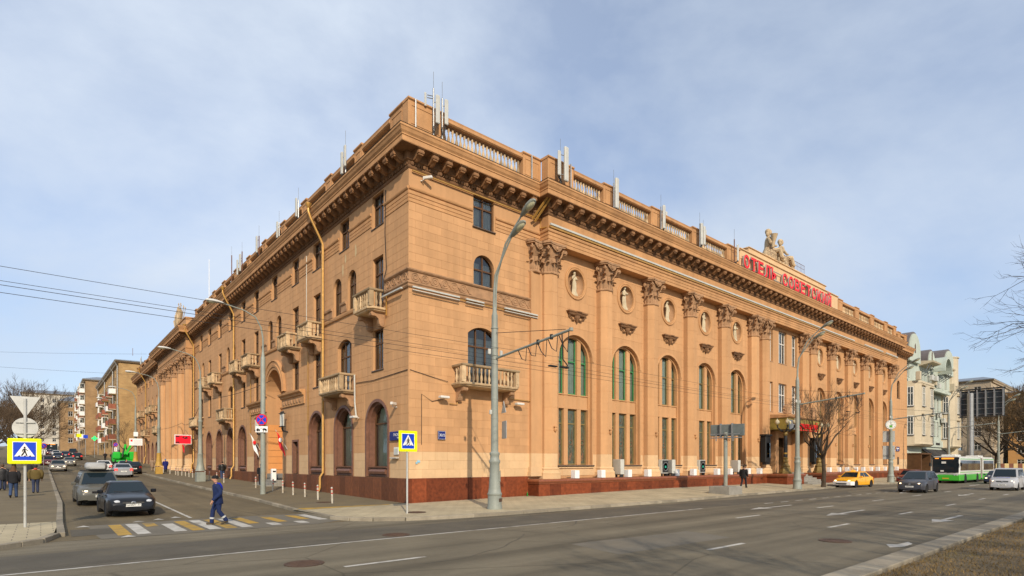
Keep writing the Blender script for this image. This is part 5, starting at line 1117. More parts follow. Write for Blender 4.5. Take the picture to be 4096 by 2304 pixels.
# ================================================================== STREET FURNITURE
def up(p): return Matrix.Rotation(p, 4, 'Z')
def lamp_head(): 
    mb = MB(); mb.loft([[(wx*math.cos(2*math.pi*i/10), y, zz+hz*math.sin(2*math.pi*i/10)) for i in range(10)] for y, wx, hz, zz in ((.02, .05, .05, 0), (-.08, .1, .07, .0), (-.3, .17, .1, .02), (-.6, .2, .11, .03), (-.85, .17, .09, .03), (-.95, .08, .05, .02))]); return mb.mesh('lamp_head', M['lamp_gray'], True)
LH = lamp_head(); le = MB(); le.ell((0, -.62, -.04), .15, .28, .1, 10, 6); LE = le.mesh('lamp_lens', mat('frosted_lens', (.42, .40, .26), .3, .1, 4, spec=.6), True)
def post_main(label, x, y, bracket=4.8, group='grey lamp posts along the main road', holes=True):
    z = pv(x, y); root = thing('lamp_post', label, 'lamp post', (x, y, z), 0, group)
    mb = MB(); mb.lathe([(.35, 0), (.35, .1), (.325, .2), (.31, .62), (.335, .65), (.335, .72), (.3, .76), (.27, .95), (.23, 1.6), (.22, 2.05), (.25, 2.12), (.26, 2.2), (.21, 2.28), (.2, 2.42), (.23, 2.48), (.23, 2.56), (.17, 2.62)], 20); b = mb.obj('base', M['lamp_gray'], root, smooth=True)
    q = MB(); q.box(-.11, .11, -.335, -.29, .35, .5); q.obj('service_slot', M['rust'], b, (0, 0, 0), R(20)); q = MB(); q.bbox(-.1, .1, -.265, -.22, 1.25, 1.75, .03); q.obj('service_door', M['lamp_gray'], b, (0, 0, 0), R(40))
    q = MB(); q.lathe([(.17, 2.6), (.155, 6), (.14, 8.8), (.14, 8.82), (.12, 8.84), (.06, 9.2)], 16)
    for zz in (4.1, 5.0, 6.95, 7.3, 8.2): q.lathe([(.168, zz), (.172, zz+.02), (.168, zz+.05)], 16)
    q.obj('pole', M['lamp_gray'], root, smooth=True)
    for dx, rch, zt in ((-.05, 1.25, 12.0), (.05, 1.78, 12.75)):
        q = MB(); q.tube([(dx, 0, 8.9), (dx, -.02, 9.8), (dx, -.12, 10.6), (dx, -.4*rch, zt-.9), (dx, -.72*rch, zt-.4), (dx, -rch, zt)], [.055, .05, .05, .045, .04, .04], 8); a = q.obj('arm', M['lamp_gray'], root, smooth=True)
        h = inst(LH, 'lamp_head', a, (dx, -rch, zt), rot=(R(-24), 0, 0)); inst(LE, 'lamp_lens', h)
    if bracket:
        q = MB(); q.tube([(0, -.15, 6.85), (0, -bracket, 7.3)], .055, 8)
        q.lathe([(.08, -.06), (.08, .06)], 8, (0, -bracket, 7.3)); q.obj('wire_bracket', M['lamp_gray'], root)
        q = MB(); q.tube([(0, -.1, 8.0), (0, -bracket+.3, 7.36)], .015, 4)
        for k in range(5):
            yy = -1.6-.62*k; q.tube([(.0, yy, 6.9+.09*abs(yy)), (.06, yy-.2, 6.6+.05*k), (.03, yy-.5, 6.45+.12*(k % 2)), (0, yy-.6, 6.95+.09*abs(yy)-.05)], .02, 4)
        q.lathe([(.07, -.1), (.07, .1)], 6, (0, -2.9, 7.12)); q.lathe([(.07, -.1), (.07, .1)], 6, (0, -3.7, 7.2))
        q.tube([(0, -4.3, 7.2), (0, -4.35, 6.2), (.1, -4.5, 5.95), (.25, -4.3, 5.9)], .025, 4); q.box(-.1, .3, -4.4, -4.25, 5.86, 5.92); q.box(-.1, .3, -3.75, -3.6, 6.0, 6.06); q.obj('insulator_cables', M['cable'], root)
    for sx in (-1, 1): q = MB(); q.bbox(-.07, .07, -.05, .05, 0, .24, .02); q.obj('junction_box', M['ant'], root, (sx*.34, -.05, 7.0), sx*.3)
    return root
p1 = post_main('tall grey lamp post nearest the hotel corner with a wire bracket and sign backs', 1.08, -5.88)
q = MB(); q.lathe([(.36, -.01), (.36, .01)], 3, a0=R(90)); q.obj('sign_back', M['signback'], p1, (.24, -.36, 4.55), rot=(R(90), 0, R(70))); q = MB(); q.bbox(-.3, .3, -.012, .012, -.4, .4, .01); q.obj('sign_back', M['signback'], p1, (.24, -.4, 3.6), R(70))
q = MB(); q.bbox(-.06, .06, -.05, .05, 0, .2, .02); q.obj('junction_box', M['ant'], p1, (-.24, -.02, 4.3))
p2 = post_main('grey lamp post in front of the bare tree at the hotel entrance', 32.27, -6.09)
q = MB(); q.bbox(-.2, .2, -.12, .12, 0, 1.7, .04); q.obj('signal_box', M['dark'], p2, (.35, .1, 5.2))
p3 = post_main('grey lamp post carrying a round street clock', 55.9, -5.98)
q = MB(); q.lathe([(.47, -.12), (.5, -.1), (.5, .1), (.47, .12)], 24); ck = q.obj('clock_case', M['ant'], p3, (-1.15, -.3, 6.2), rot=(R(90), 0, R(-60)))
q = MB(); q.lathe([(.44, .0), (.44, .006)], 24); q.obj('clock_face', M['plate'], ck, (0, 0, .122)); q = MB(); q.box(-.02, .02, 0, .32, .13, .135); q.box(0, .22, -.02, .02, .13, .135)
for k in range(12): q.box(.38*math.cos(k*math.pi/6)-.02, .38*math.cos(k*math.pi/6)+.02, .38*math.sin(k*math.pi/6)-.03, .38*math.sin(k*math.pi/6)+.03, .129, .133)
q.obj('clock_hands', M['black'], ck); q = MB(); q.box(-.14, .14, -.3, -.05, .128, .131); q.obj('emblem', mat('emblem_green', (.08, .3, .03), .5, 0), ck)
q = MB(); q.tube([(-.6, -.15, 6.4), (0, 0, 6.4)], .03, 6); q.tube([(-.6, -.15, 5.95), (0, 0, 5.95)], .03, 6); q.obj('clock_bracket', M['dark'], p3)
for zz, hh in ((5.0, 1.2), (3.4, 1.2), (2.75, .45)): q = MB(); q.bbox(-.55, .55, -.02, .02, -hh/2, hh/2, .01); q.obj('sign_back', M['signback'], p3, (.1, .22, zz), R(-75))
post_main('grey lamp post beside the pale art nouveau house', 80.0, -6.0)
post_main('farthest grey lamp post on the right near the striped fence', 104.0, -7.5, 4.0)
def post_side(label, x, y, base='grey', z0=None, sign=False):
    z = g(y)+.12; root = thing('lamp_post', label, 'lamp post', (x, y, z), 0, 'lamp posts along the side street')
    if base == 'plain': prof = [(.16, 0), (.15, 3), (.14, 8.6), (.1, 8.7), (.07, 9.0)]
    else: prof = [(.5, 0), (.5, .85), (.42, .95), (.36, 1.1), (.26, 1.6), (.22, 2.4), (.24, 2.45), (.17, 2.55), (.16, 5.3), (.2, 5.35), (.2, 5.45), (.14, 5.5), (.12, 8.6), (.07, 9.0)]
    nb = 3 if base != 'plain' else 0
    if nb: q = MB(); q.lathe(prof[:2], 4, a0=R(45)); q.obj('plinth', M['lamp_gray'] if base == 'grey' else M['goldpost'], root); q = MB(); q.lathe(prof[2:7], 16); q.obj('base', M['lamp_gray'] if base == 'grey' else M['goldpost'], root, smooth=True)
    q = MB(); q.lathe(prof[6:] if nb else prof, 14); q.obj('pole', M['lamp_gray'], root, smooth=True)
    q = MB(); q.tube([(0, 0, 8.8), (0, 0, 9.8), (-.12, 0, 10.5), (-.45, 0, 11.1), (-1.1, 0, 11.4), (-2.4, 0, 11.65)], [.06, .055, .05, .045, .04, .035], 8); a = q.obj('arm', M['lamp_gray'], root, smooth=True)
    h = inst(LH, 'lamp_head', a, (-2.3, 0, 11.65), rot=(0, R(10), R(-90)), scale=(1, 1, 1)); inst(LE, 'lamp_lens', h)
    h.data = LH2; return root
LH2 = LH.copy(); LH2.materials.clear(); LH2.materials.append(mat('pale_lamp_cover', (.55, .55, .52), .4, .08, 3))
M['goldpost'] = mat('ochre_post_paint', (.42, .25, .05), .55, .2, 3)
ps = post_side('slim grey lamp post on the side pavement carrying a no stopping sign', -4.0, 11.25, 'plain')
post_side('grey lamp post with a square plinth behind the bollards', -3.78, 30.63); post_side('lamp post with an ochre base beside the parked hatchback', -4.22, 50.65, 'ochre'); post_side('far ochre-based lamp post carrying a white notice board', -4.2, 72.0, 'ochre'); post_side('farthest lamp post by the brick apartment house', -4.0, 98, 'grey')
# road signs
def disc(r, n=32): return MB().lathe([(r, -.008), (r, .008)], n)
FACE = R(-40.1)                                           # facing the crossing, that is the camera side
sg = thing('no_stopping_sign', 'round blue no stopping sign with a red cross on the slim grey post', 'traffic sign', (-4.0, 11.25, 0), FACE)
def plaq(mb, name, m, y, zc, parent): return mb.obj(name, M[m], parent, (0, y, zc), rot=(R(90), 0, 0))
zc = 4.95
plaq(disc(.36), 'disc', 'signred', -.2, zc, sg); plaq(disc(.29), 'disc_face', 'signblue', -.212, zc, sg)
for a in (45, -45): q = MB(); q.box(-.3, .3, -.032, .032, -.004, .012); q.obj('cross_bar', M['signred'], sg, (0, -.218, zc), rot=(R(90), R(a), 0))
q = MB(); q.box(-.38, .38, -.01, .01, -.19, .19); q.obj('tow_plate', M['white'], sg, (0, -.2, zc-.6))
q = MB()
q.prism([(-.32, -.08), (-.1, -.08), (-.1, .0), (-.17, .0), (-.19, .06), (-.28, .06), (-.3, 0), (-.32, 0)], 'y', -.225, -.212); q.prism([(.05, -.03), (.33, -.08), (.33, -.01), (.25, .05), (.15, .07), (.07, .02)], 'y', -.225, -.212); q.prism([(-.12, 0), (-.1, .02), (.06, .09), (.05, .07)], 'y', -.225, -.212)
for x in (-.26, -.15, .12, .28): q.prism([(x+.04*math.cos(t), -.1+.04*math.sin(t)) for t in [k*math.pi/4 for k in range(8)]], 'y', -.228, -.212)
q.obj('tow_symbol', M['black'], sg, (0, 0, zc-.6))
def ped_figure(s):
    mb = MB(); A = lambda pts: mb.prism([(x*s, z*s) for x, z in pts], 'y', -.006, .0)
    mb.prism([(.0*s+.05*s*math.cos(t), .29*s+.055*s*math.sin(t)) for t in [k*math.pi/5 for k in range(10)]], 'y', -.006, 0)
    A([(-.06, .22), (.04, .23), (.06, .02), (-.05, .0)]); A([(-.05, .02), (.03, .02), (-.08, -.2), (-.16, -.24), (-.17, -.2)]); A([(.0, .03), (.06, .03), (.14, -.22), (.08, -.24), (.02, -.06)])
    A([(-.05, .21), (-.13, .12), (-.13, .0), (-.1, .0), (-.09, .1), (-.04, .14)]); A([(.03, .2), (.1, .1), (.16, .06), (.17, .09), (.11, .14), (.06, .22)])
    for x in (-.28, .0, .24): A([(x-.04, -.27), (x+.05, -.27), (x+.07, -.21), (x-.0, -.21)])
    return mb
def crossing_sign(label, x, y, zg, zc, w_, rz, flip=1, box=0):
    root = thing('crossing_sign', label, 'traffic sign', (x, y, zg), rz, 'pedestrian crossing signs'); zc -= zg
    q = MB(); q.tube([(0, 0, 0), (0, 0, zc+w_*.45)], .04, 10); q.obj('pole', M['signback'], root)
    b = MB(); b.bbox(-w_/2, w_/2, -.07-box, -.05, -w_/2*.98, w_/2*.98, .03); f = b.obj('yellow_board', M['signyellow'], root, (0, 0, zc))
    q = MB(); q.box(-w_*.355, w_*.355, -.006, 0, -w_*.365, w_*.365); q.obj('white_border', M['white'], f, (0, -.0705-box, .0))
    q = MB(); q.box(-w_*.335, w_*.335, -.006, 0, -w_*.345, w_*.345); q.obj('blue_field', M['signblue'], f, (0, -.0735-box, 0))
    q = MB(); q.prism([(-w_*.30, -w_*.2), (w_*.30, -w_*.2), (0, w_*.31)], 'y', -.006, 0); q.obj('white_triangle', M['white'], f, (0, -.0765-box, 0))
    ped_figure(w_*.62).obj('walking_figure', M['black'], f, (0, -.0805-box, -w_*.035), scale=(flip, 1, 1)); return root
crossing_sign('yellow pedestrian crossing sign on a thin pole at the hotel corner', -3.03, -5.2, .12, 3.13, .88, R(4), 1)
cs = crossing_sign('yellow pedestrian crossing sign with two sign backs above, at the far left', -15.09, -1.63, .12, 2.6, .84, R(-3), 1, .1)
q = MB(); q.tube([(0, .03, 2.8), (0, .03, 4.2)], .042, 10); q.obj('pole', M['signback'], cs)
q = MB(); q.prism([(-.38, .30), (.38, .30), (.04, -.32), (-.04, -.32)], 'y', -.06, -.045); q.prism([(-.24, .08), (.24, .08), (.26, .12), (-.26, .12)], 'y', -.02, .02); q.obj('give_way_back', M['signback'], cs, (0, .1, 3.97))
q = disc(.33); q.obj('round_sign_back', M['signback'], cs, (0, .06, 3.25), rot=(R(90), 0, 0)); q = MB(); q.box(-.24, .24, -.0, .03, .16, .19); q.box(-.24, .24, -.0, .03, -.2, -.17); q.obj('bracket', M['signback'], cs, (0, .0, 3.25))
def far_sign(label, x, y, zc, kind):
    root = thing('traffic_sign', label, 'traffic sign', (x, y, g(y)+.1), R(-8)); q = MB(); q.tube([(0, 0, 0), (0, 0, zc+.4)], .04, 8); q.obj('pole', M['signback'], root)
    q = disc(.36, 20); q.obj('disc', M['signred'], root, (0, -.06, zc), rot=(R(90), 0, 0)); q = disc(.29, 20); q.obj('disc_face', M['signblue'], root, (0, -.072, zc), rot=(R(90), 0, 0)); q = MB(); q.box(-.3, .3, -.035, .035, -.01, .01); q.obj('cross_bar', M['signred'], root, (0, -.085, zc), rot=(R(90), R(45), 0))
    q = MB(); q.box(-.19, .19, -.08, -.06, -.36, .36); q.obj('plate', M['white'], root, (0, 0, zc-.85)); q = MB(); q.box(-.03, .03, -.085, -.08, -.25, .25); q.obj('plate_arrow', M['black'], root, (0, 0, zc-.85))
far_sign('blue and red no parking sign far up the left pavement', -14.5, 72, 3.1, 0); far_sign('blue and red no parking sign behind the green lorry', -4.6, 96, 3.4, 0)
nb = thing('notice_board', 'white notice board on the far ochre lamp post', 'sign', (-4.2, 71.6, g(72)), R(-12)); q = MB(); q.box(-.8, .8, -.1, -.04, 3.45, 4.45); q.obj('board', M['white'], nb)
q = MB(); q.box(-.65, -.4, -.115, -.101, 4.0, 4.3); q.obj('red_square', M['signred'], nb); q = MB()
for k in range(5): q.box(-.25, .7, -.112, -.101, 3.6+.15*k, 3.64+.15*k)
q.obj('printed_lines', mat('grey_print', (.35, .35, .38), .6, 0), nb); q = MB(); q.bbox(-.28, .28, -.2, .2, 4.75, 5.4, .03); q.obj('control_box', M['white'], nb)
# house number plates
hp = thing('house_number_plate', 'navy house number plate reading 32/2 on the hotel wall', 'sign', (1.99, -.06, 3.74)); q = MB(); q.bbox(-.24, .24, -.06, .02, -.235, .235, .02); q.obj('plate', M['signnavy'], hp)
inst(text_mesh('32/2', .2, M['white'], 'lettering', .002), 'lettering', hp, (0, -.064, .0), rot=(R(90), 0, 0))
for x0, x1, z0, z1 in ((-.22, .22, .205, .215), (-.22, .22, -.215, -.205), (-.22, -.21, -.205, .205), (.21, .22, -.205, .205)): MB().box(x0, x1, -.064, -.06, z0, z1).obj('border_line', M['white'], hp)
hp = thing('street_name_plate', 'navy street name plate on the side wall behind the crossing sign', 'sign', (-.06, 1.02, 3.69), R(-90)); q = MB(); q.bbox(-.87, .87, -.06, .02, -.24, .24, .02); q.obj('plate', M['signnavy'], hp)
inst(text_mesh('РАСКОВОЙ', .2, M['white'], 'lettering', .002), 'lettering', hp, (.14, -.064, .05), rot=(R(90), 0, 0)); inst(text_mesh('УЛИЦА', .09, M['white'], 'lettering', .002), 'lettering', hp, (.14, -.064, -.12), rot=(R(90), 0, 0))
hp = thing('street_name_plate', 'small navy street name plate near the far right end of the hotel', 'sign', (79.8, -.06, 4.3)); q = MB(); q.bbox(-.9, .9, -.06, .02, -.33, .33, .02); q.obj('plate', M['signnavy'], hp)
q = MB(); q.box(-.6, .55, -.066, -.06, .02, .16); q.box(-.4, .3, -.066, -.06, -.18, -.1); q.obj('lettering', M['white'], hp)
q = MB(); q.bbox(-.26, .26, -.04, .0, -.2, .2, .01); np_ = q.obj('paper_notice', M['plate'], None, (-.05, 1.2, 2.88), R(-90), label='white printed notice on the side wall below the street plate', cat='notice'); q = MB()
for k in range(7): q.box(-.18, .18, -.046, -.041, -.15+.04*k, -.135+.04*k)
q.obj('printed_lines', M['curtain_d'], np_)
q = MB(); q.bbox(-.35, .35, -.2, .0, -.03, .03, .01); q.obj('wall_shelf', M['ant'], None, (-.03, 1.32, 2.5), R(-90), label='small white shelf on the side wall under the paper notice', cat='shelf')
q = MB(); q.bbox(-.3, .3, -.05, 0, -.55, .55, .02); q.obj('wall_plaque', M['rust'], None, (80.3, -.03, 2.6), label='reddish plaque on the wall at the far end of the hotel', cat='plaque')
q = MB(); q.tube([(0, -.1, 0), (0, 0, 0)], .02, 4); q.box(-.06, .1, -.14, -.09, -.05, .07); q.box(-.15, -.05, -.14, -.1, -.12, -.02); q.obj('graffiti', mat('blue_spray_paint', (.25, .48, .62), .8, .2, 6), hotel, (.55, .077, 2.3))
# security cameras and floodlights on the walls
M['cam'] = mat('camera_plastic', (.62, .60, .55), .45, .08, 4)
def cctv(label, loc, rz, s=1.0):
    root = thing('security_camera', label, 'camera', loc, rz, 'security cameras'); q = MB(); q.tube([(0, 0, 0), (0, -.22, .0), (0, -.25, .1)], .025, 6); q.lathe([(.07, -.02), (.07, .02)], 8, (0, -.02, 0)); q.obj('arm', M['cam'], root); q = MB(); q.bbox(-.07, .07, -.62, -.1, .08, .22, .02); q.obj('housing', M['cam'], root, (0, 0, 0), R(35))
cctv('white security camera beside the arched window nearest the corner', (-.03, 1.25, 5.25), R(-90)); cctv('white security camera under the cornice at the hotel corner', (.75, -.03, 17.2), 0)
def flood(label, loc, rz=0):
    root = thing('floodlight', label, 'floodlight', loc, rz, 'wall floodlights'); q = MB(); q.tube([(0, 0, 0), (0, -.25, 0)], .03, 6); q.obj('arm', M['cam'], root); q = MB(); q.bbox(-.28, .28, -.5, -.2, -.02, .1, .02); q.obj('housing', M['cam'], root)
flood('white floodlight on the wall left of the corner balcony', (1.95, -.03, 5.75)); flood('white floodlight on the wall right of the corner balcony', (7.35, -.03, 5.75))
flood('white floodlight hanging by the side street balcony nearest the corner', (-.03, 5.9, 4.95), R(-90))
wp = MB().tube([(-.12, 6.35, 7.6), (-.12, 6.3, 5.9), (-.12, 6.1, 5.0)], .05, 6).obj('vent_pipe', M['ant'], hotel)
# white boxes and air conditioners on the plinth
ORDB = ['first', 'second', 'third', 'fourth', 'fifth', 'sixth', 'seventh', 'eighth', 'ninth', 'tenth', 'eleventh', 'twelfth', 'thirteenth', 'fourteenth', 'fifteenth', 'sixteenth', 'seventeenth', 'eighteenth', 'nineteenth', 'twentieth', 'last']
BX = MB(); BX.bbox(-.2, .2, -.2, .2, 0, .52, .02); bxm = BX.mesh('white_box', M['whitebox'])
for i, x in enumerate([11.6, 14.15, 17.0, 19.3, 22.9, 25.3, 28.9, 31.0, 34.2, 36.4, 50.2, 52.7, 55.5, 58.0, 60.8, 63.3, 66, 68.6, 71.3, 74, 76.3]):
    inst(bxm, 'floodlight_box', None, (x, -.95, 1.245), 0, None, None, ORDB[i]+' small white box on the granite ledge of the main front, counted from the corner', 'box', 'white boxes along the granite ledge')
acm = MB(); acm.bbox(-.42, .42, -.17, .17, 0, 1.05, .02); acb = acm.mesh('casing', M['ant']); gr2 = MB(); gr2.lathe([(.36, -.01), (.36, .01)], 20)
def ac(label, loc, rz, sc_=1.0):
    root = thing('air_conditioner', label, 'air conditioner', loc, rz, 'outdoor air conditioners'); root.scale = (sc_,)*3; inst(acb, 'casing', root, (0, 0, .2)); q = MB(); q.box(-.38, .38, -.19, -.171, .27, 1.2); q.obj('grille', M['dark'], root)
    q = MB(); q.lathe([(.33, 0), (.33, .02), (.29, .02), (.28, 0)], 20); q.obj('fan_ring', M['steel'], root, (0, -.2, .72), rot=(R(90), 0, 0)); q = MB(); q.box(-.09, .09, -.205, -.191, .62, .78); q.obj('maker_label', mat('teal_label', (.03, .35, .25), .5, 0), root)
    q = MB(); q.box(-.35, -.28, -.15, .15, 0, .2); q.box(.28, .35, -.15, .15, 0, .2); q.box(-.4, .4, -.15, -.1, .16, .2); q.obj('stand', M['dark'], root)
for i, (x, rz_) in enumerate([(16.35, 80), (21.7, 0), (22.6, 75), (26.95, 0), (32.6, 80)]):
    ac(['air conditioner with a dark grille turned sideways right of the second pilaster', 'air conditioner facing the road left of the third pilaster', 'slatted air conditioner turned sideways right of the third pilaster', 'air conditioner facing the road left of the fourth pilaster', 'air conditioner with a dark grille behind the walking man in black'][i], (x, -.62, 1.245), R(rz_))
# bollards
ORD = ['first', 'second', 'third', 'fourth', 'fifth', 'sixth', 'seventh', 'eighth', 'ninth', 'tenth', 'eleventh', 'twelfth', 'thirteenth', 'fourteenth', 'fifteenth', 'sixteenth', 'seventeenth', 'eighteenth', 'nineteenth', 'twentieth', 'twenty-first', 'twenty-second']
bo = MB().tube([(0, 0, 0), (0, 0, .8)], .05, 10).mesh('post', mat('bollard_white', (.46, .42, .34), .6, .2, 6, stain=(.25, .15, .07), stain_amt=.6)); br_ = MB().lathe([(.052, -.03), (.052, .03)], 10).mesh('red_band', mat('worn_red_band', (.42, .03, .03), .6, .2, 6)); bt = MB().lathe([(.05, 0), (.04, .03), (.0, .04)], 10).mesh('cap', M['signback'])
for i, (x, y) in enumerate([(-3.21, 2.2), (-2.95, 4.83), (-2.71, 7.49), (-2.75, 9.41), (-2.62, 11.76), (-2.56, 14.0), (-2.44, 18.43), (-2.59, 27.35), (-2.67, 29.5), (-2.68, 32.49), (-2.79, 33.64), (-2.72, 39.77), (-2.81, 41.1), (-2.74, 43.4), (-2.82, 45.02), (-3.09, 45.54), (-3.06, 47.19), (-3.19, 50.05), (-3.3, 54), (-3.35, 56), (-3.4, 58), (-3.4, 60)]):
    lb = ORD[i]+' red and white striped bollard along the side pavement, counted from the hotel corner'
    root = thing('bollard', lb, 'bollard', (x, y, g(y)+.12), 0, 'striped bollards on the side pavement'); root.rotation_euler = (rnd.uniform(-.03, .03), rnd.uniform(-.03, .03), 0)
    inst(bo, 'post', root); inst(br_, 'red_band', root, (0, 0, .72)); inst(br_, 'red_band', root, (0, 0, .52)); inst(bt, 'cap', root, (0, 0, .8))
# bus stop style panel on a concrete block
bb = thing('street_panel', 'back of a small street panel on a pole set in a concrete block', 'sign', (20.8, -6.2, .12)); q = MB(); q.bbox(-.85, .85, -.75, .75, -.1, .55, .03); q.obj('concrete_block', M['concrete'], bb)
q = MB(); q.tube([(0, 0, .5), (0, 0, 4.2)], .13, 14); q.obj('pole', M['lamp_gray'], bb); q = MB(); q.bbox(-.06, .06, -1.15, 1.15, 3.95, 4.75, .03); q.obj('panel', mat('panel_back', (.13, .15, .145), .5, .2, 3), bb, (.22, 0, 0), R(8))
q = MB(); q.box(-.35, .12, -1.0, 1.0, 3.8, 3.86); q.box(-.35, -.28, -1.0, 1.0, 4.05, 4.1); q.box(-.35, -.3, -.6, -.54, 3.6, 4.1); q.box(-.35, -.3, .54, .6, 3.6, 4.1); q.box(-.1, .15, -.42, -.36, 3.8, 4.8); q.box(-.1, .15, .36, .42, 3.8, 4.8); q.obj('mounting_frame', M['steel'], bb, (.1, 0, 0), R(8))
q = MB(); q.lathe([(.3, 0), (.3, .02)], 4, a0=R(45)); q.obj('base_plate', M['steel'], bb, (0, 0, .56))
# entrance lamps, canopy and boards
def candelabra(label, x, y, z):
    root = thing('candelabra_lamp', label, 'lamp', (x, y, z), 0, 'candelabra lamps at the entrance')
    q = MB(); q.lathe([(.62, 0), (.62, .12), (.52, .2), (.46, .5), (.4, .62), (.44, .7), (.3, .85), (.24, 1.0)], 8); q.obj('pedestal', M['gold_d'], root); q = MB(); q.lathe([(.22, 1.0), (.26, 1.1), (.26, 1.25), (.2, 1.32), (.24, 1.5), (.2, 1.55)], 14); q.obj('collar', M['gold_d'], root, smooth=True)
    q = MB(); q.lathe([(.19, 1.55), (.16, 3.6)], 14); q.obj('shaft', M['dark'], root, smooth=True); q = MB(); q.lathe([(.2, 1.85), (.2, 1.98)], 14); q.obj('band', M['gold'], root); q = MB(); q.lathe([(.2, 3.6), (.24, 3.75), (.2, 3.9), (.3, 4.05)], 14); q.obj('capital', M['gold_d'], root)
    for k in range(5):
        a = 2*math.pi*k/5; q = MB(); q.tube([(0, 0, 4.0), (.4*math.cos(a), .4*math.sin(a), 4.05), (.75*math.cos(a), .75*math.sin(a), 4.35), (.8*math.cos(a), .8*math.sin(a), 4.6)], [.1, .08, .06, .09], 6); am = q.obj('arm', M['dark'], root)
        q = MB(); q.ell((0, 0, 0), .2, .2, .22, 12, 8); q.lathe([(.06, .22), (.04, .3), (.0, .34)], 8); q.obj('globe', M['globe'], am, (.8*math.cos(a), .8*math.sin(a), 4.88), smooth=True)
M['gold_d'] = mat('aged_gilding', (.22, .15, .05), .5, .3, 5, metal=.4); M['globe'] = mat('frosted_globe', (.55, .49, .33), .35, .06, 4)
candelabra('gilded candelabra lamp left of the hotel entrance', 39.4, -2.0, 1.25); candelabra('gilded candelabra lamp right of the hotel entrance behind the bare tree', 2*XC-39.4, -2.0, 1.25)
cn = MB(); cn.box(39.5, 47.1, -2.1, .0, 5.5, 6.6); cn.obj('entrance_canopy', mat('canopy_fascia', (.27, .20, .045), .6, .25, 2), hotel)
cn = MB(); cn.prism([(0, 6.601), (-2.2, 6.601), (-2.3, 6.7), (-2.3, 6.85), (0, 7.0)], 'x', 39.4, 47.2); cn.obj('canopy_cornice', M['trim'], hotel); cn = MB(); cn.box(39.9, 41.2, -2.13, -2.1, 5.5, 6.4); cn.obj('canopy_panel', M['steel'], hotel)
for sx in (40.9, 45.7):
    q = MB(); q.bbox(sx-.32, sx+.32, -.55, 0, 1.25, 5.34, .04); q.obj('entrance_pier', M['wall'], hotel)
es = thing('entrance_sign', 'red script sign on the yellow canopy over the hotel entrance', 'sign', (43.2, -2.2, 5.95)); inst(text_mesh('Советский', .95, M['red'], 'lettering', .05, .0), 'lettering', es, (.6, 0, -.05), rot=(R(90), 0, 0))
q = MB(); q.box(-1.2, 3.4, .02, .06, -.5, -.42); q.obj('underline', M['red'], es); sh = MB()
for k in range(9): sh.tube([(0, 0, 0), (.75*math.cos(math.pi*(k+.5)/9), -.06, .95*math.sin(math.pi*(k+.5)/9))], [.05, .13], 5)
for s in (40.3, 46.3): inst(sh.mesh('shell_ornament', M['orn']) if s < 41 else bpy.data.meshes['shell_ornament'], 'shell_ornament', hotel, (s, -1.7, 7.0))
for i, x in enumerate((37.75, 48.85)):
    root = thing('menu_case', ['dark glazed display case on the wall left of the entrance', 'dark glazed display case on the wall right of the entrance'][i], 'display case', (x, -.95, 2.3), 0, 'display cases'); q = MB(); q.bbox(-.5, .5, -.2, .35, 0, 2.5, .05); q.box(-.62, .62, -.28, .35, 2.5, 2.66); q.box(-.4, .4, -.15, .2, -.2, 0); q.obj('case', M['cblack'], root); q = MB(); q.box(-.3, .3, -.215, -.201, .5, 1.8); q.obj('poster', M['stained'], root); q = MB(); q.box(-.34, .34, -.225, -.216, .45, 1.85); q.obj('pane', M['glass'], root)
# flags and the red advertising board on the side front
def flag(label, y, z, col, m2=None):
    root = thing('flag', label, 'flag', (-.05, y, z), R(-90), 'wall flags'); q = MB(); q.tube([(0, 0, 0), (.0, -.9, 1.5)], .025, 6); q.obj('flagpole', M['ant'], root)
    q = MB(); rows = []
    for i in range(7):
        t = i/6; rows.append([(.12*math.sin(t*6+k*.9)+.03*k, -.85+.3*t+.09*k, 1.4-1.35*t-.16*k) for k in range(5)])
    q.loft(rows, cap=False, close=False); q.obj('cloth', M[col], root, smooth=True)
    if m2: q = MB(); q.ell((.1, -.55, .72), .02, .14, .18, 8, 5); q.obj('emblem', M[m2], root)
flag('red flag with a pale emblem hanging right of the portal', 18.7, 3.3, 'signred', 'white'); flag('white and red flag hanging left of the portal', 25.6, 3.3, 'white', 'signred'); flag('red flag near the portico beside the red advertising board', 57.0, 3.6, 'signred'); flag('red flag hanging farthest along the side front', 74.0, 3.6, 'signred')
ad = thing('advertising_board', 'bright red advertising board standing out from the side front', 'sign', (-.5, 52.2, 4.6)); q = MB(); q.bbox(-1.9, -.1, -.12, .12, -.05, 1.1, .02); q.obj('box', M['white'], ad); q = MB(); q.box(-1.83, -.17, -.135, -.121, .02, 1.02); q.obj('red_face', mat('red_advert', (.75, .01, .03), .4, 0), ad)
q = MB(); q.prism([(-1.1, .75), (-.95, .95), (-.9, .7), (-.6, .9), (-.5, .7), (-.8, .6)], 'y', -.142, -.136); q.box(-1.8, -1.4, -.142, -.136, .82, .95); q.box(-1.8, -1.4, -.142, -.136, .1, .25); q.obj('print', M['black'], ad); q = MB(); q.tube([(-.1, 0, .6), (.6, 0, .6)], .04, 6); q.tube([(-.4, 0, 0), (.5, 0, -1.0)], .03, 6); q.obj('bracket', M['dark'], ad)
q = MB(); q.bbox(-.18, .18, -.18, .18, 0, .95, .04); tb = q.obj('litter_bin', M['white'], None, (-.55, 20.45, g(20)+.55), label='white cylindrical litter bin on the portal steps', cat='litter bin'); q = MB(); q.box(-.12, .12, -.19, -.181, .68, .8); q.obj('slot', M['black'], tb)
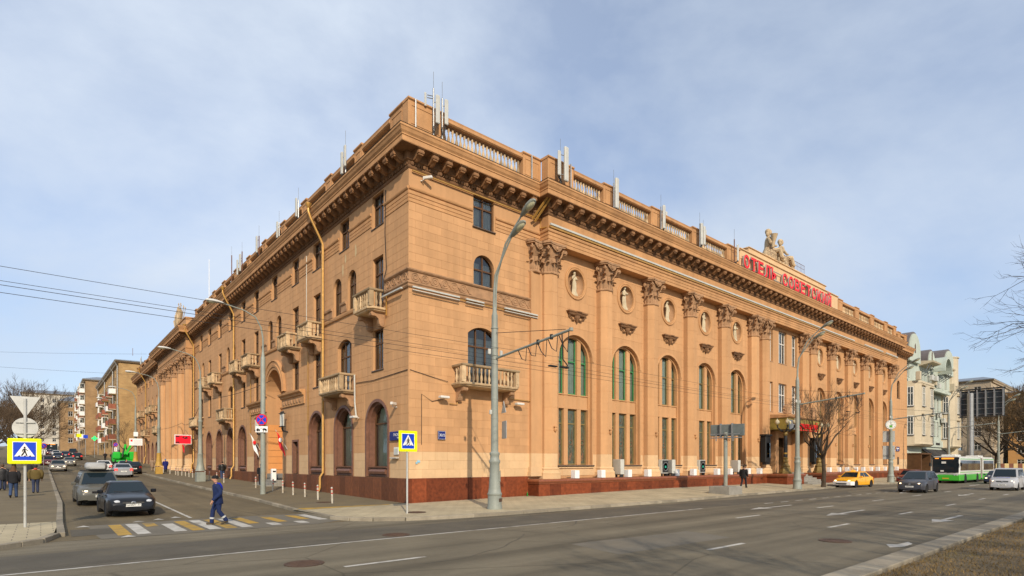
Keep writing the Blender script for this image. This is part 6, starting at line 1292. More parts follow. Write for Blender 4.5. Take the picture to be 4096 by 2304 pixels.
q = MB(); q.lathe([(.035, 0), (.04, .02), (.04, .16), (.014, .22), (.014, .28)], 10); q.obj('glass_bottle', mat('green_bottle', (.01, .22, .03), .1, 0, spec=.8), None, (8.05, -.3, .21), label='green glass bottle standing at the foot of the granite plinth', cat='bottle')
# overhead wires
def wire(pts, r=.012, sag=.0):
    P = []
    for a, b in zip(pts[:-1], pts[1:]):
        for k in range(12): t = k/12; P.append(tuple(a[i]*(1-t)+b[i]*t-(sag*4*t*(1-t) if i == 2 else 0) for i in range(3)))
    P.append(pts[-1]); return MB().tube(P, r, 4)
WX = [-70, -35, 1.08, 32.3, 55.9, 80, 104, 140]
for i, (y, z_, r_, sg_) in enumerate([(-10.35, 6.35, .006, .12), (-10.35, 5.88, .007, .03), (-9.75, 6.2, .006, .12), (-9.75, 5.86, .007, .03)]):
    wire([(x, y, z_) for x in WX], r_, sg_).obj('overhead_wire', M['cable'], None, label=['upper carrier wire of the outer trolleybus line', 'contact wire of the outer trolleybus line', 'upper carrier wire of the inner trolleybus line', 'contact wire of the inner trolleybus line'][i]+' above the main road', cat='wire', group='trolleybus wires')
wire([(-3.78, 30.6, 7.6), (-1.5, 52.9, 7.2), (-4.2, 72, 8.2)], .02, .9).obj('overhead_wire', M['cable'], None, label='sagging black cable slung between the side street lamp posts', cat='wire'); wire([(-3.78, 30.6, 7.9), (-.3, 22, 9.0)], .02, .3).obj('overhead_wire', M['cable'], None, label='black cable from the side lamp post to the portal wall', cat='wire')
for i, (a, b) in enumerate([((-60, 140, 22), (5, 150, 19)), ((-60, 150, 26), (2, 112, 25)), ((-70, 90, 17.5), (0, 108, 20))]): wire([a, b], .02, .8).obj('overhead_wire', M['cable'], None, label=['lowest', 'uppermost', 'nearest'][i]+' thin wire crossing the sky above the side street', cat='wire', group='thin wires over the side street')
# roof antennas
AM = MB(); AM.bbox(-.13, .13, -.08, .06, 0, 1.6, .04); amesh = AM.mesh('panel', M['ant'])
def antenna(label, side, u, d, z, hp, panels, rust=False):
    loc, rz = place(side, u, d, z); root = thing('cell_antenna', label, 'antenna', loc, rz, 'roof antennas')
    q = MB(); q.tube([(0, 0, 0), (0, 0, hp)], .045, 8); q.obj('mast', M['rusty' if rust else 'steel'], root); q = MB(); q.tube([(0, 0, hp), (0, 0, hp+.9)], .012, 4); q.obj('lightning_rod', M['steel'], root)
    for px, py, pz, s in panels:
        p = inst(amesh, 'panel', root, (px, py, pz), scale=(s, s, s)); q = MB(); q.tube([(px*.9, py*.5, pz+.4), (0, 0, pz+.4)], .025, 5); q.tube([(px*.9, py*.5, pz+1.2*s), (0, 0, pz+1.2*s)], .025, 5); q.obj('clamp', M['steel'], root)
    q = MB()
    for k in range(4): q.tube([(panels[0][0]+.05*k-.08, -.05, panels[0][2]), (.06*k-.1, -.05, panels[0][2]-.3), (.1-.05*k, .0, -.1)], .018, 4)
    q.obj('feeder_cables', M['cable'], root)
antenna('antenna mast with two white panels on the corner of the roof', 'R', 1.3, -.35, 19.5, 2.7, [(.2, -.1, .85, .95), (-.35, .25, 1.75, .45)]); antenna('antenna mast with one white panel beside the corner balustrade', 'R', 1.85, -.35, 19.5, 2.4, [(.2, -.1, 1.0, .85)])
antenna('pair of white panels where the middle front begins', 'R', 10.1, -1.1, 19.4, 2.2, [(-.2, -.1, .7, .95), (.4, -.1, .5, 1.35)]); antenna('single white panel beside the second roof pier', 'R', 15.25, -1.1, 19.4, 2.0, [(.25, -.05, .3, 1.3)]); antenna('single white panel beside the third roof pier', 'R', 20.7, -1.1, 19.4, 2.0, [(.3, -.05, .4, 1.1)])
antenna('double white panel standing behind the balustrade', 'R', 23.3, .4, 20.6, 1.4, [(-.12, -.1, .5, .75), (.14, -.1, .5, .75)]); antenna('pair of white panels beside the fourth roof pier', 'R', 26.0, -1.1, 19.4, 2.2, [(.2, -.05, .5, 1.1), (.6, -.05, .6, .95)]); antenna('white panel on a thin mast behind the fourth balustrade', 'R', 28.7, .2, 20.8, 1.4, [(.25, -.05, .2, .8)]); antenna('rusty mast at the left end of the roof lettering', 'R', 31.6, -1.05, 19.4, 2.4, [(.5, -.05, .6, .9)], True)
antenna('pair of tall white panels on the side front nearest the corner', 'L', 6.9, -.45, 19.4, 2.3, [(-.3, -.1, .6, .85), (.15, -.1, .9, .8)]); antenna('white panel beside the third pier of the side balustrade', 'L', 15.1, -.45, 19.4, 1.9, [(-.15, -.1, .7, .85)]); antenna('white panel beside the fourth pier of the side balustrade', 'L', 19.4, -.45, 19.4, 1.7, [(-.15, -.1, .5, .8)])
antenna('tilted white panel on a rusty mast above the portal', 'L', 24.7, -.45, 19.4, 2.3, [(-.3, -.1, .9, .9)], True); antenna('white panels on rusty masts in the middle of the side roof', 'L', 30.0, -.45, 19.4, 2.5, [(-.25, -.1, .7, 1.0), (-1.2, -.1, .6, .9)], True); antenna('bare rusty mast on the side roof before the portico', 'L', 33.7, -.45, 19.4, 3.2, [(-.1, -.05, .3, .25)], True)
antenna('small pair of white panels at the far end of the side roof', 'L', 107, .5, 21, 2.6, [(-.2, -.1, .8, .9), (.25, -.1, .8, .9)])
for i, (u, d) in enumerate(((.35, -.12), (8.6, -.1), (11.2, -.95))): MB().tube([(0, 0, 0), (0, 0, 1.5)], .045, 8).obj('bare_pipe', M['steel'], None, (u, d, 19.85), label=['short steel pipe clamped to the corner roof pier', 'short steel pipe clamped to the pier at the end of the corner balustrade', 'short steel pipe beside the first pier of the middle roof'][i], cat='pipe')
MB().tube([(0, 0, 0), (0, 0, 11)], [.07, .03], 8).obj('flagstaff', M['white'], None, (4, 65, 21), label='bare white flagstaff rising behind the portico of the side front', cat='flagpole')
dm = MB(); dm.box(72.5, 75.5, 3, 6, 19.4, 22.2); dm.obj('roof_hut', M['roof'], hotel); dm = MB(); dm.lathe([(2.6, 22.2), (2.7, 22.3), (.1, 23.3)], 4, (74, 4.5, 0), a0=R(45)); dm.obj('hut_roof', M['flash'], hotel)
# ================================================================== PEOPLE
M['skin'] = mat('skin', (.46, .24, .15), .6, .05, 6); M['hair_d'] = mat('dark_hair', (.03, .02, .014), .7, .2, 8); M['hair_b'] = mat('brown_hair', (.11, .055, .028), .7, .2, 8)
CL = {}
def cloth(n, c, r=.85):
    if n not in CL: CL[n] = mat(n, c, r, .18, 5, .35, 35)
    return CL[n]
def person(label, loc, rz, h=1.75, top=('navy_cloth', (.03, .04, .09)), legs=('dark_denim', (.03, .04, .07)), hem=.80, stride=.22, hat=None, hair='hair_d', arms=(.12, -.12), shoes=('black_shoes', (.015, .014, .013)), bulk=1.0, bend=.0, long_hair=False, extra=None, kneeb=.0):
    s = h/1.75; root = thing('person', label, 'person', loc, rz); root.scale = (s,)*3
    sh = [(-.19*bulk, .0-bend*.3, 1.43), (.19*bulk, -bend*.3, 1.43)]; lean = -bend*.35
    hips = [(-.095, 0, .92), (.095, 0, .92)]
    J = []
    for i, sx in enumerate((-1, 1)):
        st = stride*(1 if i == 0 else -1)                         # positive: foot forward (-y)
        kn = (sx*.1, -st*.5-.06-(kneeb if st < 0 else 0), .5); an = (sx*.1, -st+(.04 if st < 0 else 0), .09+(.07 if st < -.1 else 0)); to = (an[0]+sx*.015, an[1]-.17, an[2]-.055 if st > -.1 else .03)
        el = (sx*.25*bulk, sh[i][1]+arms[i]*.35+.03, 1.14); wr = (sx*.235*bulk, sh[i][1]-arms[i]*.7-.06, .90); J.append((kn, an, to, el, wr))
    # body: one continuous skinned mesh
    V = [(0, 0, .94), (0, lean*.3, 1.15), (0, lean*.8, 1.40), (0, lean-.01, 1.52), (0, lean-.03, 1.60), (0, lean-.03, 1.70)]; rd = [.12, .115, .12, .052, .085, .075]; E_ = [(0, 1), (1, 2), (2, 3), (3, 4), (4, 5)]
    for i, sx in enumerate((-1, 1)):
        kn, an, to, el, wr = J[i]; b = len(V)
        V += [hips[i], kn, an, to]; rd += [.085, .058, .04, .035]; E_ += [(0, b), (b, b+1), (b+1, b+2), (b+2, b+3)]
        b = len(V); hd = Vector(wr)+Vector((0, -.02, -.075)); V += [sh[i], el, wr, tuple(hd)]; rd += [.055, .042, .028, .032]; E_ += [(2, b), (b, b+1), (b+1, b+2), (b+2, b+3)]
        for k in range(5):
            fx = (-.03+.015*k); q = len(V); V += [tuple(hd+Vector((fx*.5, -.015+.02*(k == 0)-.01*k, -.035))), tuple(hd+Vector((fx*.6, -.03-.02*(k == 0), -.07-.008*(2-abs(k-2)))))]; rd += [.0095, .008]; E_ += [(b+3, q), (q, q+1)]
    me = bpy.data.meshes.new('body'); me.from_pydata(V, E_, []); me.materials.append(M['skin']); bo_ = inst(me, 'body', root); m_ = bo_.modifiers.new('skin', 'SKIN')
    for i, sv in enumerate(me.skin_vertices[0].data): sv.radius = (rd[i], rd[i]); sv.use_root = (i == 0)
    bo_.modifiers.new('sub', 'SUBSURF').levels = 1; bo_.modifiers['sub'].render_levels = 1
    # head details
    hy = lean-.03; hd = MB(); hd.ell((0, hy, 1.655), .077, .094, .115, 12, 10); hd.ell((0, hy-.095, 1.645), .014, .022, .022, 6, 5)
    for sx in (-1, 1): hd.ell((sx*.077, hy+.005, 1.65), .012, .022, .03, 6, 4)
    hd.obj('head', M['skin'], root, smooth=True)
    fc = MB()
    for sx in (-1, 1): fc.ell((sx*.03, hy-.083, 1.67), .013, .008, .007, 6, 4); fc.box(sx*.03-.02, sx*.03+.02, hy-.09, hy-.08, 1.688, 1.694)
    fc.box(-.022, .022, hy-.092, hy-.084, 1.603, 1.609); fc.obj('face_features', M['hair_d'], root)
    if hat == 'beanie': q = MB(); q.lathe([(.094, 0), (.099, .03), (.094, .08), (.06, .115), (.0, .125)], 12, (0, hy+.012, 1.665), sy=1.12); q.obj('knitted_cap', cloth('black_knit', (.012, .012, .013)), root, smooth=True)
    elif hat: q = MB(); q.lathe([(.1, 0), (.105, .04), (.095, .1), (.05, .13), (0, .135)], 12, (0, hy+.01, 1.655), sy=1.1); q.obj('hat', cloth(*hat), root, smooth=True)
    if hat != 'beanie' or long_hair:
        q = MB(); q.ell((0, hy+.03, 1.675), .088, .088, .105, 10, 8)
        if long_hair: q.loft([[(rx*math.cos(t), hy+.05+ry*math.sin(t), z) for t in [2*math.pi*k/10 for k in range(10)]] for z, rx, ry in ((1.72, .09, .07), (1.6, .12, .08), (1.45, .15, .08), (1.32, .14, .06))])
        q.obj('hair', M[hair], root, smooth=True)
    # jacket with sleeves, trousers, shoes
    jk = MB(); n = 16
    prof = [(hem, .215, .155), (hem+.03, .22, .16), (1.0, .20*bulk, .145), (1.15, .195*bulk, .14), (1.3, .215*bulk, .145), (1.41, .205*bulk, .12), (1.46, .14*bulk, .09), (1.50, .075, .07), (1.53, .07, .068)]
    jk.loft([[(rx*bulk**.3*math.cos(2*math.pi*k/n)*(1+.03*math.cos(3*k)), lean*max(0, (z-.9)/.6)+ry*math.sin(2*math.pi*k/n)*(1+.03*math.sin(5*k)), z+(.0 if z > hem+.1 else .015*math.sin(k*1.3))) for k in range(n)] for z, rx, ry in prof])
    jo = jk.obj('jacket', cloth(*top), root, smooth=True)
    for i, sx in enumerate((-1, 1)):
        kn, an, to, el, wr = J[i]
        q = MB(); q.tube([(sh[i][0]*.72, sh[i][1], 1.43), (sh[i][0]*1.02, sh[i][1], 1.40), (el[0], el[1], el[2]+.12), el, ((el[0]+wr[0])/2, (el[1]+wr[1])/2, (el[2]+wr[2])/2), wr], [.075, .085*bulk, .072*bulk, .064*bulk, .058*bulk, .05], 10); q.obj('sleeve', cloth(*top), jo, smooth=True)
        q = MB(); mid = lambda a, b, t: tuple(a[k]*(1-t)+b[k]*t for k in range(3))
        q.tube([(hips[i][0]*.9, 0, .98), mid(hips[i], kn, .25), mid(hips[i], kn, .7), kn, mid(kn, an, .4), mid(kn, an, .9), (an[0], an[1], an[2]-.02)], [.12, .108, .085, .074, .074, .07, .075], 10); q.obj('trouser_leg', cloth(*legs), root, smooth=True)
        q = MB(); q.tube([(an[0], an[1]+.06, an[2]-.05), (an[0], an[1], an[2]-.04), mid(an, to, .6), to], [.04, .052, .05, .035], 8); q.obj('shoe', cloth(*shoes), root, smooth=True)
    if extra: extra(root, jo, J, sh)
    return root
def worker_extra(root, jo, J, sh):
    q = MB(); q.loft([[(rx*math.cos(2*math.pi*k/16)*1.03, -.015*1+ry*math.sin(2*math.pi*k/16)*1.03, z) for k in range(16)] for z, rx, ry in ((1.27, .235, .158), (1.34, .235, .155), (1.43, .22, .13), (1.48, .15, .1), (1.52, .09, .085))], cap=False); q.obj('bright_yoke', cloth('royal_blue_cloth', (.005, .02, .40)), jo, smooth=True)
    q = MB(); q.loft([[(rx*math.cos(2*math.pi*k/16)*1.05, -.012+ry*math.sin(2*math.pi*k/16)*1.05, z) for k in range(16)] for z, rx, ry in ((1.2, .222, .155), (1.255, .23, .158))], cap=False); q.obj('reflective_strip', cloth('reflective_tape', (.42, .43, .42), .5), jo)
    for i in (0, 1):
        kn, an = J[i][0], J[i][1]; m1 = [kn[k]*.45+an[k]*.55 for k in range(3)]; m2 = [kn[k]*.3+an[k]*.7 for k in range(3)]; q = MB(); q.tube([m1, m2], .083, 10, cap=False); q.obj('reflective_strip', cloth('reflective_tape', (.42, .43, .42), .5), root)
BLK = ('black_cloth', (.012, .012, .014))
person('worker in blue overalls and a black knitted cap walking over the zebra crossing', (-9.82, -3.65, .0), R(-93), 1.74, ('blue_workwear', (.009, .02, .075)), ('blue_workwear', (.009, .02, .075)), .76, .2, 'beanie', arms=(-.05, .15), shoes=('brown_boots', (.07, .055, .035)), bulk=1.16, bend=.22, extra=worker_extra, kneeb=.04)
person('man in black walking along the main pavement past the street panel', (28.5, -3.5, pv(28.5, -3.5)), R(95), 1.77, BLK, ('black_trousers', (.014, .015, .02)), .78, .24, None, bulk=1.15)
person('man in a black leather jacket and jeans seen from behind by the bollards', (-1.19, 34.1, g(34.1)+.12), R(178), 1.76, ('black_leather', (.014, .013, .012), .4), ('blue_denim', (.035, .06, .13)), .86, .1, None, bulk=1.12, shoes=('tan_shoes', (.35, .20, .06)))
person('person in a long dark blue coat and light blue hat beside the ochre lamp post', (-2.9, 55.2, g(55.2)+.12), R(180), 1.66, ('blue_coat', (.012, .015, .12)), BLK, .42, .12, ('pale_blue_felt', (.12, .2, .38)), bulk=1.1)
person('person in a beige coat behind the ochre lamp post', (-3.6, 60.4, g(60.4)+.12), R(180), 1.62, ('beige_coat', (.26, .18, .12)), ('beige_coat', (.26, .18, .12)), .55, .1, ('beige_hat', (.26, .18, .12)))
person('person in dark clothes half hidden behind the slim grey post', (-.95, 22.4, g(22.4)+.12), R(170), 1.72, BLK, ('black_trousers', (.014, .015, .02)), .8, .1, None)
person('person in a black quilted coat at the left edge of the picture', (-16.63, 23.1, g(23)+.12), R(180), 1.68, ('black_quilted', (.014, .014, .016), .5), ('dark_denim', (.03, .04, .08)), .72, .14, ('brown_fur', (.10, .06, .035)), bulk=1.2)
person('long-haired person in a dark jacket and jeans on the left pavement', (-15.87, 15.2, g(15.2)+.12), R(175), 1.74, BLK, ('blue_denim', (.035, .06, .13)), .82, .18, None, 'hair_b', bulk=1.05, long_hair=True)
def scarf(root, jo, J, sh): q = MB(); q.lathe([(.085, 1.48), (.1, 1.52), (.08, 1.56)], 10); q.obj('scarf', cloth('red_scarf', (.45, .02, .015)), root)
person('stout man in an olive jacket, red scarf and cap on the left pavement', (-14.97, 19.3, g(19.3)+.12), R(180), 1.70, ('olive_jacket', (.105, .075, .022)), ('dark_denim', (.03, .04, .08)), .88, .1, ('dark_cap', (.03, .03, .035)), bulk=1.3, extra=scarf)
person('person in dark clothes behind the man in the olive jacket', (-15.5, 37.6, g(37.6)+.12), R(180), 1.74, ('grey_coat', (.03, .03, .032)), BLK, .78, .15, None, bulk=1.1)
person('man in a black jacket standing between the silver sedan and the parked hatchback', (-7.2, 52.6, g(52.6)), R(60), 1.74, BLK, BLK, .82, .05, None)
person('left one of two far pedestrians on the side pavement', (-5.0, 112, g(112)+.12), R(0), 1.75, BLK, BLK, .75, .15, None); person('right one of two far pedestrians on the side pavement', (-4.2, 108, g(108)+.12), R(180), 1.72, BLK, BLK, .75, .15, None)
# ================================================================== TREES
M['bark'] = mat('bark', (.062, .045, .030), .95, .3, 4, .6, 25); M['twig'] = mat('twigs', (.085, .058, .036), .95, .25, 3); M['twig2'] = mat('pale_twigs', (.16, .11, .06), .95, .3, 1.5)
def grow(seed, h, trunk_h, r0, spread, levels=5, droop=0., nlimb=5, up_=.5, rmin=.006):
    rg = random.Random(seed); T = MB(); Cn = MB()
    def branch(p, d, L_, r, lv):
        seg = 3 if lv < 3 else 2; pts = [p]; rr = [r]; q = p.copy(); dd = d.copy()
        for i in range(seg):
            dd = (dd+Vector((rg.uniform(-1, 1), rg.uniform(-1, 1), rg.uniform(-.6, .9)+up_*.25-droop))*.17).normalized(); q = q+dd*(L_/seg); pts.append(q.copy()); rr.append(r*(1-.5*(i+1)/seg))
        (T if lv < 2 else Cn).tube([tuple(x) for x in pts], rr, 6 if lv < 2 else (4 if lv < 3 else 3), cap=False)
        if lv >= levels: return
        nb = rg.choice((2, 3, 3)) if lv < levels-1 else rg.choice((3, 4, 5))
        for k in range(nb):
            t = rg.uniform(.35, 1.0) if k else 1.0; i = min(seg-1, int(t*seg)); bp = pts[i].lerp(pts[i+1], t*seg-i)
            ax = Vector((rg.uniform(-1, 1), rg.uniform(-1, 1), rg.uniform(-1, 1))).normalized(); nd = (Matrix.Rotation(rg.uniform(.35, .85)*(1 if k else .5), 3, ax) @ dd); nd = (nd+Vector((0, 0, up_*.3-droop*.3))).normalized()
            branch(bp, nd, L_*rg.uniform(.6, .82), max(rmin, rr[i]*rg.uniform(.5, .7)), lv+1)
    lean = Vector((rg.uniform(-.06, .06), rg.uniform(-.06, .06), 1)).normalized(); top_ = lean*trunk_h
    T.tube([(0, 0, -.1), tuple(lean*trunk_h*.08), tuple(lean*trunk_h*.5+Vector((rg.uniform(-.08, .08), rg.uniform(-.08, .08), 0))), tuple(top_)], [r0*1.5, r0*1.1, r0*.95, r0*.85], 9, cap=False)
    for k in range(nlimb):
        a = 2*math.pi*(k+rg.uniform(-.3, .3))/nlimb; d = Vector((math.cos(a)*spread, math.sin(a)*spread, rg.uniform(.7, 1.2))).normalized(); branch(top_*(1-.06*(k % 3)), d, (h-trunk_h)*.42, r0*.62, 0)
    return T, Cn
def tree(label, loc, seed, h, trunk_h, r0, spread=.7, levels=5, tw='twig', group=None, z=None, **k):
    T, Cn = grow(seed, h, trunk_h, r0, spread, levels, **k); root = thing('bare_tree', label, 'tree', (loc[0], loc[1], (g(loc[1]) if z is None else z)), 0, group); T.obj('trunk', M['bark'], root); Cn.obj('crown', M[tw], root); return root
tree('bare broom-shaped young tree on the pavement before the hotel entrance', (37.87, -5.96), 12, 8.0, 2.8, .17, .66, 5, z=.1, nlimb=7, up_=.55, rmin=.011)
LT = [(-20, 62, 9, 'bare tree nearest the green fence on the left'), (-25, 58, 10, 'bare tree at the left edge behind the green fence'), (-17.5, 74, 11, 'large bare tree spreading over the left pavement'), (-21, 90, 11, 'bare tree behind the large spreading one'), (-18, 108, 10.5, 'bare tree far up the left pavement'), (-22, 128, 12, 'tall bare tree farther up the left side'), (-18, 150, 12, 'farthest bare tree of the left row'), (-30, 80, 11, 'tall bare tree deep in the left yard'), (-27, 105, 12, 'tall bare tree behind the left row'), (-38, 115, 13, 'bare tree farthest into the left yard'), (-19, 48, 7, 'low bare tree behind the crossing sign on the left'), (-17, 92, 9.5, 'bare tree leaning over the parked dark red car')]
protos = []
for i, (x, y, h, lb) in enumerate(LT):
    if i < 4: protos.append(tree(lb, (x, y), 30+i, h, h*.26, .22, .95, 6, 'twig2' if i % 2 else 'twig', 'bare trees on the left', nlimb=6, up_=.3, rmin=.013))
    else:
        d = dup(protos[i % 4], None, (x, y, g(y)), R(73*i), lb, 'bare trees on the left'); d.scale = (h/(9, 10, 11, 11)[i % 4],)*3
RT = [(128, -12, 'bare tree behind the billboard pole'), (120, -20, 'bare tree right of the billboard pole'), (138, -22, 'bare tree far behind the striped fence'), (112, -28, 'bare tree near the right edge beyond the van'), (150, -14, 'bare tree before the orange house'), (145, -30, 'dark bare tree at the far right edge'), (125, -4, 'bare tree against the beige house'), (160, -24, 'farthest bare tree on the right'), (118, -10, 'bare tree just behind the articulated bus'), (132, -16, 'bare tree over the middle of the striped fence'), (124, -15, 'bare tree left of the fence middle'), (142, -6, 'bare tree before the corner of the beige house'), (155, -8, 'bare tree between the beige and orange houses'), (134, -9, 'bare tree below the billboard'), (152, -20, 'bare tree before the orange house, right of the others')]
for i, (x, y, lb) in enumerate(RT): d = dup(protos[(i+1) % 4], None, (x, y, 0), R(50+61*i), lb, 'bare trees on the right'); d.scale = (1.35+.12*(i % 3),)*3
tree('small bare tree beside the brick apartment house', (-3.2, 92), 51, 7.5, 2.2, .13, .8, 5, group='bare trees on the side pavement', nlimb=4)
# overhanging boughs of the median tree at the right edge
rg = random.Random(9); T = MB(); Cn = MB(); base = Vector((11.2, -29.8, .1)); SH = Vector((1.75, -1.15, -.1)); fork = base+Vector((-.1, .2, 3.4))
T.tube([tuple(base), tuple(base+Vector((0, .1, 1.5))), tuple(fork)], [.3, .24, .2], 10, cap=False)
def bough(p, pts, r):
    P = [p]+[Vector(q)+SH for q in pts]; T.tube([tuple(q) for q in P], [max(.006, r*(1-.97*i/(len(P)-1))) for i in range(len(P))], 6, cap=False)
    for i in range(1, len(P)):
        for k in range(13): tw_(P[i-1].lerp(P[i], rg.random()), (P[i]-P[i-1]).normalized(), rg.uniform(.5, 1.3), .010, 0)
def tw_(p, d, L_, r, lv):
    ax = Vector((rg.uniform(-1, 1), rg.uniform(-1, 1), rg.uniform(-1, 1))).normalized(); d = (Matrix.Rotation(rg.uniform(.3, 1.0), 3, ax) @ d).normalized(); m = p+d*L_*.5+Vector((0, 0, rg.uniform(-.05, .05))); e = p+d*L_+Vector((0, 0, rg.uniform(-.04, .1)))
    Cn.tube([tuple(p), tuple(m), tuple(e)], [r, r*.75, r*.4], 3, cap=False)
    if lv < 2:
        for k in range(3): tw_(m.lerp(e, rg.random()), d, L_*rg.uniform(.4, .65), r*.6, lv+1)
bough(fork, [(8.6, -27.2, 5.2), (7.6, -25.8, 5.8), (6.3, -24.5, 6.0), (5.3, -23.0, 6.25), (4.3, -21.7, 6.2)], .1); bough(fork, [(8.7, -27.2, 5.9), (7.7, -26, 6.6), (6.9, -24.5, 7.0), (5.7, -23.3, 7.5), (5.0, -22.0, 7.6)], .09); bough(fork, [(8.4, -26.9, 4.9), (7.4, -25.3, 5.25), (6.2, -24.0, 5.2), (5.2, -22.5, 5.35)], .08); bough(fork, [(9.2, -28, 7.2), (8.6, -26.5, 9.0), (7.4, -24.5, 9.6)], .12); bough(fork, [(11, -27, 6.5), (12, -25, 8)], .12)
mt = thing('bare_tree', 'bare tree on the median whose boughs hang in at the right edge', 'tree', (0, 0, 0)); T.obj('trunk', M['bark'], mt); Cn.obj('crown', M['bark'], mt)
for i, (x, y) in enumerate(((1.5, -33.5), (9, -35), (-9, -36), (18, -34), (27, -33.5))):
    d = dup(protos[i % 4], None, (x, y, .1), R(40*i), ['first', 'second', 'third', 'fourth', 'fifth'][i]+' bare tree of the row on the median behind the viewpoint', 'bare trees on the median'); d.scale = (.85,)*3
# ================================================================== BACKGROUND BUILDINGS
def brick_mat(name, c1, c2, mo_, scl=1.0):
    m = paver_mat(name, c1, c2, .26*scl, .08*scl, mo_); N = m.node_tree.nodes; L = m.node_tree.links.new
    geo = [n for n in N if n.type == 'NEW_GEOMETRY'][0]; br = [n for n in N if n.type == 'TEX_BRICK'][0]; sx = N.new('ShaderNodeSeparateXYZ'); cx = N.new('ShaderNodeCombineXYZ'); ad_ = N.new('ShaderNodeMath'); L(geo.outputs['Position'], sx.inputs[0]); L(sx.outputs[0], ad_.inputs[0]); L(sx.outputs[1], ad_.inputs[1]); L(ad_.outputs[0], cx.inputs[0]); L(sx.outputs[2], cx.inputs[1]); L(cx.outputs[0], br.inputs['Vector']); return m
M['brick'] = brick_mat('yellow_brick', (.42, .27, .11), (.35, .21, .085), (.30, .21, .11), 2.0); M['brick2'] = brick_mat('brown_brick', (.34, .21, .10), (.28, .17, .08), (.25, .18, .1), 2.0)
M['cream'] = mat('cream_stucco', (.50, .43, .31), .9, .1, .5, streak=.08); M['pgreen'] = mat('pale_green_stucco', (.42, .47, .41), .9, .1, .5, streak=.08); M['beige'] = mat('beige_stucco', (.42, .34, .24), .9, .12, .4, streak=.12); M['orange'] = mat('orange_stucco', (.46, .26, .10), .9, .12, .4); M['pale'] = mat('pale_panel', (.50, .46, .38), .9, .15, .3)
M['balc_r'] = mat('red_balcony_panel', (.24, .085, .05), .8, .2, 2, rand=.2)
gwin = {}
def gwindow(parent, w, h, loc, rz, fm='white_frame'):
    key = (w, h, fm)
    if key not in gwin:
        q = MB(); ring_frame(q, w, h, 'rect', .09, -.04, .06); q.box(-.04, .04, -.03, .05, .09, h-.09); q.box(-w/2+.09, w/2-.09, -.03, .05, h*.66-.04, h*.66+.04); p = MB(); p.quad((-w/2+.05, .02, .05), (w/2-.05, .02, .05), (w/2-.05, .02, h-.05), (-w/2+.05, .02, h-.05)); s = MB(); s.box(-w/2-.1, w/2+.1, -.2, .05, -.1, -.02); gwin[key] = (q.mesh('window', M[fm]), p.mesh('pane', M['glass_d']), s.mesh('sill', M['roof']))
    a_, b_, c_ = gwin[key]; o = inst(a_, 'window', parent, loc, rz); inst(b_, 'pane', o); inst(c_, 'sill', o); return o
def house(name, label, side, u0, u1, d0, dep, zb, zt, wm, cols, rows, w=1.4, h=1.8, roofm='roof', eav=.7, endcols=(), roofh=2.2):
    """block with its front on a plane parallel to one of the two streets; side R: front faces -y at y=d0; side L: front faces -x at x=d0"""
    root = thing(name, label, 'building', (0, 0, 0))
    f = (lambda u: u) if side == 'R' else (lambda u: -u)
    ops = [op(f(c), w, r, h, d=.25) for c in cols for r in rows]
    A, B = sorted((f(u0), f(u1))); loc, rz = place(side, 0, d0, 0)
    wall_mesh(A, B, zb, zt, ops).obj('front_wall', wm, root, loc, rz)
    for o in ops: gwindow(root, w, h, place(side, f(o['u']), d0+.15, o['z'])[0], rz)
    eops = [op(e_, w, r, h, d=.25) for e_ in endcols for r in rows]
    if side == 'R':
        wall_mesh(0, dep, zb, zt, eops).obj('end_wall', wm, root, (u0, d0+dep, 0), R(-90)); [gwindow(root, w, h, (u0+.15, d0+dep-o['u'], o['z']), R(-90)) for o in eops]; wall_mesh(0, dep, zb, zt, []).obj('end_wall', wm, root, (u1, d0, 0), R(90))
        pts = [(u0-eav, d0-eav), (u1+eav, d0-eav), (u1+eav, d0+dep+eav), (u0-eav, d0+dep+eav)]
    else:
        wall_mesh(0, dep, zb, zt, eops).obj('end_wall', wm, root, (d0, u0, 0), 0); wall_mesh(0, dep, zb, zt, []).obj('end_wall', wm, root, (d0+dep, u1, 0), R(180))
        for o in eops: gwindow(root, w, h, (d0+o['u'], u0+.15, o['z']), 0)
        pts = [(d0-eav, u0-eav), (d0+dep+eav, u0-eav), (d0+dep+eav, u1+eav), (d0-eav, u1+eav)]
    q = MB(); cxm = sum(p[0] for p in pts)/4; cym = sum(p[1] for p in pts)/4; rg_ = [(p[0]*.5+cxm*.5, p[1]*.5+cym*.5, zt+.5+roofh) for p in pts]; q.loft([[(p[0], p[1], zt+.4) for p in pts], [(p[0], p[1], zt+.55) for p in pts], rg_]); q.obj('roof', M[roofm], root)
    q = MB(); q.loft([[(cxm+(p[0]-cxm)*k, cym+(p[1]-cym)*k, z) for p in pts] for z, k in ((zt-.25, .955), (zt, .965), (zt+.2, .99), (zt+.39, .998))]); q.obj('eaves_cornice', M['beige'], root)
    return root
bh = house('brick_apartment_house', 'yellow brick apartment house with red balconies next to the hotel', 'L', 113, 166, -2.7, 15, 1.5, 22.8, M['brick'], [116+3.55*k for k in range(14)], [g(130)+1.2+3.2*k for k in range(6)])
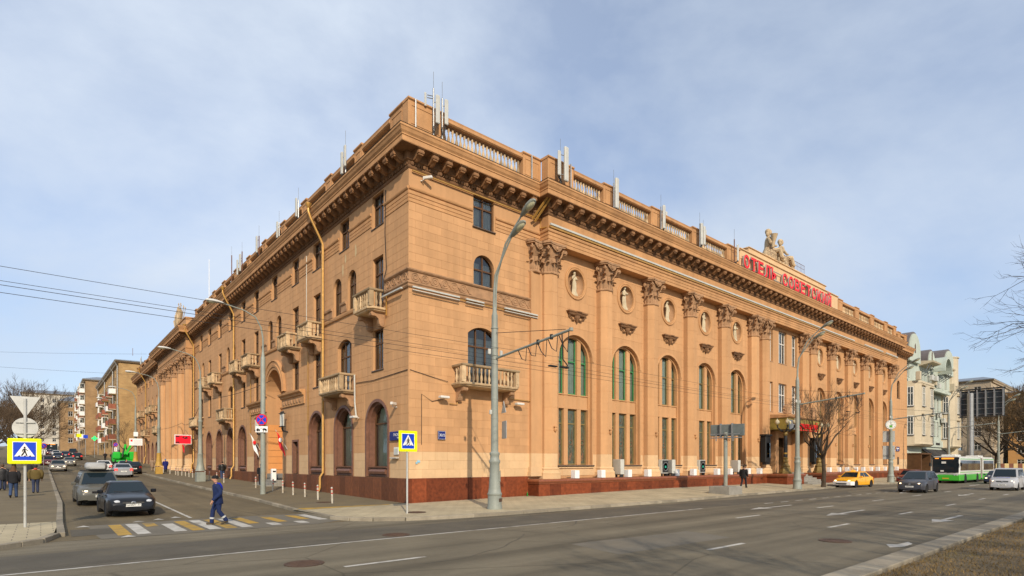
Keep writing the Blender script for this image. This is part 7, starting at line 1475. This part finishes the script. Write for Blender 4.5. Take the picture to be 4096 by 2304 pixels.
def hbalc(parent, x, y, z, m, glazed=False, yel=False):
    q = MB(); q.box(x-1.2, x, y-1.3, y+1.3, z-.2, z); q.obj('balcony_slab', M['gold_d'] if yel else M['beige'], parent)
    q = MB(); q.box(x-1.22, x-1.16, y-1.3, y+1.3, z+.001, z+1.05); q.box(x-1.159, x-.05, y-1.3, y-1.24, z+.001, z+1.05); q.box(x-1.159, x-.05, y+1.24, y+1.3, z+.001, z+1.05); q.obj('balcony_front', M[m], parent)
    if glazed:
        q = MB(); ring_frame(q, 2.6, 1.5, 'rect', .1, -.05, .05); q.box(-.05, .05, -.05, .05, .1, 1.4); q.obj('balcony_glazing', M['white_frame'], parent, (x-1.15, y, z+1.06), R(-90)); q = MB(); ring_frame(q, 1.1, 1.5, 'rect', .1, -.05, .05); q.obj('balcony_glazing', M['white_frame'], parent, (x-.6, y-1.27, z+1.06), 0)
        q = MB(); q.quad((x-1.14, y-1.25, z+1.1), (x-1.14, y+1.25, z+1.1), (x-1.14, y+1.25, z+2.5), (x-1.14, y-1.25, z+2.5)); q.quad((x-1.1, y-1.25, z+1.1), (x-.1, y-1.25, z+1.1), (x-.1, y-1.25, z+2.5), (x-1.1, y-1.25, z+2.5)); q.obj('pane', M['glass_d'], parent)
for k, yy in enumerate((119.6, 126.6, 137.3, 148, 155)):
    for r in range(1, 5): hbalc(bh, -2.7, yy, g(130)+.9+3.2*r, 'balc_r' if (k+r) % 4 else 'whitebox', (k*3+r*5) % 4 == 0 and r < 4 or k == 3, (k+r) % 2 == 0)
for y in (113.4, 123.2, 144, 165): MB().tube([(-3.5, y, 23.2), (-2.9, y, 22.2), (-2.85, y, 4)], .09, 6).obj('downpipe', M['steel'], bh)
MB().tube([(0, 116, 25), (0, 116, 26.6)], .05, 4).obj('chimney_rod', M['rusty'], bh); MB().lathe([(.9, 23.8), (.9, 25), (1.0, 25.01), (1.0, 25.2)], 12, (8, 118, 0)).obj('roof_vent', M['rust'], bh)
b2 = house('brick_apartment_house', 'brown brick house with a stack of white glazed balconies up the side street', 'L', 167.5, 215, -5.5, 14, 3, 25.0, M['brick2'], [170+3.6*k for k in range(12)], [g(185)+1.4+3.2*k for k in range(6)])
for k, yy in enumerate((171.5, 180, 190, 200)):
    for r in range(1, 6): hbalc(b2, -5.5, yy, g(185)+.9+3.2*r, 'whitebox' if k == 0 or (k+r) % 2 else 'balc_r', k != 2)
house('brick_house', 'small brown house with a grey roof where the side street narrows', 'L', 240, 262, -9.5, 12, 6, 25, M['brick2'], [243+3.4*k for k in range(6)], [10+3.3*k for k in range(5)], endcols=(3, 9))
house('tower_block', 'pale tower block at the end of the side street', 'L', 330, 360, -22, 26, 9, 36, M['pale'], [333+4*k for k in range(7)], [13+3.2*k for k in range(7)], endcols=(3, 7.5, 12, 16.5, 21))
house('apartment_block', 'pale apartment block behind the bare trees on the left', 'L', 200, 240, -62, 20, 6, 27, M['beige'], [], [10+3.4*k for k in range(5)], endcols=(3, 7, 11, 15, 18.5))
# green fence on the left
fn = thing('green_fence', 'green metal site fence behind the people on the left pavement', 'fence', (-18.1, 30, g(30)+.1), R(-86)); gm = mat('green_fence_paint', (.02, .17, .10), .6, .15, 3)
for k in range(14): q = MB(); q.prism([(-.5, 0), (-.3, 0), (-.25, -.05), (.25, -.05), (.3, 0), (.5, 0), (.5, .03), (-.5, .03)], 'z', 0, 2.05+.12*(k % 2)); q.obj('panel', gm, fn, (-7+k*1.02, 0, 0))
for k in range(5): q = MB(); q.bbox(-.25, .25, -.15, .2, 0, 2.45, .03); q.obj('post', gm, fn, (-7.5+3.4*k, 0, 0))
# ---- art nouveau house on the right
an = thing('art_nouveau_house', 'pale green and cream art nouveau house with curved gables beside the hotel', 'building', (0, 0, 0)); Y0 = .6
aops = []
ax0, ax1 = 85.3, 113.6
for c, kind in ((98.2, 'm'), (100.2, 'm'), (102.2, 'm'), (104.2, 'm')):
    aops += [op(c, 1.1, 6.9, 2.5, d=.3), op(c, 1.1, 11.0, 2.5, 'round', .3), op(c, 1.1, 15.4, 2.0, d=.3)]
aops += [op(87.5, 1.2, 15.6, 2.4, d=.3), op(109.5, 1.2, 15.6, 2.4, d=.3), op(97.5, 2.2, .9, 3.0, d=.5), op(101.2, 2.2, .9, 3.0, d=.5), op(105, 2.2, .9, 3.0, d=.5)]
wall_mesh(ax0, ax1, 0, 18.6, aops).obj('wall', M['pgreen'], an, (0, Y0, 0))
for o in aops: gwindow(an, o['w'], o['h'] if o['kind'] == 'rect' else o['h']-.1, (o['u'], Y0+.2, o['z']), 0)
for x0, x1 in ((86.0, 95.6), (106.4, 113.5)):               # cream bow fronts
    bow = MB(); c_ = (x0+x1)/2; hw = (x1-x0)/2; P = [(x0, 0), (x0+.5, -1.1), (x0+1.4, -1.7), (x1-1.4, -1.7), (x1-.5, -1.1), (x1, 0)]
    bow.loft([[(x, Y0+y*k, z) for x, y in P] for z, k in ((4.9, .8), (5.2, 1.05), (5.5, 1), (14.4, 1), (14.5, 1.06), (14.8, 1.06))]); bow.obj('bow_front', M['cream'], an)
    for zz in (6.6, 11.0):
        for xx in ((x0+2.6, x1-2.6) if x1-x0 > 8 else (c_,)): gwindow(an, 1.3, 2.9, (xx, Y0-1.74, zz), 0); q = MB(); q.box(xx-1.0, xx+1.0, Y0-2.0, Y0-1.7, zz+3.1, zz+3.25); q.obj('hood_mould', M['cream'], an)
        gwindow(an, .8, 2.9, (x0+.22, Y0-.62, zz), R(-66))
    q = MB()
    for k in range(12): q.tube([(x0+.6+k*(x1-x0-1.2)/11, Y0-1.75, 14.8), (x0+.6+k*(x1-x0-1.2)/11, Y0-1.75, 15.8)], .02, 4)
    q.tube([(x0+.5, Y0-1.75, 15.8), (x1-.5, Y0-1.75, 15.8)], .03, 4); q.obj('balcony_railing', M['dark'], an)
    for xx in (x0+.4, x1-.4): q = MB(); q.bbox(xx-.3, xx+.3, Y0-1.9, Y0-1.3, 14.8, 16.1, .04); q.obj('balcony_pier', M['cream'], an)
gab = lambda c, hw, z0, zt: [(c-hw, z0), (c+hw, z0)]+[(c+hw*math.cos(t), z0+(zt-z0)*(.35+.65*math.sin(t))) for t in [k*math.pi/14 for k in range(15)]]
for c, hw, zt in ((89.2, 2.9, 22.4), (109.9, 3.2, 22.4), (98.6, 1.8, 20.9)):
    q = MB(); q.prism(gab(c, hw, 18.0, zt), 'y', Y0-.5, Y0-.1); q.obj('gable', M['pgreen'], an); q = MB(); q.prism(gab(c, hw+.25, 18.05, zt+.3), 'y', Y0-.35, Y0+2.6); q.obj('gable_roof', mat('slate_gable_roof', (.13, .11, .105), .5, .15, 2), an)
    q = MB(); q.prism([(c-.25, 19.4), (c+.25, 19.4), (c+.25, 20.6), (c, 20.9), (c-.25, 20.6)], 'y', Y0-.53, Y0-.501); q.obj('gable_slit', M['wood'], an)
for x0, x1 in ((93.0, 97.6), (104.2, 106.9)):
    q = MB(); q.prism([(Y0, 17.9), (Y0-1.9, 18.3), (Y0-2.0, 18.5), (Y0, 18.7)], 'x', x0, x1); q.obj('eaves', M['cream'], an)
    for k in range(3): q = MB(); q.tube([(x0+.5+k*1.4, Y0, 16.6), (x0+.5+k*1.4, Y0-.9, 17.2), (x0+.5+k*1.4, Y0-1.3, 18.1)], .07, 5); q.obj('eaves_bracket', M['roof'], an)
q = MB(); n = 14; q.loft([[(102.2+2.4*math.cos(math.pi*k/n), y, 17.6+2.6*math.sin(math.pi*k/n)) for k in range(n+1)]+[(102.2-2.05*math.cos(math.pi*k/n), y, 17.6+2.2*math.sin(math.pi*k/n)) for k in range(n+1)] for y in (Y0-2.0, Y0)]); q.obj('arched_hood', M['pgreen'], an)
sc_ = MB(); sc_.box(95.6, 106.4, Y0-1.4, Y0, 14.3, 14.5)
for k in range(12): sc_.lathe([(.42, 0), (.42, .3)], 10, (96+k*.9, Y0-1.05, 14.05))
sc_.obj('scalloped_balcony', M['pgreen'], an)
for k in range(4): q = MB(); q.prism([(Y0, 4.6), (Y0-1.8, 3.1), (Y0-1.8, 2.95), (Y0-1.75, 2.95), (Y0, 4.4)], 'x', 94.6+3.7*k, 98.0+3.7*k); q.obj('awning', mat('dark_awning', (.045, .042, .04), .85, .1, 3) if k == 0 else bpy.data.materials['dark_awning'], an)
q = MB(); q.box(94.2, 107.6, Y0-.25, Y0, 5.0, 6.1); q.obj('shop_fascia', M['pgreen'], an); q = MB(); q.box(95.8, 99.8, Y0-.27, Y0-.251, 5.3, 5.8); q.box(102, 104.5, Y0-.27, Y0-.251, 5.35, 5.75); q.obj('shop_lettering', M['dark'], an)
q = MB(); q.box(86.5, 86.9, Y0-1.9, Y0, .2, 3.6); q.box(91.4, 91.8, Y0-1.9, Y0, .2, 3.6); q.box(86.4, 91.9, Y0-2.0, Y0, 3.6, 3.8); q.obj('porch', M['wood'], an)
for i, (x, z) in enumerate(((92.4, 15.3), (95.0, 15.4), (98.4, 15.2), (103, 15.1), (98.9, 10.3), (103.3, 10.1), (106, 9.3))): q = MB(); q.bbox(-.5, .5, -.5, 0, 0, .8, .04); q.obj('air_conditioner', M['ant'], an, (x, Y0-.2-(1.4 if i < 2 else 0), z))
q = MB(); q.box(ax0, ax1, Y0+.3, Y0+14, 18.4, 18.6); q.obj('roof', M['roof'], an); q = MB(); q.lathe([(3.6, 18.6), (3.2, 20.4), (3.9, 20.5), (2.4, 22.0), (2.4, 23.0), (3.0, 23.1), (.2, 25.0)], 4, (102, Y0+5, 0), a0=R(45)); q.obj('roof_turret', bpy.data.materials['slate_gable_roof'], an)
q = MB(); q.lathe([(1.6, 0), (1.6, 21.4), (1.75, 21.5), (1.75, 21.7), (.2, 21.9)], 10, (113.6, Y0+.6, 0)); q.obj('corner_tower', M['cream'], an)
for s_, m_ in (((ax0, Y0, 90), 'pgreen'), ((ax1, Y0, 90), 'cream')): q = MB(); q.quad((s_[0], Y0, 0), (s_[0], Y0+14, 0), (s_[0], Y0+14, 18.6), (s_[0], Y0, 18.6)); q.obj('side_wall', M[m_], an)
MB().tube([(85.6, Y0-.1, 18), (85.6, Y0-.1, .3)], .12, 8).obj('downpipe', M['steel'], an)
house('cream_house', 'tall cream building with a heavy cornice behind the art nouveau house', 'R', 101, 136, 16, 18, 0, 29.5, M['cream'], [104+4*k for k in range(8)], [20, 24.5])
house('beige_house', 'beige apartment house with a grey roof behind the billboard', 'R', 163, 215, 3, 16, 0, 22.4, M['beige'], [166+4.2*k for k in range(12)], [2+3.5*k for k in range(6)], endcols=(2.5, 6.2, 9.8, 13.4))
house('orange_house', 'orange apartment house at the right edge behind the trees', 'R', 178, 240, -22, 24, 0, 20.2, M['orange'], [182+5*k for k in range(11)], [1.5+3.3*k for k in range(6)], 1.5, 1.8, endcols=(2.5, 6.5, 10.5, 14.5, 18.5, 22))
# billboard seen from behind
bl = thing('billboard', 'large billboard seen from behind on a thick steel pole', 'billboard', (91.6, -6.2, .1)); q = MB(); q.tube([(0, 0, 0), (0, 0, 12.6)], .42, 16); q.obj('pole', M['steel'], bl, smooth=True)
q = MB(); q.box(.5, .7, -3.8, 1.4, 9.2, 13.0); q.obj('panel', mat('billboard_back', (.045, .055, .06), .5, .25, 1), bl)
for k in range(6): q = MB(); q.box(.15, .5, -3.75+.98*k, -3.6+.98*k, 9.1, 13.1); q.obj('rib', M['steel'], bl)
for k in range(5): q = MB(); q.box(.4, .499, -3.8, 1.4, 9.4+.8*k, 9.46+.8*k); q.obj('crossbar', M['steel'], bl)
q = MB(); q.box(.1, .8, -3.9, 1.5, 13.101, 13.25); q.box(.1, .8, -3.9, 1.5, 9.0, 9.1); q.obj('frame', M['dark'], bl)
# striped fence, blue signs
fn = thing('striped_fence', 'yellow and brown striped board fence beyond the bus', 'fence', (112, -10, 0), R(-62)); ys_ = mat('yellow_board', (.55, .42, .20), .8, .15, 2); bs_ = mat('brown_board', (.18, .07, .04), .8, .15, 2)
bdm = [MB().box(-.29, .29, -.03, .03, 0, 2.2).mesh('board', m_) for m_ in (ys_, bs_)]
for k in range(44): inst(bdm[k % 2], 'board', fn, (-4+k*.6, 0, 0))
for i, (x, y, z) in enumerate(((96, -16.5, 4.2), (120, -24, 4.4))): rt_ = thing('direction_sign', ['blue direction sign beyond the bus', 'blue direction sign at the far right edge'][i], 'traffic sign', (x, y, 0), R(-90)); q = MB(); q.tube([(0, 0, 0), (0, 0, z+.4)], .06, 8); q.obj('pole', M['steel'], rt_); q = MB(); q.box(-1.6, 1.6, -.1, -.05, z-.5, z+.5); q.obj('board', M['signblue'], rt_)
# far signals up the side street
for i, (x, y, z, m_, lb) in enumerate(((-8.0, 140, 5.2, 'signyel2', 'far yellow-bordered crossing sign over the side street'), (-5.2, 138, 4.6, 'pharm', 'glowing green pharmacy cross sign up the side street'), (-6.5, 146, 5.0, 'signblue', 'small blue sign up the side street'))):
    if i == 0: M['pharm'] = mat('green_neon', (.02, .5, .15), .4, 0, emit=(.02, 1, .2), emit_s=.9); M['signyel2'] = M['signyellow']
    rt_ = thing('far_sign', lb, 'sign', (x, y, g(y)), R(-5)); q = MB(); q.tube([(0, .1, 0), (0, .1, z)], .06, 6); q.obj('pole', M['steel'], rt_); q = MB(); q.box(-.45, .45, -.05, .05, z-.4, z+.4) if m_ != 'pharm' else q.prism([(-.18, -.55), (.18, -.55), (.18, -.18), (.55, -.18), (.55, .18), (.18, .18), (.18, .55), (-.18, .55), (-.18, .18), (-.55, .18), (-.55, -.18), (-.18, -.18)], 'y', -.1, .1); q.obj('board', M[m_], rt_, (0, 0, z if m_ == 'pharm' else 0))
